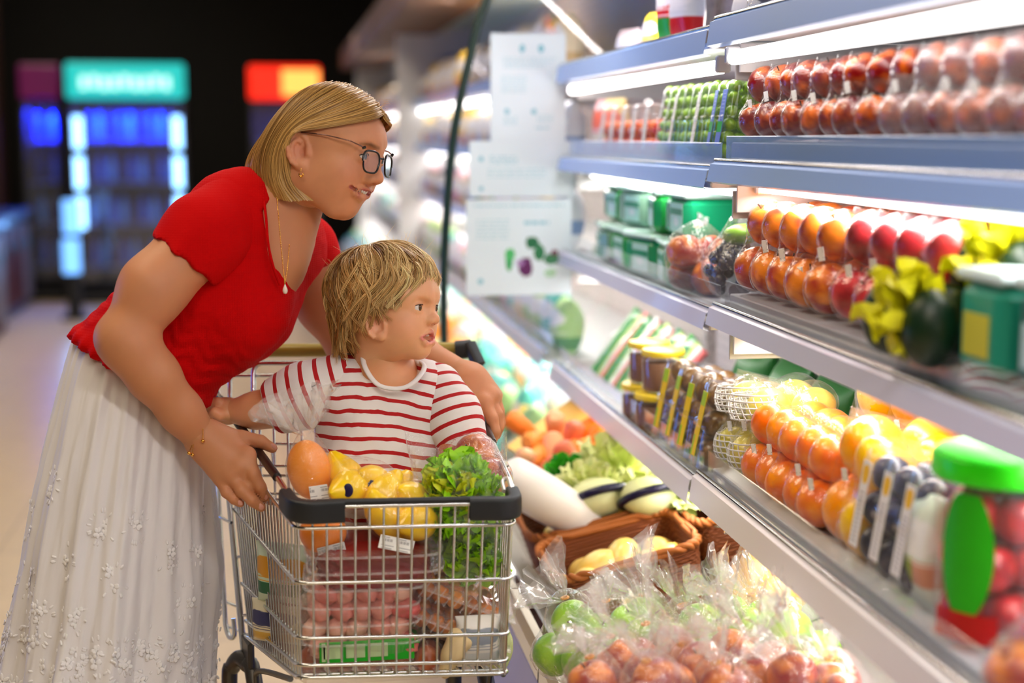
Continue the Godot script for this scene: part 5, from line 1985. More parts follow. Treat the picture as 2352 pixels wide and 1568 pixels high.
# a clear clamshell box with small fruit inside
func clamshell(called: String, label: String, cat: String, at: Vector3, size: Vector3, kind: String, count: int, lean: float, strip_m: Material, group := "", spin := 0.0) -> Node3D:
	var t := thing(called, label, cat, at, group)
	t.rotation = Vector3(0, spin, -lean)
	t.position.y += size.x * sin(lean)
	var r2 := RandomNumberGenerator.new()
	r2.seed = int(at.z * 1000.0) + 17
	var r: float = {"grape": 0.0125, "tomato": 0.021, "kiwi": 0.029, "plum": 0.026, "dark_grape": 0.0115}[kind]
	var nz := maxi(1, int((size.z - 0.004) / (2.0 * r)))
	var nx := maxi(1, int((size.x - 0.004) / (2.0 * r)))
	var made := 0
	var j := 0
	while made < count and (j + 1) * 2.0 * r * 0.92 < size.y:
		for i in nx:
			for k in nz:
				if made >= count: break
				var p := Vector3((i + 0.5) * size.x / nx, r + j * 2.0 * r * 0.94 + 0.002, ((k + 0.5) / nz - 0.5) * size.z)
				p += Vector3(r2.randf_range(-1, 1), 0, r2.randf_range(-1, 1)) * r * 0.14
				var o := part(kind.replace("dark_", ""), fruit(kind, made % 4), M.fruit, t, p)
				o.rotation = Vector3(r2.randf() * 3, r2.randf() * 3, r2.randf() * 3)
				made += 1
		j += 1
	var key := "shell%.3f%.3f%.3f" % [size.x, size.y, size.z]
	if not cache.has(key):
		var m := MB.new()
		var rows := []
		for q in 8:
			var y: float = [0.0, 0.02, 0.45, 0.47, 0.53, 0.55, 0.94, 1.0][q] * size.y
			var g: float = [0.90, 0.96, 1.0, 1.06, 1.06, 1.0, 0.96, 0.88][q]
			var row := PackedVector3Array()
			for i in 40:
				var a := -TAU * i / 40.0
				var cx := signf(cos(a)) * pow(absf(cos(a)), 0.35)
				var cz := signf(sin(a)) * pow(absf(sin(a)), 0.35)
				var rib := 1.0 + 0.018 * (1.0 if i % 4 < 2 else -1.0)
				row.append(Vector3(size.x * 0.5 + cx * size.x * 0.52 * g * rib, y, cz * size.z * 0.52 * g * rib))
			rows.append(row)
		m.sheet(rows, true)
		m.fan(rows[7])
		m.fan(rows[0], true)
		cache[key] = m.done()
	part("clamshell", cache[key], M.clear, t)
	if strip_m:
		sticker("label_strip", minf(0.026, size.z * 0.6), size.y * 0.74, Transform3D(Basis(Vector3.UP, -PI / 2 + 0.0), Vector3(-size.x * 0.035, size.y * 0.5, 0.0)), strip_m, t)
	return t

# a soft packet: pillow with crimped ends
func packet_mesh(w: float, h: float, d: float) -> ArrayMesh:
	var key := "packet%.3f%.3f%.3f" % [w, h, d]
	if cache.has(key): return cache[key]
	var m := MB.new()
	var rows := []
	for j in 11:
		var s := j / 10.0
		var row := PackedVector3Array()
		for i in 24:
			var a := -TAU * i / 24.0
			var fat := pow(sin(PI * clampf(s, 0.0, 1.0)), 0.5)
			var wob := 1.0 + 0.10 * fnoise.get_noise_3d(cos(a) * 2.0, s * 5.0, sin(a) * 2.0)
			row.append(Vector3(cos(a) * d * 0.5 * maxf(fat, 0.06) * wob, s * h, signf(sin(a)) * pow(absf(sin(a)), 0.6) * w * 0.5 * (1.0 - 0.10 * fat)))
		rows.append(row)
	m.sheet(rows, true)
	m.fan(rows[10])
	m.fan(rows[0], true)
	cache[key] = m.done()
	return cache[key]

func print_mat(base: Color, band: Color, spot: Color, which: int) -> StandardMaterial3D:
	var key := "print%s%s%d" % [base.to_html(), band.to_html(), which]
	if M.has(key): return M[key]
	var im := Image.create(48, 64, false, Image.FORMAT_RGB8)
	im.fill(base)
	im.fill_rect(Rect2i(0, 8 + which * 4, 48, 14), band)
	blot(im, Vector2(24, 42), Vector2(12, 10), spot)
	for k in 3: im.fill_rect(Rect2i(6, 26 + k * 4 + which, 30 - k * 5, 1), spot)
	M[key] = mat(Color.WHITE, 0.35)
	M[key].albedo_texture = ImageTexture.create_from_image(im)
	return M[key]

func packet(called: String, label: String, cat: String, at: Vector3, size: Vector3, m: Material, spin: float, group := "") -> Node3D:
	var o := part(called, packet_mesh(size.z, size.y, size.x), m, self, at)
	o.rotation.y = spin
	tag(o, label, cat, group)
	return o

func jar(label: String, at: Vector3, lid: Color, inside: Color, h: float, r: float, group := "") -> void:
	var t := thing("jar", label, "jar", at, group)
	part("glass", MB.new().lathe([Vector2(0.0001, 0), Vector2(r * 0.92, 0), Vector2(r, 0.006), Vector2(r, h * 0.8), Vector2(r * 0.9, h * 0.88), Vector2(r * 0.9, h)], 24).done(), M.clear, t)
	part("contents", MB.new().lathe([Vector2(0.0001, 0.003), Vector2(r * 0.9, 0.003), Vector2(r * 0.95, 0.01), Vector2(r * 0.95, h * 0.74), Vector2(0.0001, h * 0.75)], 20).done(), mat(inside, 0.5), t)
	part("lid", MB.new().lathe([Vector2(r * 0.98, h * 0.9), Vector2(r * 1.04, h * 0.92), Vector2(r * 1.04, h * 1.03), Vector2(r * 0.98, h * 1.06), Vector2(0.0001, h * 1.06)], 24).done(), mat(lid, 0.4), t)

func leafy(key: String, r: Vector3, n: int, c1: Color, c2: Color, size: float, frill: float) -> ArrayMesh:
	if cache.has(key): return cache[key]
	var m := MB.new()
	var r2 := RandomNumberGenerator.new()
	r2.seed = key.hash()
	var l1 := lin(c1)
	var l2 := lin(c2)
	for k in n:
		var d := Vector3(r2.randf_range(-1, 1), r2.randf_range(-0.75, 1), r2.randf_range(-1, 1)).normalized()
		var base := d * r * r2.randf_range(0.55, 0.80)
		var outv := (d + Vector3(r2.randf_range(-0.4, 0.4), 0.35, r2.randf_range(-0.4, 0.4))).normalized()
		var x := outv.cross(Vector3(r2.randf_range(-1, 1), r2.randf_range(-1, 1), r2.randf_range(-1, 1))).normalized()
		var nn := x.cross(outv)
		var sz := size * r2.randf_range(0.7, 1.25)
		var ph := r2.randf() * 9.0
		var rows := []
		var cols := []
		for j in 6:
			var s := j / 5.0
			var row := PackedVector3Array()
			var cl_ := []
			for i in 7:
				var u := i / 6.0 - 0.5
				var wdt := sz * (0.35 + 0.75 * sin(PI * minf(0.93, s + 0.08)))
				var wave := frill * sz * sin(u * 16.0 + ph + s * 3.0) * (absf(u) * 1.4 + s * 0.35)
				row.append(base + outv * s * sz * (1.0 - 0.3 * u * u) + x * u * wdt + nn * (wave + u * u * sz * 0.5 - s * s * sz * 0.15))
				var c := tint(l1, l2, 0.25 + 0.6 * s + 0.3 * fnoise.get_noise_2d(u * 4.0 + k, s * 4.0) - 0.3 * exp(-u * u * 60.0))
				c.a = 1.0
				cl_.append(c)
			rows.append(row)
			cols.append(cl_)
		m.sheet(rows, false, cols)
	m.col = tint(l1, l2, 0.15)
	m.merge(MB.new().ball(Transform3D(Basis.from_scale(r * 0.62), Vector3.ZERO), 14, 9))
	for k in range(m.c.size() - 14 * 10, m.c.size()): m.c[k] = tint(l1, l2, 0.1)
	cache[key] = m.done()
	return cache[key]

# woven basket: wicker rows round a slightly flaring box, thick rim
func basket_meshes() -> void:
	var w := 0.29
	var d := 0.25
	var h := 0.155
	var loop := func(y: float, grow: float, n: int, wave: float, phase: float) -> Array:
		var out := []
		for i in n + 1:
			var a := TAU * i / n
			var cx := signf(cos(a)) * pow(absf(cos(a)), 0.28)
			var cz := signf(sin(a)) * pow(absf(sin(a)), 0.28)
			var o := 1.0 + wave * sin(a * n / 4.0 + phase)
			out.append(Vector3(cx * w * 0.5 * grow * o, y, cz * d * 0.5 * grow * o))
		return out
	var m := MB.new()
	for k in 21:
		var y := 0.008 + k * 0.0072
		m.col = lin(Color(0.50, 0.25, 0.07)) * (0.85 + 0.3 * absf(fnoise.get_noise_1d(k * 3.7)))
		m.tube(loop.call(y, lerpf(0.88, 1.0, y / h), 96, 0.010, PI * (k % 2)), 0.0041, 5, false)
	for k in 9:
		m.col = lin(Color(0.46, 0.22, 0.06))
		var u := (k / 8.0 - 0.5) * 0.84
		m.tube([Vector3(u * w, 0.004, -d * 0.43), Vector3(u * w, 0.004, d * 0.43)], 0.006, 5)
		m.tube([Vector3(-w * 0.43, 0.006, u * d), Vector3(w * 0.43, 0.006, u * d)], 0.006, 5)
	cache.basket = m.done()
	m = MB.new()
	m.col = lin(Color(0.62, 0.34, 0.11))
	for k in 2:
		var path := []
		var base: Array = loop.call(h + 0.003, 1.01, 96, 0.0, 0.0)
		for i in 97:
			var a := i * 0.75 + PI * k
			path.append(base[i] + Vector3(0, sin(a) * 0.0045, 0) + Vector3(base[i].x, 0, base[i].z).normalized() * cos(a) * 0.0045)
		m.tube(path, 0.0062, 6, false)
	cache.basket_rim = m.done()

func basket(label: String, at: Vector3, spin: float) -> Node3D:
	var t := thing("wicker_basket", label, "basket", at)
	t.rotation = Vector3(0, spin, 0.2255)
	tag(part("weave", cache.basket, M.matte, t), "", "", "", "stuff")
	part("rim", cache.basket_rim, M.matte, t)
	return t

func goods() -> void:
	M.milky = film(0.13, 0.12)
	M.milky.normal_enabled = true
	M.milky.normal_texture = M.wrap.normal_texture
	M.milky.uv1_triplanar = true
	M.milky.uv1_scale = Vector3(9, 9, 9)
	basket_meshes()
	upper_shelves()
	lower_shelves()
	deck_goods()

func upper_shelves() -> void:
	var y2 := 1.422
	var y3 := 1.154
	var f2 := 1.376
	var f3 := 1.114
	# shelf with the nectarines
	for k in 8:
		wrapped_pack("nectarine_pack", "nectarine", "film-wrapped red nectarine pack, %s from the grapes on the upper shelf" % ORD[k], Vector3(0.790 + 0.004 * (k % 3), y2, -2.405 + k * 0.0715), 0.24 + 0.04 * (k % 3), k, 2, "nectarine packs on the upper shelf", rng.randf_range(-0.06, 0.06), false, 0.93)
	for k in 6:
		wrapped_pack("plum_pack", "nectarine", "red fruit pack under milky crinkled film, %s after the nectarines" % ORD[k], Vector3(0.795, y2, -1.825 + k * 0.074), 0.30, k + 1, 2, "milky packs on the upper shelf", 0.0, true, 0.93)
	for k in 3:
		packet("teal_packet", "blurred teal packet at the near end of the upper shelf, %s after the milky packs" % ORD[k], "packet", Vector3(0.82, y2, -1.32 + 0.12 * k), Vector3(0.07, 0.14, 0.11), mat([Color(0.10, 0.42, 0.46), Color(0.20, 0.55, 0.50), Color(0.05, 0.3, 0.4)][k], 0.35), 0.2, "teal packets on the upper shelf")
	# grapes and tomatoes beyond the joint
	M.strip_blue = mat(Color.WHITE, 0.4)
	var im := Image.create(16, 64, false, Image.FORMAT_RGB8)
	im.fill(Color(0.42, 0.52, 0.84))
	im.fill_rect(Rect2i(0, 36, 16, 12), Color(0.16, 0.66, 0.30))
	for k in 8: im.fill_rect(Rect2i(3, 4 + k * 4, 10, 1), Color(0.62, 0.70, 0.92))
	M.strip_blue.albedo_texture = ImageTexture.create_from_image(im)
	for k in 9:
		clamshell("grape_punnet", "clear punnet of green grapes standing on edge, %s from the nectarine packs" % ORD[k], "grape punnet", Vector3(0.785, f2, -2.515 - k * 0.054), Vector3(0.105, 0.140, 0.046), "grape", 40, 0.16, M.strip_blue if k < 2 else label_mat() if k % 3 == 0 else null, "grape punnets on the upper shelf", rng.randf_range(-0.1, 0.1))
	for k in 5:
		clamshell("tomato_tub", "clear tub of red and orange tomatoes, %s beyond the grape punnets" % ORD[k], "tomato tub", Vector3(0.785, f2, -3.045 - k * 0.105), Vector3(0.10, 0.115, 0.09), "tomato", 18, 0.10, label_mat(), "tomato tubs on the upper shelf")
	for k in 2:
		packet("salad_packet", ["pale yellow packet", "pink and white packet"][k] + " at the far end of the upper shelf", "packet", Vector3(0.86, f2, -3.62 - k * 0.11), Vector3(0.06, 0.15, 0.12), print_mat([Color(0.95, 0.85, 0.55), Color(0.95, 0.72, 0.72)][k], Color(0.96, 0.9, 0.8), Color(0.9, 0.4, 0.3), k), 0.2)
	# top shelf: a few bags just in the picture
	var y1 := 1.606
	var tops := [["dark_bag", Color(0.16, 0.16, 0.34), Color(0.55, 0.65, 0.95), "dark purple grape bag lying on the top shelf", -2.56, 0.10, 0.09], ["snack_bag", Color(0.85, 0.86, 0.92), Color(0.75, 0.10, 0.12), "white and red packet standing on the top shelf", -2.98, 0.19, 0.10], ["snack_bag", Color(0.80, 0.12, 0.12), Color(0.15, 0.55, 0.2), "tall red and green packet on the top shelf", -3.10, 0.21, 0.08], ["fruit_bag", Color(0.92, 0.82, 0.15), Color(0.80, 0.62, 0.10), "yellow-green packet on the top shelf", -3.24, 0.11, 0.06], ["snack_bag", Color(0.88, 0.80, 0.84), Color(0.8, 0.3, 0.3), "pale pink packet at the far end of the top shelf", -3.48, 0.09, 0.09]]
	for q in tops:
		packet(q[0], q[3], "packet", Vector3(0.86, y1 - 0.006, q[4]), Vector3(0.06, q[5], q[6]), print_mat(q[1], q[2], Color(0.9, 0.9, 0.95), 1), 0.3)
	for k in 3:
		apple_bag("grape_bag", "dark_grape" if k == 0 else "red_apple", ["clear bag of dark grapes at the joint of the top shelf", "clear fruit bag on the top shelf nearest the camera", "clear fruit bag second from the joint on the top shelf"][k], Vector3(0.87, y1 + 0.004, -2.36 + 0.21 * k), k, Vector3(-0.5, 0.6, 0.3), 0.07)
	# third shelf: peaches, pink apples, green packs
	for k in 5:
		wrapped_pack("peach_pack", "peach", "film-wrapped orange peach pack, %s from the dark grapes on the middle shelf" % ORD[k], Vector3(0.790, y3, -2.410 + k * 0.085), 0.25 + 0.03 * (k % 2), k + 2, 2, "peach packs on the middle shelf", rng.randf_range(-0.08, 0.08), false, 1.16)
	for k in 8:
		wrapped_pack("peach_pack", "peach" if k < 4 else "pink_apple", "fruit pack in the back row of the middle shelf, %s from the dark grapes" % ORD[k], Vector3(0.985, y3 + 0.03, -2.36 + k * 0.105), 0.18, k, 2, "packs in the middle back row")
	for k in 4:
		wrapped_pack("pink_apple_pack", "pink_apple", "film-wrapped deep pink apple pack, %s after the peaches" % ORD[k], Vector3(0.795, y3, -1.975 + k * 0.086), 0.27, k, 2, "pink apple packs on the middle shelf", 0.0, false, 1.10)
	var av := mat(Color(0.03, 0.16, 0.07), 0.4)
	var yel := mat(Color(0.90, 0.86, 0.05), 0.45)
	var spots := [Vector3(0.770, y3, -1.655), Vector3(0.875, y3 + 0.060, -1.63)]
	for k in 2:
		var t := thing("avocado_net", ["green fruit with yellow ribbon label at the front of the middle shelf", "green fruit with yellow ribbon label resting on the one in front"][k], "fruit pack", spots[k])
		for i in 3:
			part("fruit", MB.new().ball(Transform3D(Basis(Vector3(0.036, 0, 0), Vector3(0, 0.048, 0), Vector3(0, 0, 0.036)), Vector3((i % 2) * 0.05, 0.046, (i - 1) * 0.058)), 18, 12).done(), av, t)
		part("ribbon", leafy("ribbon", Vector3(0.030, 0.034, 0.060), 26, Color(0.80, 0.78, 0.0), Color(0.95, 0.92, 0.08), 0.040, 0.35), M.leaf, t, Vector3(-0.006, 0.062, 0.0))
	for k in 4:
		var t := thing("teal_tub", "blurred clear teal tub on the middle shelf, %s after the green fruit" % ORD[k], "tub", Vector3(0.785 + 0.01 * k, y3, -1.51 + 0.115 * k), "teal tubs on the middle shelf")
		part("tub", bx(Vector3(0.055, 0.055, 0), Vector3(0.11, 0.11, 0.10), 0.014), mat([Color(0.16, 0.62, 0.52), Color(0.10, 0.42, 0.42)][k % 2], 0.3), t)
		part("lid", bx(Vector3(0.055, 0.118, 0), Vector3(0.118, 0.014, 0.108), 0.005), mat(Color(0.86, 0.94, 0.95), 0.3), t)
		sticker("label", 0.06, 0.05, Transform3D(Basis(Vector3.UP, -PI / 2), Vector3(-0.001, 0.05, 0)), mat([Color(0.80, 0.78, 0.20), Color(0.75, 0.88, 0.9)][k % 2], 0.5), t)
	for k in 4:
		packet("green_bag", "dark green bag behind the teal tubs, %s along the middle shelf" % ORD[k], "bag", Vector3(1.03, y3, -1.50 + 0.15 * k), Vector3(0.10, 0.13, 0.13), mat(Color(0.03, 0.20, 0.16), 0.35), 0.1, "dark green bags on the middle shelf")
	# beyond the joint on the third shelf
	var g := thing("grape_bag", "clear bag of dark blue grapes with green sleeve beside the peach packs", "bag of grapes", Vector3(0.785, f3 + 0.006, -2.595))
	var pts := []
	var r2 := RandomNumberGenerator.new()
	r2.seed = 9
	for k in 70:
		var d := Vector3(r2.randf_range(-1, 1), r2.randf_range(-1, 1), r2.randf_range(-1, 1))
		if d.length() > 1.0: d = d.normalized() * r2.randf_range(0.75, 1.0)
		var p := Vector3(0.065, 0.068, 0) + d * Vector3(0.050, 0.056, 0.062) * (1.0 if d.y < 0.3 else 0.8)
		p.y = maxf(p.y, 0.013)
		part("grape", fruit("dark_grape", k % 4), M.fruit, g, p)
	pts = [[Vector3(0.065, 0.062, 0), Vector3(0.060, 0.060, 0.072)], [Vector3(0.085, 0.135, 0.02), Vector3(0.034, 0.035, 0.04)], [Vector3(0.10, 0.175, 0.035), Vector3(0.016, 0.02, 0.02)]]
	part("bag_film", hull("grape_hull", pts, 0.003, 0.05, 0.009), M.bag, g)
	part("sleeve", MB.new().ball(Transform3D(Basis(Vector3(0.036, 0.006, 0), Vector3(-0.008, 0.020, 0.01), Vector3(0, 0, 0.045)), Vector3(0.075, 0.126, 0.01)), 14, 8).done(), mat(Color(0.50, 0.70, 0.08), 0.4), g)
	var tl := part("bag_top", bag_tail("tail_g", 0.06), M.bag, g, Vector3(0.10, 0.175, 0.035))
	tl.rotation = Vector3(0.5, 0, -0.4)
	apple_bag("fruit_bag", "red_apple", "small pinkish fruit bag left of the dark grapes on the middle shelf", Vector3(0.83, f3, -2.775), 1, Vector3(-0.2, 0.5, 0.2), 0.03)
	var greens := [Color(0.05, 0.55, 0.20), Color(0.08, 0.62, 0.42), Color(0.16, 0.66, 0.30), Color(0.55, 0.72, 0.62)]
	for k in 8:
		var up := k % 2
		var t := thing("salad_tub", "green %s salad tub, %s pair beyond the grapes on the middle shelf" % [["lower", "upper"][up], ORD[k / 2]], "salad tub", Vector3(0.80 + 0.03 * up, f3 + 0.100 * up, -2.95 - 0.20 * (k / 2)), "salad tubs on the middle shelf")
		t.rotation = Vector3(0, 0.15 * (k % 3 - 1), 0.0)
		part("tub", bx(Vector3(0.06, 0.045, 0), Vector3(0.12, 0.088, 0.165), 0.016), mat(greens[(k / 2 + up) % 4], 0.25), t)
		part("lid", bx(Vector3(0.06, 0.092, 0), Vector3(0.128, 0.012, 0.172), 0.005), mat(Color(0.80, 0.93, 0.90), 0.2), t)
		sticker("label", 0.09, 0.06, Transform3D(Basis(Vector3.UP, -PI / 2), Vector3(-0.001, 0.045, 0.02)), print_mat(Color(0.72, 0.92, 0.86), Color(0.10, 0.60, 0.42), Color(0.9, 0.96, 0.95), k % 3), t)

func lower_shelves() -> void:
	var y4 := 0.836
	var f4 := 0.792
	# pears in foam net, oranges, grapefruit
	for k in 2:
		var t := wrapped_pack("pear_pack", "pear", ["film-wrapped yellow pear pack with white foam net beside the kiwi tubs", "film-wrapped yellow pear pack with foam net next to the oranges"][k], Vector3(0.762, y4, -2.41 + 0.078 * k), 0.22, k, 2)
		for j in 2:
			var nt := MB.new()
			for q in 5:
				var ring := MB.ring(Vector3(0.045, 0.045 + j * 0.089 + (q - 2) * 0.011, 0), Vector3(0.047 * cos((q - 2) * 0.24), 0, 0), Vector3(0, 0.004, 0.047 * cos((q - 2) * 0.24)), 20)
				nt.tube(Array(ring) + [ring[0]], 0.0016, 5, false)
			for q in 20:
				var a := TAU * q / 20.0
				var path := []
				for e in 5: path.append(Vector3(0.045 + cos(a + e * 0.1) * 0.047 * cos((e - 2) * 0.24), 0.045 + j * 0.089 + (e - 2) * 0.011, sin(a + e * 0.1) * 0.047 * cos((e - 2) * 0.24)))
				nt.tube(path, 0.0014, 4, false)
			part("foam_net", nt.done(), M.white, t)
	for k in 5:
		wrapped_pack("orange_pack", "orange", "film-wrapped orange pack, %s after the pears on the lowest shelf" % ORD[k], Vector3(0.765 + 0.004 * (k % 2), y4, -2.275 + k * 0.066), 0.22, k, 2, "orange packs on the lowest shelf", rng.randf_range(-0.07, 0.07))
	wrapped_pack("grapefruit_pack", "grapefruit", "film-wrapped pack of large yellow-orange grapefruit after the oranges", Vector3(0.775, y4, -1.925), 0.22, 1, 2)
	wrapped_pack("mango_pack", "mango", "film-wrapped yellow mango pack beside the plum tubs", Vector3(0.765, y4, -1.845), 0.22, 2, 2)
	for k in 8:
		wrapped_pack("mango_pack", ["mango", "grapefruit", "mango", "pear"][k % 4], "bright yellow fruit pack in the back row of the lowest shelf, %s from the kiwis" % ORD[k], Vector3(0.965 + 0.01 * (k % 2), y4 + 0.012, -2.32 + k * 0.128), 0.30, k, 2, "yellow packs in the lowest back row", 0.0, k % 2 == 0)
	M.strip_white = mat(Color.WHITE, 0.45)
	var im := Image.create(24, 96, false, Image.FORMAT_RGB8)
	im.fill(Color(0.90, 0.90, 0.93))
	blot(im, Vector2(12, 14), Vector2(11, 12), Color(0.93, 0.74, 0.05))
	for k in 12: im.fill_rect(Rect2i(4, 34 + k * 5, 15, 2), Color(0.66, 0.66, 0.72))
	M.strip_white.albedo_texture = ImageTexture.create_from_image(im)
	for k in 3:
		clamshell("plum_tub", "clear tub of dark plums with white and yellow label strip, %s from the mangoes" % ORD[k], "plum tub", Vector3(0.762, y4, -1.785 + k * 0.068), Vector3(0.12, 0.16, 0.062), "plum", 14, 0.16, M.strip_white, "plum tubs on the lowest shelf")
	for k in 2:
		packet("salad_packet", ["white and green packet after the plum tubs on the lowest shelf", "pale packet beside the green-lidded tub"][k], "packet", Vector3(0.80, y4, -1.635 + 0.02 * k), Vector3(0.06, 0.15, 0.05), print_mat(Color(0.88, 0.92, 0.88), [Color(0.62, 0.72, 0.20), Color(0.85, 0.60, 0.5)][k], Color(0.95, 0.95, 0.95), 2), 0.1)
	var t := thing("pepper_tub", "tall clear tub of red apples with bright green lid and label at the frame edge", "tub", Vector3(0.835, y4, -1.53))
	t.scale = Vector3.ONE * 0.98
	part("tub", MB.new().lathe([Vector2(0.0001, 0), Vector2(0.066, 0), Vector2(0.072, 0.01), Vector2(0.076, 0.205)], 32).done(), M.clear, t)
	part("lid", MB.new().lathe([Vector2(0.079, 0.200), Vector2(0.082, 0.204), Vector2(0.082, 0.226), Vector2(0.076, 0.232), Vector2(0.0001, 0.234)], 32).done(), mat(Color(0.20, 0.90, 0.06), 0.35), t)
	for j in 3:
		for i in 4:
			var a := TAU * i / 4.0 + j * 0.7
			part("apple", fruit("pink_apple", (i + j) % 5), M.fruit, t, Vector3(cos(a) * 0.036, 0.036 + j * 0.060, sin(a) * 0.036)).scale = Vector3.ONE * 0.86
	var lb := MB.new()
	var rows := []
	for j in 13:
		var row := PackedVector3Array()
		for i in 13:
			var u := (i / 12.0 - 0.5) * 0.9 * pow(sin(PI * (0.06 + 0.88 * j / 12.0)), 0.5)
			var a := -2.55 - u
			row.append(Vector3(cos(a) * 0.0772, 0.045 + 0.145 * j / 12.0, -sin(a) * 0.0772))
		rows.append(row)
	lb.sheet(rows)
	part("green_label", lb.done(), mat(Color(0.12, 0.66, 0.02), 0.4), t)
	var lr := MB.new()
	rows = []
	for j in 4:
		var row := PackedVector3Array()
		for i in 13:
			var a := -2.0 - 1.1 * i / 12.0
			row.append(Vector3(cos(a) * 0.0775, 0.010 + 0.012 * j, -sin(a) * 0.0775))
		rows.append(row)
	lr.sheet(rows)
	part("red_label", lr.done(), mat(Color(0.72, 0.02, 0.03), 0.4), t)
	apple_bag("apple_bag", "red_apple", "red apple bag at the right edge of the lowest shelf", Vector3(0.79, y4, -1.30), 0, Vector3(0, 1, 0), 0.05)
	# beyond the joint: kiwis, jars and green bunches
	M.strip_yellow = mat(Color.WHITE, 0.4)
	im = Image.create(16, 64, false, Image.FORMAT_RGB8)
	im.fill(Color(0.93, 0.78, 0.04))
	im.fill_rect(Rect2i(0, 0, 16, 14), Color(0.66, 0.80, 0.10))
	im.fill_rect(Rect2i(0, 44, 5, 20), Color(0.60, 0.78, 0.10))
	M.strip_yellow.albedo_texture = ImageTexture.create_from_image(im)
	for k in 4:
		clamshell("kiwi_tub", "tall clear kiwi tub with yellow label strip, %s from the pears" % ORD[k], "kiwi tub", Vector3(0.750, f4, -2.515 - k * 0.088), Vector3(0.13, 0.165, 0.074), "kiwi", 8, 0.20, M.strip_yellow, "kiwi tubs on the lowest shelf", 0.10 * (k % 2))
	for k in 4:
		jar("%s jar with yellow lid and brown contents beyond the kiwi tubs" % ["lower front", "upper front", "lower rear", "upper rear"][k], Vector3(0.79 + 0.015 * (k % 2), f4 + 0.094 * (k % 2), -2.93 - 0.12 * (k / 2)), Color(0.92, 0.80, 0.18), Color(0.46, 0.28, 0.10), 0.086, 0.045)
	for k in 6:
		var b := thing("leek_bunch", "wrapped green bunch at the far end of the lowest shelf, %s beyond the jars" % ORD[k], "vegetable", Vector3(0.83, f4, -3.17 - 0.105 * k), "green bunches on the lowest shelf")
		b.rotation = Vector3(0.25, 0, -0.35)
		for q in 5: part("stalk", tb(curve([Vector3(0.004 * q, 0, 0.014 * (q - 2)), Vector3(0.02, 0.08, 0.016 * (q - 2)), Vector3(0.05, 0.20, 0.024 * (q - 2))], 4), 0.010, 7), mat([Color(0.22, 0.58, 0.22), Color(0.12, 0.48, 0.30), Color(0.62, 0.74, 0.36), Color(0.86, 0.90, 0.86), Color(0.85, 0.45, 0.45)][(q + k) % 5], 0.5), b)
		part("film", hull("leek", [[Vector3(0.02, 0.06, 0), Vector3(0.03, 0.06, 0.045)], [Vector3(0.045, 0.15, 0), Vector3(0.025, 0.06, 0.05)]], 0.004, 0.05, 0.011), M.wrap, b)
	# green foam mat seen under the middle shelf
	for k in 3:
		packet("herb_bag", "leafy green herb bag in the back of the lowest shelf, %s from the joint" % ORD[k], "bag", Vector3(1.05, f4, -2.56 - 0.22 * k), Vector3(0.12, 0.17, 0.18), mat(Color(0.05, 0.36, 0.10), 0.5), 0.0, "herb bags at the back")

func deck_y(x: float) -> float:
	return 0.43 + (x - 0.545) * 0.229

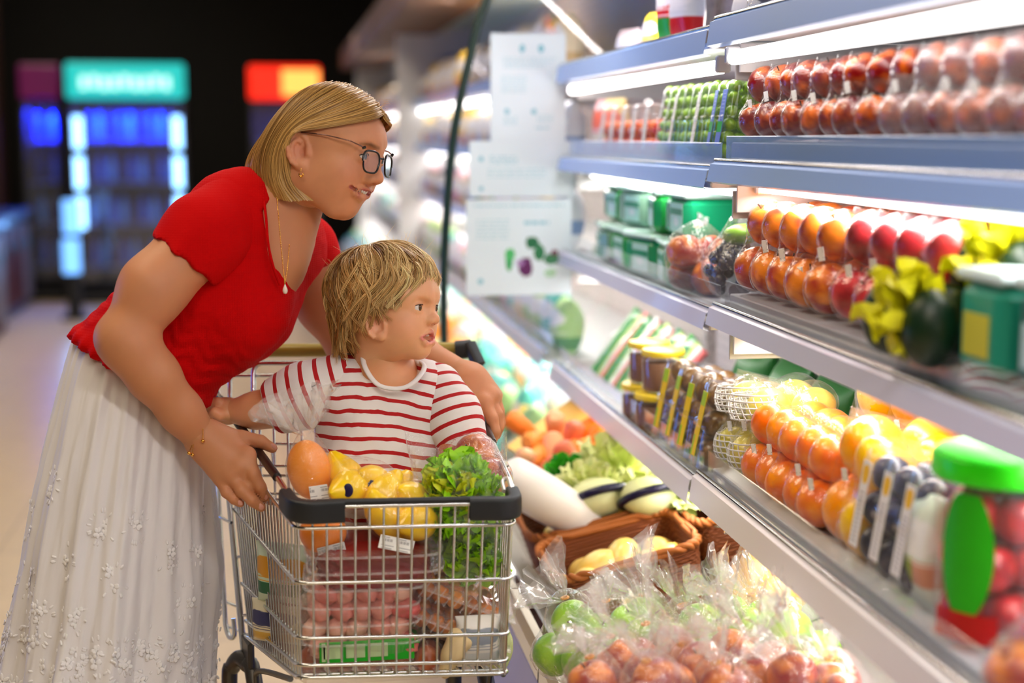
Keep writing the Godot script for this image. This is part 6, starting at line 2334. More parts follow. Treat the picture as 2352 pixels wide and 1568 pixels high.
func deck_goods() -> void:
	basket("wicker basket of pale yellow squash nearest the apple bags", Vector3(0.685, 0.4645, -2.700), 0.0)
	basket("wicker basket of yellow squash under the big white radish", Vector3(0.685, 0.4645, -2.985), 0.0)
	basket("wicker basket on the right, behind the bagged apples", Vector3(0.99, 0.5345, -2.800), 0.0)
	basket("wicker basket at the back right below the blue-banded cabbages", Vector3(0.99, 0.5345, -3.085), 0.0)
	var sq := [[0.575, 0.575, -2.665], [0.615, 0.600, -2.700], [0.660, 0.615, -2.715], [0.710, 0.600, -2.680], [0.755, 0.610, -2.690], [0.590, 0.570, -2.745], [0.690, 0.585, -2.640], [0.640, 0.565, -2.630], [0.750, 0.600, -2.760]]
	for k in sq.size():
		squash("pale yellow squash in the front wicker basket, %s from its left end" % ORD[k], Vector3(sq[k][0], sq[k][1], sq[k][2]), k, "squash in the front basket")
	sq = [[0.570, 0.590, -2.93], [0.625, 0.595, -2.905], [0.670, 0.640, -2.945], [0.725, 0.630, -2.920], [0.775, 0.630, -2.930], [0.690, 0.600, -3.03], [0.760, 0.620, -3.03]]
	for k in sq.size():
		squash("pale yellow squash in the second wicker basket, %s from its left end" % ORD[k], Vector3(sq[k][0], sq[k][1], sq[k][2]), k + 3, "squash in the second basket")
	var dk := thing("white_radish", "large smooth white radish lying across the second wicker basket", "vegetable", P(1262, 1150, 3.02))
	dk.rotation = Vector3(0, 0.15, -0.52)
	part("root", MB.new().tube(curve([Vector3(-0.13, 0.012, 0), Vector3(-0.10, 0.006, 0), Vector3(0, 0.0, 0), Vector3(0.09, -0.006, 0), Vector3(0.13, -0.012, 0)], 5), [0.012, 0.028, 0.038, 0.043, 0.046, 0.048, 0.049, 0.050, 0.050, 0.050, 0.050, 0.049, 0.048, 0.047, 0.045, 0.043, 0.040, 0.036, 0.030, 0.022, 0.008], 24).done(), mat(Color(0.93, 0.91, 0.88), 0.35), dk)
	# cabbages and lettuce behind
	var cab := [[1420, 1085, 3.22, 0.070, 0, "pale green cabbage behind the wicker baskets"], [1480, 1050, 3.38, 0.065, 0, "pale cabbage higher up under the lowest shelf"], [1500, 1130, 3.14, 0.055, 0, "small pale cabbage beside the blue band"], [1590, 1130, 3.02, 0.060, 0, "yellow-green cabbage right of the blue band"], [1300, 1100, 3.20, 0.042, 1, "bright green lettuce between radish and cabbage"], [1355, 1125, 3.10, 0.05, 0, "flat pale cabbage left of the dark blue wrap"]]
	for q in cab:
		var t := thing("lettuce" if q[4] else "cabbage", q[5], "vegetable", P(q[0], q[1], q[2]))
		part("leaves", leafy("cab%d" % q[4], Vector3.ONE * 0.06, 46, Color(0.10, 0.50, 0.05) if q[4] else Color(0.72, 0.80, 0.36), Color(0.25, 0.72, 0.08) if q[4] else Color(0.93, 0.93, 0.68), 0.05, 0.10), M.leaf, t).scale = Vector3.ONE * q[3] / 0.06
	for k in 2:
		var c: Array = [[1375, 1140, 3.06], [1490, 1140, 3.02]][k]
		var t := thing("banded_cabbage", ["cabbage in a dark blue wrap left of the basket joint", "cabbage with dark blue band near the shelf corner"][k], "vegetable", P(c[0], c[1], c[2]))
		part("head", MB.new().ball(Transform3D(Basis.from_scale(Vector3(0.062, 0.042, 0.055)), Vector3.ZERO), 20, 12).done(), mat(Color(0.86, 0.88, 0.66), 0.5), t)
		part("band", tb(Array(MB.ring(Vector3.ZERO, Vector3(0.060, 0.012, 0), Vector3(0, 0.030, 0.052), 24)) + [Vector3(0.060, 0.012, 0)], 0.009, 8), mat(Color(0.02, 0.03, 0.22), 0.3), t)
	var pump := [[1205, 985], [1240, 1010], [1275, 985], [1310, 1015], [1345, 985], [1225, 1055], [1270, 1045], [1315, 1060], [1355, 1035], [1390, 1010], [1195, 1080], [1250, 1090], [1400, 1060]]
	for k in pump.size():
		var t := thing("carrot", "orange carrot in the heap below the yellow board, %s of the heap from the left" % ORD[k], "vegetable", P(pump[k][0], pump[k][1], 3.46 - (pump[k][1] - 985) * 0.0018), "carrots below the yellow board")
		t.rotation = Vector3(0.3 * sin(k * 2.0), k * 0.8, 0.9 + 0.6 * sin(k * 1.7))
		part("root", MB.new().tube([Vector3(0, -0.055, 0), Vector3(0, -0.045, 0), Vector3(0, 0.0, 0), Vector3(0, 0.045, 0), Vector3(0, 0.055, 0)], [0.006, 0.013, 0.022, 0.025, 0.012], 14).done(), mat([Color(0.98, 0.52, 0.14), Color(1.0, 0.62, 0.26), Color(0.98, 0.72, 0.52), Color(0.95, 0.50, 0.36)][k % 4], 0.5), t)
	# the yellow sloping board
	var a := P(1165, 1030, 3.62)
	var b := P(1335, 905, 3.80)
	var c := P(1500, 1060, 3.30)
	var d := (a + c - b).lerp(c, 0.35)
	var bm := MB.new()
	var nn := (b - a).cross(c - b).normalized() * 0.008
	bm.quad(a, d, c, b)
	bm.quad(a - nn, b - nn, c - nn, d - nn)
	for e in [[a, b], [b, c], [c, d], [d, a]]: bm.quad(e[0] - nn, e[1] - nn, e[1], e[0])
	tag(part("display_board", bm.done(), mat(Color(0.98, 0.80, 0.42), 0.5), self), "plain yellow-orange sloping board behind the carrots", "board")
	# bags of apples
	var green := [[1338, 1432, 2.37, 0.085, -0.9], [1432, 1440, 2.33, 0.055, 0.3], [1516, 1425, 2.36, 0.10, 0.3], [1605, 1450, 2.34, 0.085, 0.2], [1690, 1418, 2.40, 0.075, -0.3], [1765, 1425, 2.36, 0.08, 0.4], [1850, 1452, 2.28, 0.075, 0.5]]
	var gl := ["leftmost green apple bag, its ears spread over the deck lip", "green apple bag in the middle of the front row", "green apple bag with a tall crinkled top in front of the squash basket", "green apple bag right of the tall crinkled top", "green apple bag with blue sticker near the lowest shelf rail", "green apple bag under the lowest shelf rail", "rightmost green apple bag beside the shelf rail"]
	for k in green.size():
		var q: Array = green[k]
		var p := P(q[0], q[1], q[2])
		p.y = maxf(p.y - 0.085, deck_y(p.x) + 0.014)
		apple_bag("green_apple_bag", "green_apple", gl[k], p, k, view.basis * Vector3(q[4], 1.0, 0.25), q[3])
	var red := [[1445, 1525, 2.19, 0.09, -0.9], [1525, 1495, 2.22, 0.075, 0.8], [1400, 1575, 2.08, 0.05, -0.5], [1610, 1545, 2.12, 0.09, 0.3], [1700, 1505, 2.20, 0.085, -0.4], [1775, 1535, 2.12, 0.10, 0.1], [1860, 1555, 2.05, 0.10, 0.4], [1530, 1585, 2.04, 0.08, 0.2], [1690, 1590, 2.02, 0.07, 0.1], [1950, 1580, 2.02, 0.06, 0.4]]
	var rl := ["red apple bag with a white fan-shaped top at the front left", "red apple bag knotted beside the fan-shaped top", "lowest red apple bag at the deck lip", "red and yellow apple bag in the middle of the front row", "red apple bag right of the green apple bags", "red apple bag with a wide crinkled top under the shelf rail", "red apple bag at the right end under the shelf rail", "red apple bag cut by the bottom of the frame", "red apple bag at the frame bottom next to the shelf rail", "red apple bag mostly hidden behind the lowest shelf rail"]
	for k in red.size():
		var q: Array = red[k]
		var p := P(q[0], q[1], q[2])
		p.y = maxf(p.y - 0.085, deck_y(p.x) + 0.014)
		apple_bag("red_apple_bag", "red_apple", rl[k], p, k, view.basis * Vector3(q[4], 1.0, 0.3), q[3])
	var p := P(1775, 1330, 2.47)
	p.y = maxf(p.y - 0.06, deck_y(p.x))
	apple_bag("yellow_fruit_bag", "mango", "bag of yellow fruit with orange tie under the lowest shelf", p, 0, Vector3(-0.2, 1, 0), 0.07)

func squash(label: String, at: Vector3, k: int, group: String) -> void:
	var o := part("squash", fruit("squash", k % 5), M.fruit, self, at - Vector3(-0.01, 0.026, 0))
	o.rotation = Vector3(1.2 + 0.5 * sin(k * 3.1), k * 1.3, 0.4 * cos(k * 2.3))
	tag(o, label, "squash", group)
# ---------- what lies in the cart ----------
func meat_tray(called: String, label: String, at: Vector3, turn: Vector3, size: Vector3, kind: int) -> void:
	var t := thing(called, label, "meat tray", at)
	t.rotation = turn
	var m := MB.new()
	var rows := []
	for q in 5:
		var y: float = [0.0, 0.002, 0.9, 1.0, 0.96][q] * size.y
		var g: float = [0.80, 0.84, 0.98, 1.05, 1.0][q]
		var row := PackedVector3Array()
		for i in 48:
			var a := -TAU * i / 48.0
			row.append(Vector3(signf(cos(a)) * pow(absf(cos(a)), 0.3) * size.x * 0.5 * g, y, signf(sin(a)) * pow(absf(sin(a)), 0.3) * size.z * 0.5 * g))
		rows.append(row)
	m.sheet(rows, true)
	m.fan(rows[0], true)
	part("tray", m.done(), M.clear, t)
	if kind == 0:   # minced meat: one block of strands
		var mm := MB.new()
		var rr := []
		for j in 9:
			var row := PackedVector3Array()
			for i in 40:
				var a := -TAU * i / 40.0
				var s := j / 8.0
				var g := 0.86 * sqrt(maxf(0.0, 1.0 - pow(maxf(0.0, s - 0.5) * 1.9, 3.0)))
				var wob := 1.0 + 0.05 * sin(i * 2.6 + j * 1.3) + 0.05 * fnoise.get_noise_2d(i * 1.7, j * 2.1)
				row.append(Vector3(signf(cos(a)) * pow(absf(cos(a)), 0.4) * size.x * 0.5 * g * wob, 0.004 + s * size.y * 1.08, signf(sin(a)) * pow(absf(sin(a)), 0.4) * size.z * 0.5 * g * wob))
			rr.append(row)
		mm.sheet(rr, true)
		mm.fan(rr[8])
		part("minced_meat", mm.done(), mat(Color(0.50, 0.035, 0.045), 0.45), t)
	else:
		for i in 5:
			for k in 2:
				var q := fnoise.get_noise_2d(i * 3.1 + at.y * 60.0, k * 5.0 + at.y * 40.0)
				var c := Color(0.95, 0.74, 0.64).lerp(Color(0.84, 0.38, 0.36), clampf(0.35 + q * 1.2, 0.0, 1.0))
				var pc := part("chicken_piece", fruit_blob((i * 2 + k + int(at.y * 100.0)) % 4), mat(c, 0.35), t, Vector3((i - 2.0) * size.x * 0.175 + q * 0.008, size.y * 0.50, (k - 0.5) * size.z * 0.42))
				pc.scale = Vector3(size.x * (0.105 + 0.03 * q), size.y * 0.52, size.z * 0.25)
				pc.rotation = Vector3(0.1 * q, q * 1.5, 0.25 * sin(i * 2.0 + k))
	var rm := MB.new()
	var rl := []
	for i in 49:
		var a := -TAU * i / 48.0
		rl.append(Vector3(signf(cos(a)) * pow(absf(cos(a)), 0.3) * size.x * 0.53, size.y, signf(sin(a)) * pow(absf(sin(a)), 0.3) * size.z * 0.53))
	rm.tube(rl, 0.0022, 6, false)
	part("tray_rim", rm.done(), M.milky, t)
	var f := MB.new()
	f.box(Vector3(0, size.y * 1.02, 0), Vector3(size.x * 1.02, 0.002, size.z * 1.0), 0.0008)
	part("film", f.done(), M.wrap, t)

func fruit_blob(v: int) -> ArrayMesh:
	var key := "blob%d" % v
	if not cache.has(key):
		cache[key] = MB.new().ball(Transform3D.IDENTITY, 16, 10, func(d: Vector3) -> float: return 1.0 + 0.22 * fnoise.get_noise_3dv(d * 1.4 + Vector3(v * 5, 0, 0))).done()
	return cache[key]

func cart_goods() -> void:
	var vb := view.basis
	# orange fruit in a twisted film bag, standing in the corner
	var o := thing("orange_fruit", "large oval orange fruit in twisted clear film at the cart's left corner", "fruit", P(710, 1078, 2.32))
	var body := Transform3D(Basis(Vector3(0.0355, 0, 0), Vector3(-0.004, 0.049, 0), Vector3(0, 0, 0.0355)), Vector3.ZERO)
	var fm := MB.new()
	fm.ball(body, 26, 18)
	part("fruit", fm.done(), mat(Color(1.0, 0.60, 0.0), 0.38), o)
	part("film", hull("orange_film", [[Vector3.ZERO, Vector3(0.037, 0.051, 0.037)], [Vector3(-0.003, 0.052, 0), Vector3(0.008, 0.012, 0.008)], [Vector3(0.006, -0.05, 0.002), Vector3(0.030, 0.018, 0.026)]], 0.002, 0.03, 0.007), M.bag, o)
	var tl := part("twisted_top", bag_tail("tail_o", 0.088), M.milky, o, Vector3(-0.003, 0.058, 0))
	tl.rotation = Vector3(0.1, 0.3, 0.22)
	sticker("price_label", 0.030, 0.024, Transform3D(Basis(vb.x, vb.y, vb.z).rotated(Vector3.BACK, 0.15), vb * Vector3(0.021, -0.034, 0.036)), label_mat(), o)
	var o2 := thing("orange_fruit", "second orange fruit in film lower behind the front wires", "fruit", P(742, 1222, 2.285))
	fm = MB.new()
	fm.ball(Transform3D(Basis.from_scale(Vector3(0.038, 0.034, 0.034)), Vector3.ZERO), 24, 16)
	part("fruit", fm.done(), mat(Color(1.0, 0.56, 0.0), 0.38), o2)
	part("film", hull("orange_film2", [[Vector3.ZERO, Vector3(0.039, 0.035, 0.035)], [Vector3(0.04, -0.01, 0), Vector3(0.012, 0.02, 0.02)]], 0.002, 0.03, 0.008), M.wrap, o2)
	sticker("price_label", 0.045, 0.022, Transform3D(Basis(vb.x, vb.y, vb.z).rotated(Vector3.BACK, 0.25), vb * Vector3(0.018, -0.027, 0.028)), label_mat(), o2)
	# lemons
	var groups := [[[795, 1098, 2.34], [806, 1120, 2.30], [858, 1112, 2.33], [880, 1140, 2.30]], [[890, 1188, 2.285], [960, 1198, 2.285], [948, 1150, 2.32], [905, 1140, 2.34]]]
	for g in 2:
		var c := P(groups[g][0][0] + 40, groups[g][0][1] + 20, 2.32)
		var t := thing("lemon_pack", ["film pack of yellow lemons with dark oval stickers, left of the lettuce", "film pack of yellow lemons hanging lower behind the dark front bar"][g], "lemon pack", c)
		var pts := []
		for k in 4:
			var q: Array = groups[g][k]
			var p := P(q[0], q[1], q[2]) - c
			var e := part("lemon", fruit("lemon", k + g), M.fruit, t, p)
			e.rotation = Vector3(k * 1.3, k * 0.7, 0.5 + k * 0.9)
			e.scale = Vector3.ONE * 1.02
			pts.append([p, Vector3.ONE * 0.033])
			if g == 0 and k in [1, 2]:
				var st := part("sticker", MB.new().ball(Transform3D(Basis(vb.x * 0.008, vb.y * 0.011, vb.z * 0.0015), p + vb.z * 0.0385)).done(), mat(Color(0.10, 0.05, 0.25), 0.4), t)
		part("film", hull("lemon_film%d" % g, pts, 0.003, 0.04, 0.007), M.wrap, t)
	# lettuce bag
	var lc := P(1052, 1165, 2.33)
	var lt := thing("lettuce_bag", "open clear bag of frilly green lettuce at the cart's right", "lettuce", lc)
	part("lettuce", leafy("lettuce", Vector3(0.056, 0.070, 0.050), 210, Color(0.30, 0.58, 0.02), Color(0.66, 0.90, 0.08), 0.034, 0.30), M.leaf, lt, Vector3(0.004, 0.012, 0))
	part("lettuce_heart", leafy("lettuce2", Vector3(0.040, 0.040, 0.035), 70, Color(0.62, 0.70, 0.05), Color(0.88, 0.90, 0.16), 0.03, 0.2), M.leaf, lt, vb * Vector3(-0.006, 0.020, 0.022))
	part("lettuce_lower", leafy("lettuce3", Vector3(0.040, 0.060, 0.036), 110, Color(0.32, 0.60, 0.03), Color(0.70, 0.90, 0.14), 0.03, 0.3), M.leaf, lt, vb * Vector3(0.030, -0.075, 0.004))
	var bg := MB.new()
	var rows := []
	for j in 14:
		var s := j / 13.0
		var row := PackedVector3Array()
		for i in 44:
			var a := -TAU * i / 44.0
			var n := fnoise.get_noise_3d(cos(a) * 1.5, s * 2.5, sin(a) * 1.5)
			var w := lerpf(0.048, 0.082, pow(s, 0.5)) * (1.0 + 0.10 * n)
			row.append(vb * Vector3(lerpf(0.03, -0.004, s), lerpf(-0.145, 0.10, s), 0.0) + vb.x * cos(a) * w + vb.z * sin(a) * w * 0.72 + vb.y * (0.018 * n * s + 0.02 * s * sin(a * 2.0 + 1.0)))
		rows.append(row)
	bg.sheet(rows, true)
	part("bag_film", bg.done(), M.bag, lt)
	# red apples in film
	var at := P(1092, 1045, 2.40)
	var ap := thing("red_apple_bag", "film-wrapped red apples at the cart's right rail behind the lettuce", "bag of apples", at)
	var pts := [[Vector3.ZERO, Vector3.ONE * 0.036], [P(1128, 1100, 2.36) - at, Vector3.ONE * 0.034], [P(1050, 1050, 2.44) - at, Vector3.ONE * 0.033]]
	for k in 3:
		var e := part("apple", fruit("red_apple", k + 1), M.fruit, ap, pts[k][0])
		e.rotation = Vector3(0.7, k * 2.0, 0.6)
	part("film", hull("cart_apples", pts, 0.003, 0.04, 0.007), M.bag, ap)
	# trays of meat
	var tilt := Vector3(0.10, -0.05, 0.0)
	var spots := [[832, 1465, 0, 1], [826, 1424, 1, 1], [826, 1384, 2, 1], [836, 1345, 3, 1], [862, 1304, 4, 0], [858, 1268, 5, 0]]
	var names := ["lowest pink chicken tray on the egg box", "second pink chicken tray from the bottom of the stack", "third pink chicken tray in the stack", "top pink chicken tray under the red meat", "lower dark red minced meat tray", "upper dark red minced meat tray under the lemons"]
	for k in 6:
		var q: Array = spots[k]
		var sz := Vector3(0.182, 0.034, 0.13) if q[3] == 1 else Vector3(0.205, 0.034, 0.14)
		meat_tray("chicken_tray" if q[3] else "meat_tray", names[k], P(q[0], q[1], 2.31) - Vector3(0, 0.012, 0), tilt, sz, q[3])
	sticker("price_label", 0.055, 0.022, Transform3D(Basis(vb.x, vb.y, vb.z).rotated(Vector3.BACK, -0.18) * Basis(Vector3.RIGHT, -0.5), P(915, 1237, 2.245) - get_node("meat_tray_001").position), label_mat(), get_node("meat_tray_001"))
	# bakery boxes, tilted
	for k in 2:
		var t := thing("cookie_box", ["lower tilted clear box of brown cookies under the lettuce", "upper tilted clear box of brown cookies under the lettuce"][k], "cookie box", P([1052, 1062][k], [1420, 1355][k], 2.34))
		t.rotation = Vector3(0.1, -0.05, -0.42)
		var sz := Vector3(0.17, 0.046, 0.12)
		for i in 6:
			for j in 3:
				part("cookie", fruit_blob((i + j) % 4), mat([Color(0.78, 0.44, 0.16), Color(0.86, 0.54, 0.24), Color(0.66, 0.34, 0.12)][(i + j) % 3], 0.7), t, Vector3((i - 2.5) * 0.026, -0.006 + 0.006 * (j % 2), (j - 1) * 0.036)).scale = Vector3(0.015, 0.014, 0.018)
		part("box", bx(Vector3.ZERO, sz, 0.008), M.clear, t)
		var rb := MB.new()
		for i in 11:
			rb.box(Vector3((i - 5) * 0.0145, 0, sz.z * 0.5 + 0.001), Vector3(0.0022, 0.030, 0.003), 0.0006, Basis(Vector3.BACK, -0.25))
		tag(part("box_ribs", rb.done(), M.milky, t), "", "", "", "stuff")
		part("box_rim", bx(Vector3(0, 0.002, 0), Vector3(sz.x + 0.008, 0.003, sz.z + 0.008), 0.001), M.milky, t)
	# eggs
	var ec := P(850, 1530, 2.30)
	var eb := thing("egg_box", "clear box of brown eggs with green label on the cart floor", "egg box", ec)
	for i in 5:
		for j in 2:
			var e := part("egg", fruit("egg", (i + j) % 4), M.fruit, eb, vb.x * (i - 2) * 0.046 + Vector3(0, 0.012, 0) - vb.z * (j * 0.048 - 0.012))
			e.rotation.x = 0.1 * (i % 3)
	var em := MB.new()
	em.box(Vector3(0, 0.012, 0) - vb.z * 0.012, Vector3(0.238, 0.006, 0.10), 0.002)
	em.box(Vector3(0, 0.018, 0) - vb.z * 0.012, Vector3(0.232, 0.064, 0.104), 0.012)
	part("box", em.done(), M.clear, eb)
	part("box_rim", bx(Vector3(0, 0.008, 0) - vb.z * 0.012, Vector3(0.246, 0.008, 0.114), 0.002), M.milky, eb)
	var gm := MB.new()
	gm.box(Vector3(0, 0.053, 0) - vb.z * 0.012, Vector3(0.150, 0.003, 0.106), 0.001)
	gm.box(Vector3(0, 0.036, 0) + vb.z * 0.042, Vector3(0.150, 0.034, 0.003), 0.001)
	part("green_label", gm.done(), mat(Color(0.06, 0.70, 0.10), 0.4), eb)
	var lm := MB.new()
	for k in 3: lm.box(Vector3((k - 1) * 0.036 - 0.018, 0.037, 0) + vb.z * 0.0440, Vector3(0.030, 0.022, 0.002), 0.0005)
	lm.box(Vector3(-0.068, 0.037, 0) + vb.z * 0.0440, Vector3(0.006, 0.030, 0.002), 0.0005)
	part("label_print", lm.done(), mat(Color(0.78, 0.88, 0.66), 0.5), eb)
	# paper bag and ginger at the lower right, frozen bags on the left
	packet("paper_packet", "crumpled white paper packet with grey print at the cart's lower right", "packet", P(1098, 1528, 2.30), Vector3(0.05, 0.085, 0.075), print_mat(Color(0.90, 0.89, 0.86), Color(0.80, 0.82, 0.82), Color(0.55, 0.58, 0.62), 0), PI / 2)
	var gr := thing("ginger", "pale knobbly ginger root beside the white paper packet", "vegetable", P(1040, 1520, 2.27))
	var gf := Field.new()
	gf.chain([vb * Vector3(-0.012, -0.016, 0), vb * Vector3(-0.002, 0.012, 0), vb * Vector3(0.004, 0.042, 0)], [0.011, 0.015, 0.013], 0.01)
	gf.cap(vb * Vector3(0, 0.014, 0), vb * Vector3(0.022, 0.030, 0), 0.012, 0.010, 0.01)
	var g2 := MB.new()
	gf.mesh(0.005, g2)
	part("root", g2.done(), mat(Color(0.88, 0.78, 0.58), 0.6), gr)
	packet("net_bag", "pale green netted bag in the cart's lower right corner", "bag", P(1135, 1532, 2.34), Vector3(0.06, 0.075, 0.06), mat(Color(0.80, 0.84, 0.58), 0.6), 0.4)
	packet("frozen_bag", "white and green frozen food bag by the cart's left wires", "packet", P(660, 1385, 2.42), Vector3(0.06, 0.105, 0.115), print_mat(Color(0.80, 0.88, 0.80), Color(0.10, 0.40, 0.24), Color(0.85, 0.60, 0.15), 1), PI / 2 - 0.5)
	packet("white_bag", "white bag with torn corner lower on the cart's left side", "packet", P(640, 1475, 2.44), Vector3(0.06, 0.075, 0.10), print_mat(Color(0.90, 0.86, 0.74), Color(0.86, 0.70, 0.30), Color(0.25, 0.25, 0.40), 0), PI / 2 - 0.5)
	packet("brown_bag", "brown paper bag behind the chicken trays", "packet", P(720, 1500, 2.46), Vector3(0.08, 0.13, 0.13), mat(Color(0.42, 0.25, 0.12), 0.7), PI / 2)
	packet("brown_bag", "dark brown bag deep in the cart under the cookie boxes", "packet", P(1010, 1500, 2.44), Vector3(0.09, 0.12, 0.16), mat(Color(0.20, 0.11, 0.07), 0.7), PI / 2)
# ---------- what stands behind ----------
func background() -> void:
	far_cases()
	coolers()

func far_cases() -> void:
	var spans := [[-8.0, -3.93], [-12.2, -8.05]]
	for q in 2:
		var u := case_unit("refrigerated_case", ["white refrigerated case of packets just beyond the glass panel", "farthest refrigerated case of packets down the aisle"][q], spans[q][0], spans[q][1], 0.0)
		part("fascia", bx(Vector3(0.70, 2.06, (spans[q][0] + spans[q][1]) * 0.5), Vector3(0.34, 0.16, spans[q][1] - spans[q][0]), 0.01), mat(Color(0.42, 0.30, 0.22), 0.6), u)
		part("end_wall", bx(Vector3(0.95, 1.1, spans[q][0] + 0.02), Vector3(0.6, 2.0, 0.04), 0.005), M.white, u)
	var kinds := [["cream", Color(0.93, 0.85, 0.70), Color(0.85, 0.70, 0.45)], ["white", Color(0.90, 0.90, 0.93), Color(0.50, 0.60, 0.80)], ["yellow", Color(0.95, 0.78, 0.20), Color(0.90, 0.55, 0.10)], ["pale pink", Color(0.92, 0.76, 0.80), Color(0.78, 0.40, 0.55)], ["brown", Color(0.48, 0.33, 0.24), Color(0.75, 0.60, 0.42)], ["light green", Color(0.66, 0.82, 0.52), Color(0.25, 0.55, 0.30)], ["dark blue", Color(0.14, 0.18, 0.36), Color(0.60, 0.70, 0.90)], ["turquoise", Color(0.36, 0.78, 0.74), Color(0.85, 0.95, 0.95)], ["orange", Color(0.96, 0.60, 0.26), Color(0.98, 0.85, 0.60)]]
	var pref := [[4, 0, 0, 1, 0, 2], [0, 1, 2, 3, 6, 1, 8], [1, 6, 3, 5, 0, 1, 4], [5, 7, 1, 0, 5, 3], [5, 2, 7, 3, 1, 8, 7, 5]]
	var rows := ["top shelf", "second shelf", "third shelf", "lowest shelf", "bottom deck"]
	var r2 := RandomNumberGenerator.new()
	r2.seed = 31
	for lv in 5:
		var z := -4.02
		while z > -12.0:
			var step := 0.13 + 0.012 * (-z - 4.0) + r2.randf_range(0.0, 0.04)
			var kd: Array = kinds[pref[lv][r2.randi() % pref[lv].size()]]
			var y: float = SHELF[lv][1] - 0.024 if lv < 4 else 0.50
			var x := 0.815 if lv < 4 else r2.randf_range(0.57, 0.62)
			if lv == 4: y = deck_y(x + 0.06)
			var hh := r2.randf_range(0.15, 0.20) if lv < 4 else r2.randf_range(0.14, 0.22)
			var far := "the farthest case" if z < -8.0 else "the case beyond the glass panel"
			if z < -7.9 and z > -8.15: z = -8.2
			packet("packet", "blurred %s packet on the %s of %s" % [kd[0], rows[lv], far], "packet", Vector3(x, y, z), Vector3(0.10, hh, step * 0.9), print_mat(kd[1], kd[2], Color(0.95, 0.95, 0.95), lv % 3), r2.randf_range(-0.3, 0.3), "%s packets, %s of %s" % [kd[0], rows[lv], far])
			if lv == 3 and z > -8.0:
				var k3: Array = kinds[pref[4][r2.randi() % 8]]
				packet("packet", "blurred %s packet lying in the middle of the bottom deck beyond the glass panel" % k3[0], "packet", Vector3(0.74 + r2.randf_range(-0.03, 0.03), deck_y(0.78), z), Vector3(0.11, r2.randf_range(0.12, 0.2), step * 0.85), print_mat(k3[1], k3[2], Color(0.95, 0.95, 0.95), 2), r2.randf_range(-0.5, 0.5), "%s packets in the middle of the deck" % k3[0])
			if lv == 4 and z > -8.0:
				var k2: Array = kinds[pref[4][r2.randi() % 8]]
				packet("packet", "blurred %s packet at the back of the bottom deck beyond the glass panel" % k2[0], "packet", Vector3(0.86, deck_y(0.90), z), Vector3(0.12, 0.20, step * 0.9), print_mat(k2[1], k2[2], Color(0.95, 0.95, 0.95), 1), 0.2, "%s packets at the back of the deck" % k2[0])
			z -= step

func cooler(label: String, at: Vector3, w: float, header: Color, glow_e: float, strips: bool, lit: Color) -> void:
	var t := thing("drinks_cooler", label, "cooler", at)
	part("cabinet", MB.new().box(Vector3(-w * 0.5 + 0.02, 0.95, -0.3), Vector3(0.04, 1.9, 0.6), 0.01).box(Vector3(w * 0.5 - 0.02, 0.95, -0.3), Vector3(0.04, 1.9, 0.6), 0.01).box(Vector3(0, 0.06, -0.3), Vector3(w, 0.12, 0.6), 0.01).box(Vector3(0, 0.95, -0.58), Vector3(w, 1.9, 0.04), 0.01).done(), M.dark, t)
	var hd := part("header_sign", bx(Vector3(0, 1.89, -0.02), Vector3(w, 0.30, 0.10), 0.02), glow(header, glow_e), t)
	for k in 4:
		part("shelf", bx(Vector3(0, 0.30 + 0.36 * k, -0.30), Vector3(w - 0.1, 0.02, 0.5), 0.003), mat(Color(0.25, 0.35, 0.6), 0.4), t)
	part("glass_door", bx(Vector3(0, 0.95, 0.0), Vector3(w - 0.02, 1.52, 0.008), 0.002), M.glass, t)
	area_light("cooler_light", Vector3(0, 1.66, -0.12), Vector3(0, -1, -0.2), Vector2(w * 0.8, 0.05), lit, 3.5, t)
	if strips:
		for s in [-1.0, 1.0]:
			for k in 3:
				part("light_strip", bx(Vector3(s * (w * 0.5 - 0.075), 1.46 - 0.34 * k, -0.03), Vector3(0.085, 0.27, 0.02), 0.008), glow(Color(0.55, 0.78, 1.0), 5.0), t)
			area_light("strip_light", Vector3(s * (w * 0.5 - 0.075), 1.1, 0.012), Vector3(-s * 0.15, 0, 1), Vector2(0.08, 1.0), Color(0.45, 0.68, 1.0), 0.7, t)

func bottles(label_row: String, x0: float, x1: float, z: float, ys: Array, c: Array, group: String) -> void:
	if not cache.has("bottle"):
		cache.bottle = MB.new().lathe([Vector2(0.0001, 0), Vector2(0.03, 0.002), Vector2(0.033, 0.02), Vector2(0.033, 0.14), Vector2(0.026, 0.18), Vector2(0.012, 0.22), Vector2(0.012, 0.245), Vector2(0.0001, 0.247)], 14).done()
	for j in ys.size():
		var n := int((x1 - x0) / 0.085)
		for i in n:
			var o := part("bottle", cache.bottle, c[(i + j) % c.size()], self, Vector3(x0 + (i + 0.5) * (x1 - x0) / n, ys[j], z))
			tag(o, "blue-lit drink bottle on the %s shelf of %s" % [["bottom", "lower middle", "upper middle", "top"][j], label_row], "bottle", group + ", %s shelf" % ["bottom", "lower middle", "upper middle", "top"][j])

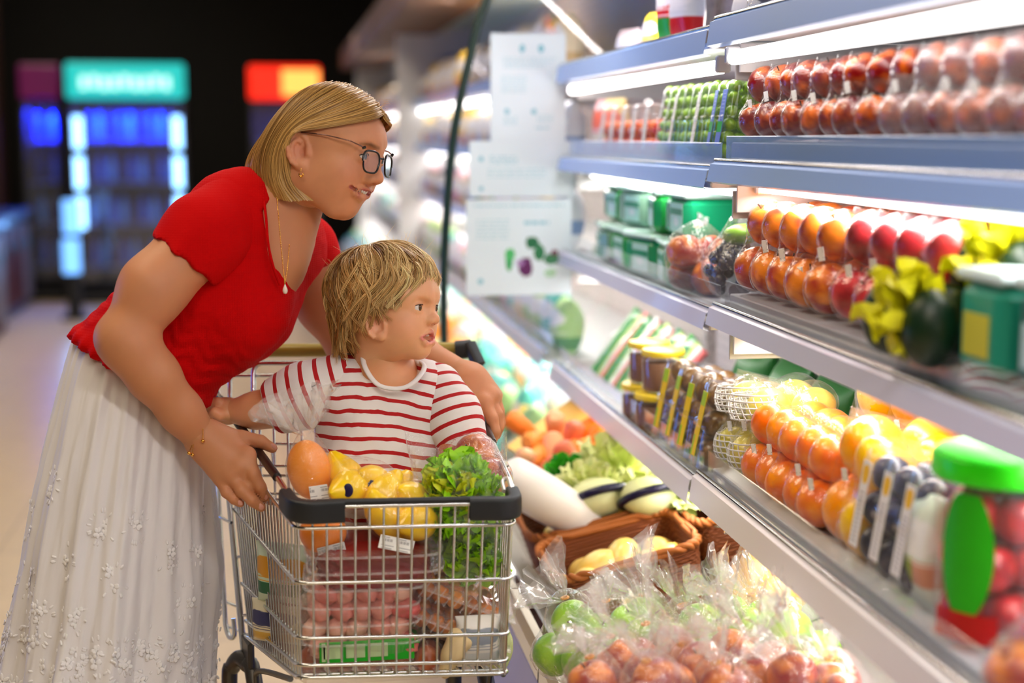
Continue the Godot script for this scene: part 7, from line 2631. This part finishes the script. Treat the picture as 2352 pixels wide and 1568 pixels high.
func coolers() -> void:
	var z := -12.6
	cooler("wide drinks cooler with teal lit header and blue-white light strips", Vector3(-1.27, 0, z), 0.98, Color(0.10, 0.72, 0.70), 1.1, true, Color(0.06, 0.28, 1.0))
	var hm := MB.new()
	for k in 9: hm.merge(MB.new().box(Vector3(-0.34 + 0.085 * k, 1.875 + 0.008 * sin(k * 2.0), 0.034), Vector3(0.055, 0.11, 0.01), 0.004))
	# the lettering is too blurred to read: a row of white characters
	tag(part("header_lettering", hm.done(), glow(Color(0.75, 1.0, 0.95), 1.5), get_node("drinks_cooler"), Vector3.ZERO), "pale row of lettering", "", "", "stuff")
	cooler("narrow blue-lit drinks cooler at the left beside the counter", Vector3(-2.02, 0, z - 0.3), 0.34, Color(0.45, 0.06, 0.32), 0.35, false, Color(0.08, 0.20, 1.0))
	cooler("drinks cooler with red and orange lit header behind the woman's head", Vector3(0.06, 0, z - 0.2), 0.62, Color(0.95, 0.13, 0.02), 1.3, false, Color(0.02, 0.05, 0.5))
	var hot := part("header_panel", bx(Vector3(0.14, 1.89, 0.036), Vector3(0.32, 0.22, 0.01), 0.004), glow(Color(1.0, 0.62, 0.28), 2.2), get_node("drinks_cooler_002"))
	var bl := [mat(Color(0.15, 0.35, 0.85), 0.25), mat(Color(0.30, 0.55, 0.95), 0.25), mat(Color(0.05, 0.15, 0.5), 0.25)]
	bottles("the teal-headed cooler", -1.66, -0.88, z - 0.28, [0.31, 0.67, 1.03, 1.39], bl, "bottles in the teal-headed cooler")
	bottles("the narrow blue cooler", -2.14, -1.90, z - 0.55, [0.31, 0.67, 1.03, 1.39], bl, "bottles in the narrow cooler")
	# a blue-lit cooler at the left, beside the aisle
	var sc := thing("drinks_cooler", "blue-lit drinks cooler by the aisle on the shopper's left", "cooler", Vector3(-2.75, 0, -4.3))
	part("cabinet", MB.new().box(Vector3(-0.55, 0.95, 0), Vector3(0.05, 1.9, 1.4), 0.01).box(Vector3(-0.28, 0.95, -0.68), Vector3(0.56, 1.9, 0.05), 0.01).box(Vector3(-0.28, 0.95, 0.68), Vector3(0.56, 1.9, 0.05), 0.01).box(Vector3(-0.28, 1.92, 0), Vector3(0.58, 0.06, 1.4), 0.01).box(Vector3(-0.28, 0.06, 0), Vector3(0.56, 0.12, 1.4), 0.01).done(), M.dark, sc)
	part("lamp_panel", bx(Vector3(-0.50, 1.0, 0), Vector3(0.02, 1.6, 1.2), 0.005), glow(Color(0.25, 0.55, 1.0), 1.2), sc)
	area_light("cooler_light", Vector3(-0.48, 1.0, 0), Vector3(1, 0, 0), Vector2(1.2, 1.6), Color(0.25, 0.55, 1.0), 3.4, sc)
	for k in 4: part("shelf", bx(Vector3(-0.25, 0.3 + 0.4 * k, 0), Vector3(0.45, 0.02, 1.3), 0.003), M.clear, sc)
	# low checkout counters on the left
	var reds := mat(Color(0.30, 0.10, 0.05), 0.5)
	for k in 2:
		var at := Vector3(-2.62 - 0.10 * k, 0, -10.1 - 1.75 * k)
		var t := thing("checkout_counter", ["nearer brown checkout counter with bluish top at the left", "farther grey checkout counter before the coolers"][k], "counter", at)
		part("body", bx(Vector3(0, 0.38, 0), Vector3(1.2, 0.76, 1.6), 0.02), reds if k == 0 else mat(Color(0.30, 0.30, 0.36), 0.5), t)
		part("top", bx(Vector3(0, 0.79, 0), Vector3(1.28, 0.06, 1.7), 0.015), mat(Color(0.25, 0.36, 0.45), 0.3), t)
		for i in 4:
			part("panel", bx(Vector3(0.605, 0.40, -0.60 + 0.40 * i), Vector3(0.02, 0.62, 0.36), 0.006), mat([Color(0.34, 0.12, 0.06), Color(0.45, 0.42, 0.44)][1 if i == 0 else 0], 0.5), t)
			part("reflector", MB.new().ball(Transform3D(Basis.from_scale(Vector3(0.012, 0.04, 0.04)), Vector3(0.62, 0.55, -0.60 + 0.40 * i)), 12, 8).done(), mat(Color(0.06, 0.40, 0.46), 0.3), t)
	for k in 2:
		var t := thing("lit_display", ["taller blue-white lit column screen beside the teal-headed cooler", "lower blue-white lit column screen in front of the taller one"][k], "screen", Vector3(-1.62 + 0.004 * k, 0, -11.6 + 0.12 * k))
		var sy := 0.80 - 0.30 * k
		part("stand", MB.new().box(Vector3(0, (sy - 0.12) * 0.5, -0.03), Vector3(0.10, sy - 0.12, 0.05), 0.01).box(Vector3(0, 0.012, -0.02), Vector3(0.2, 0.024, 0.08), 0.005).done(), M.dark, t)
		part("screen", bx(Vector3(0, sy, 0.0), Vector3(0.13, 0.27, 0.04), 0.01), glow(Color(0.45, 0.70, 1.0), 1.8), t)
		area_light("screen_light", Vector3(0, sy, 0.03), Vector3(0, 0, 1), Vector2(0.12, 0.26), Color(0.45, 0.70, 1.0), 0.08, t)
	struct("trim_1", bx(Vector3(-2.66, 1.9, -12.9), Vector3(0.62, 3.8, 0.3), 0.02), mat(Color(0.22, 0.08, 0.03), 0.6))
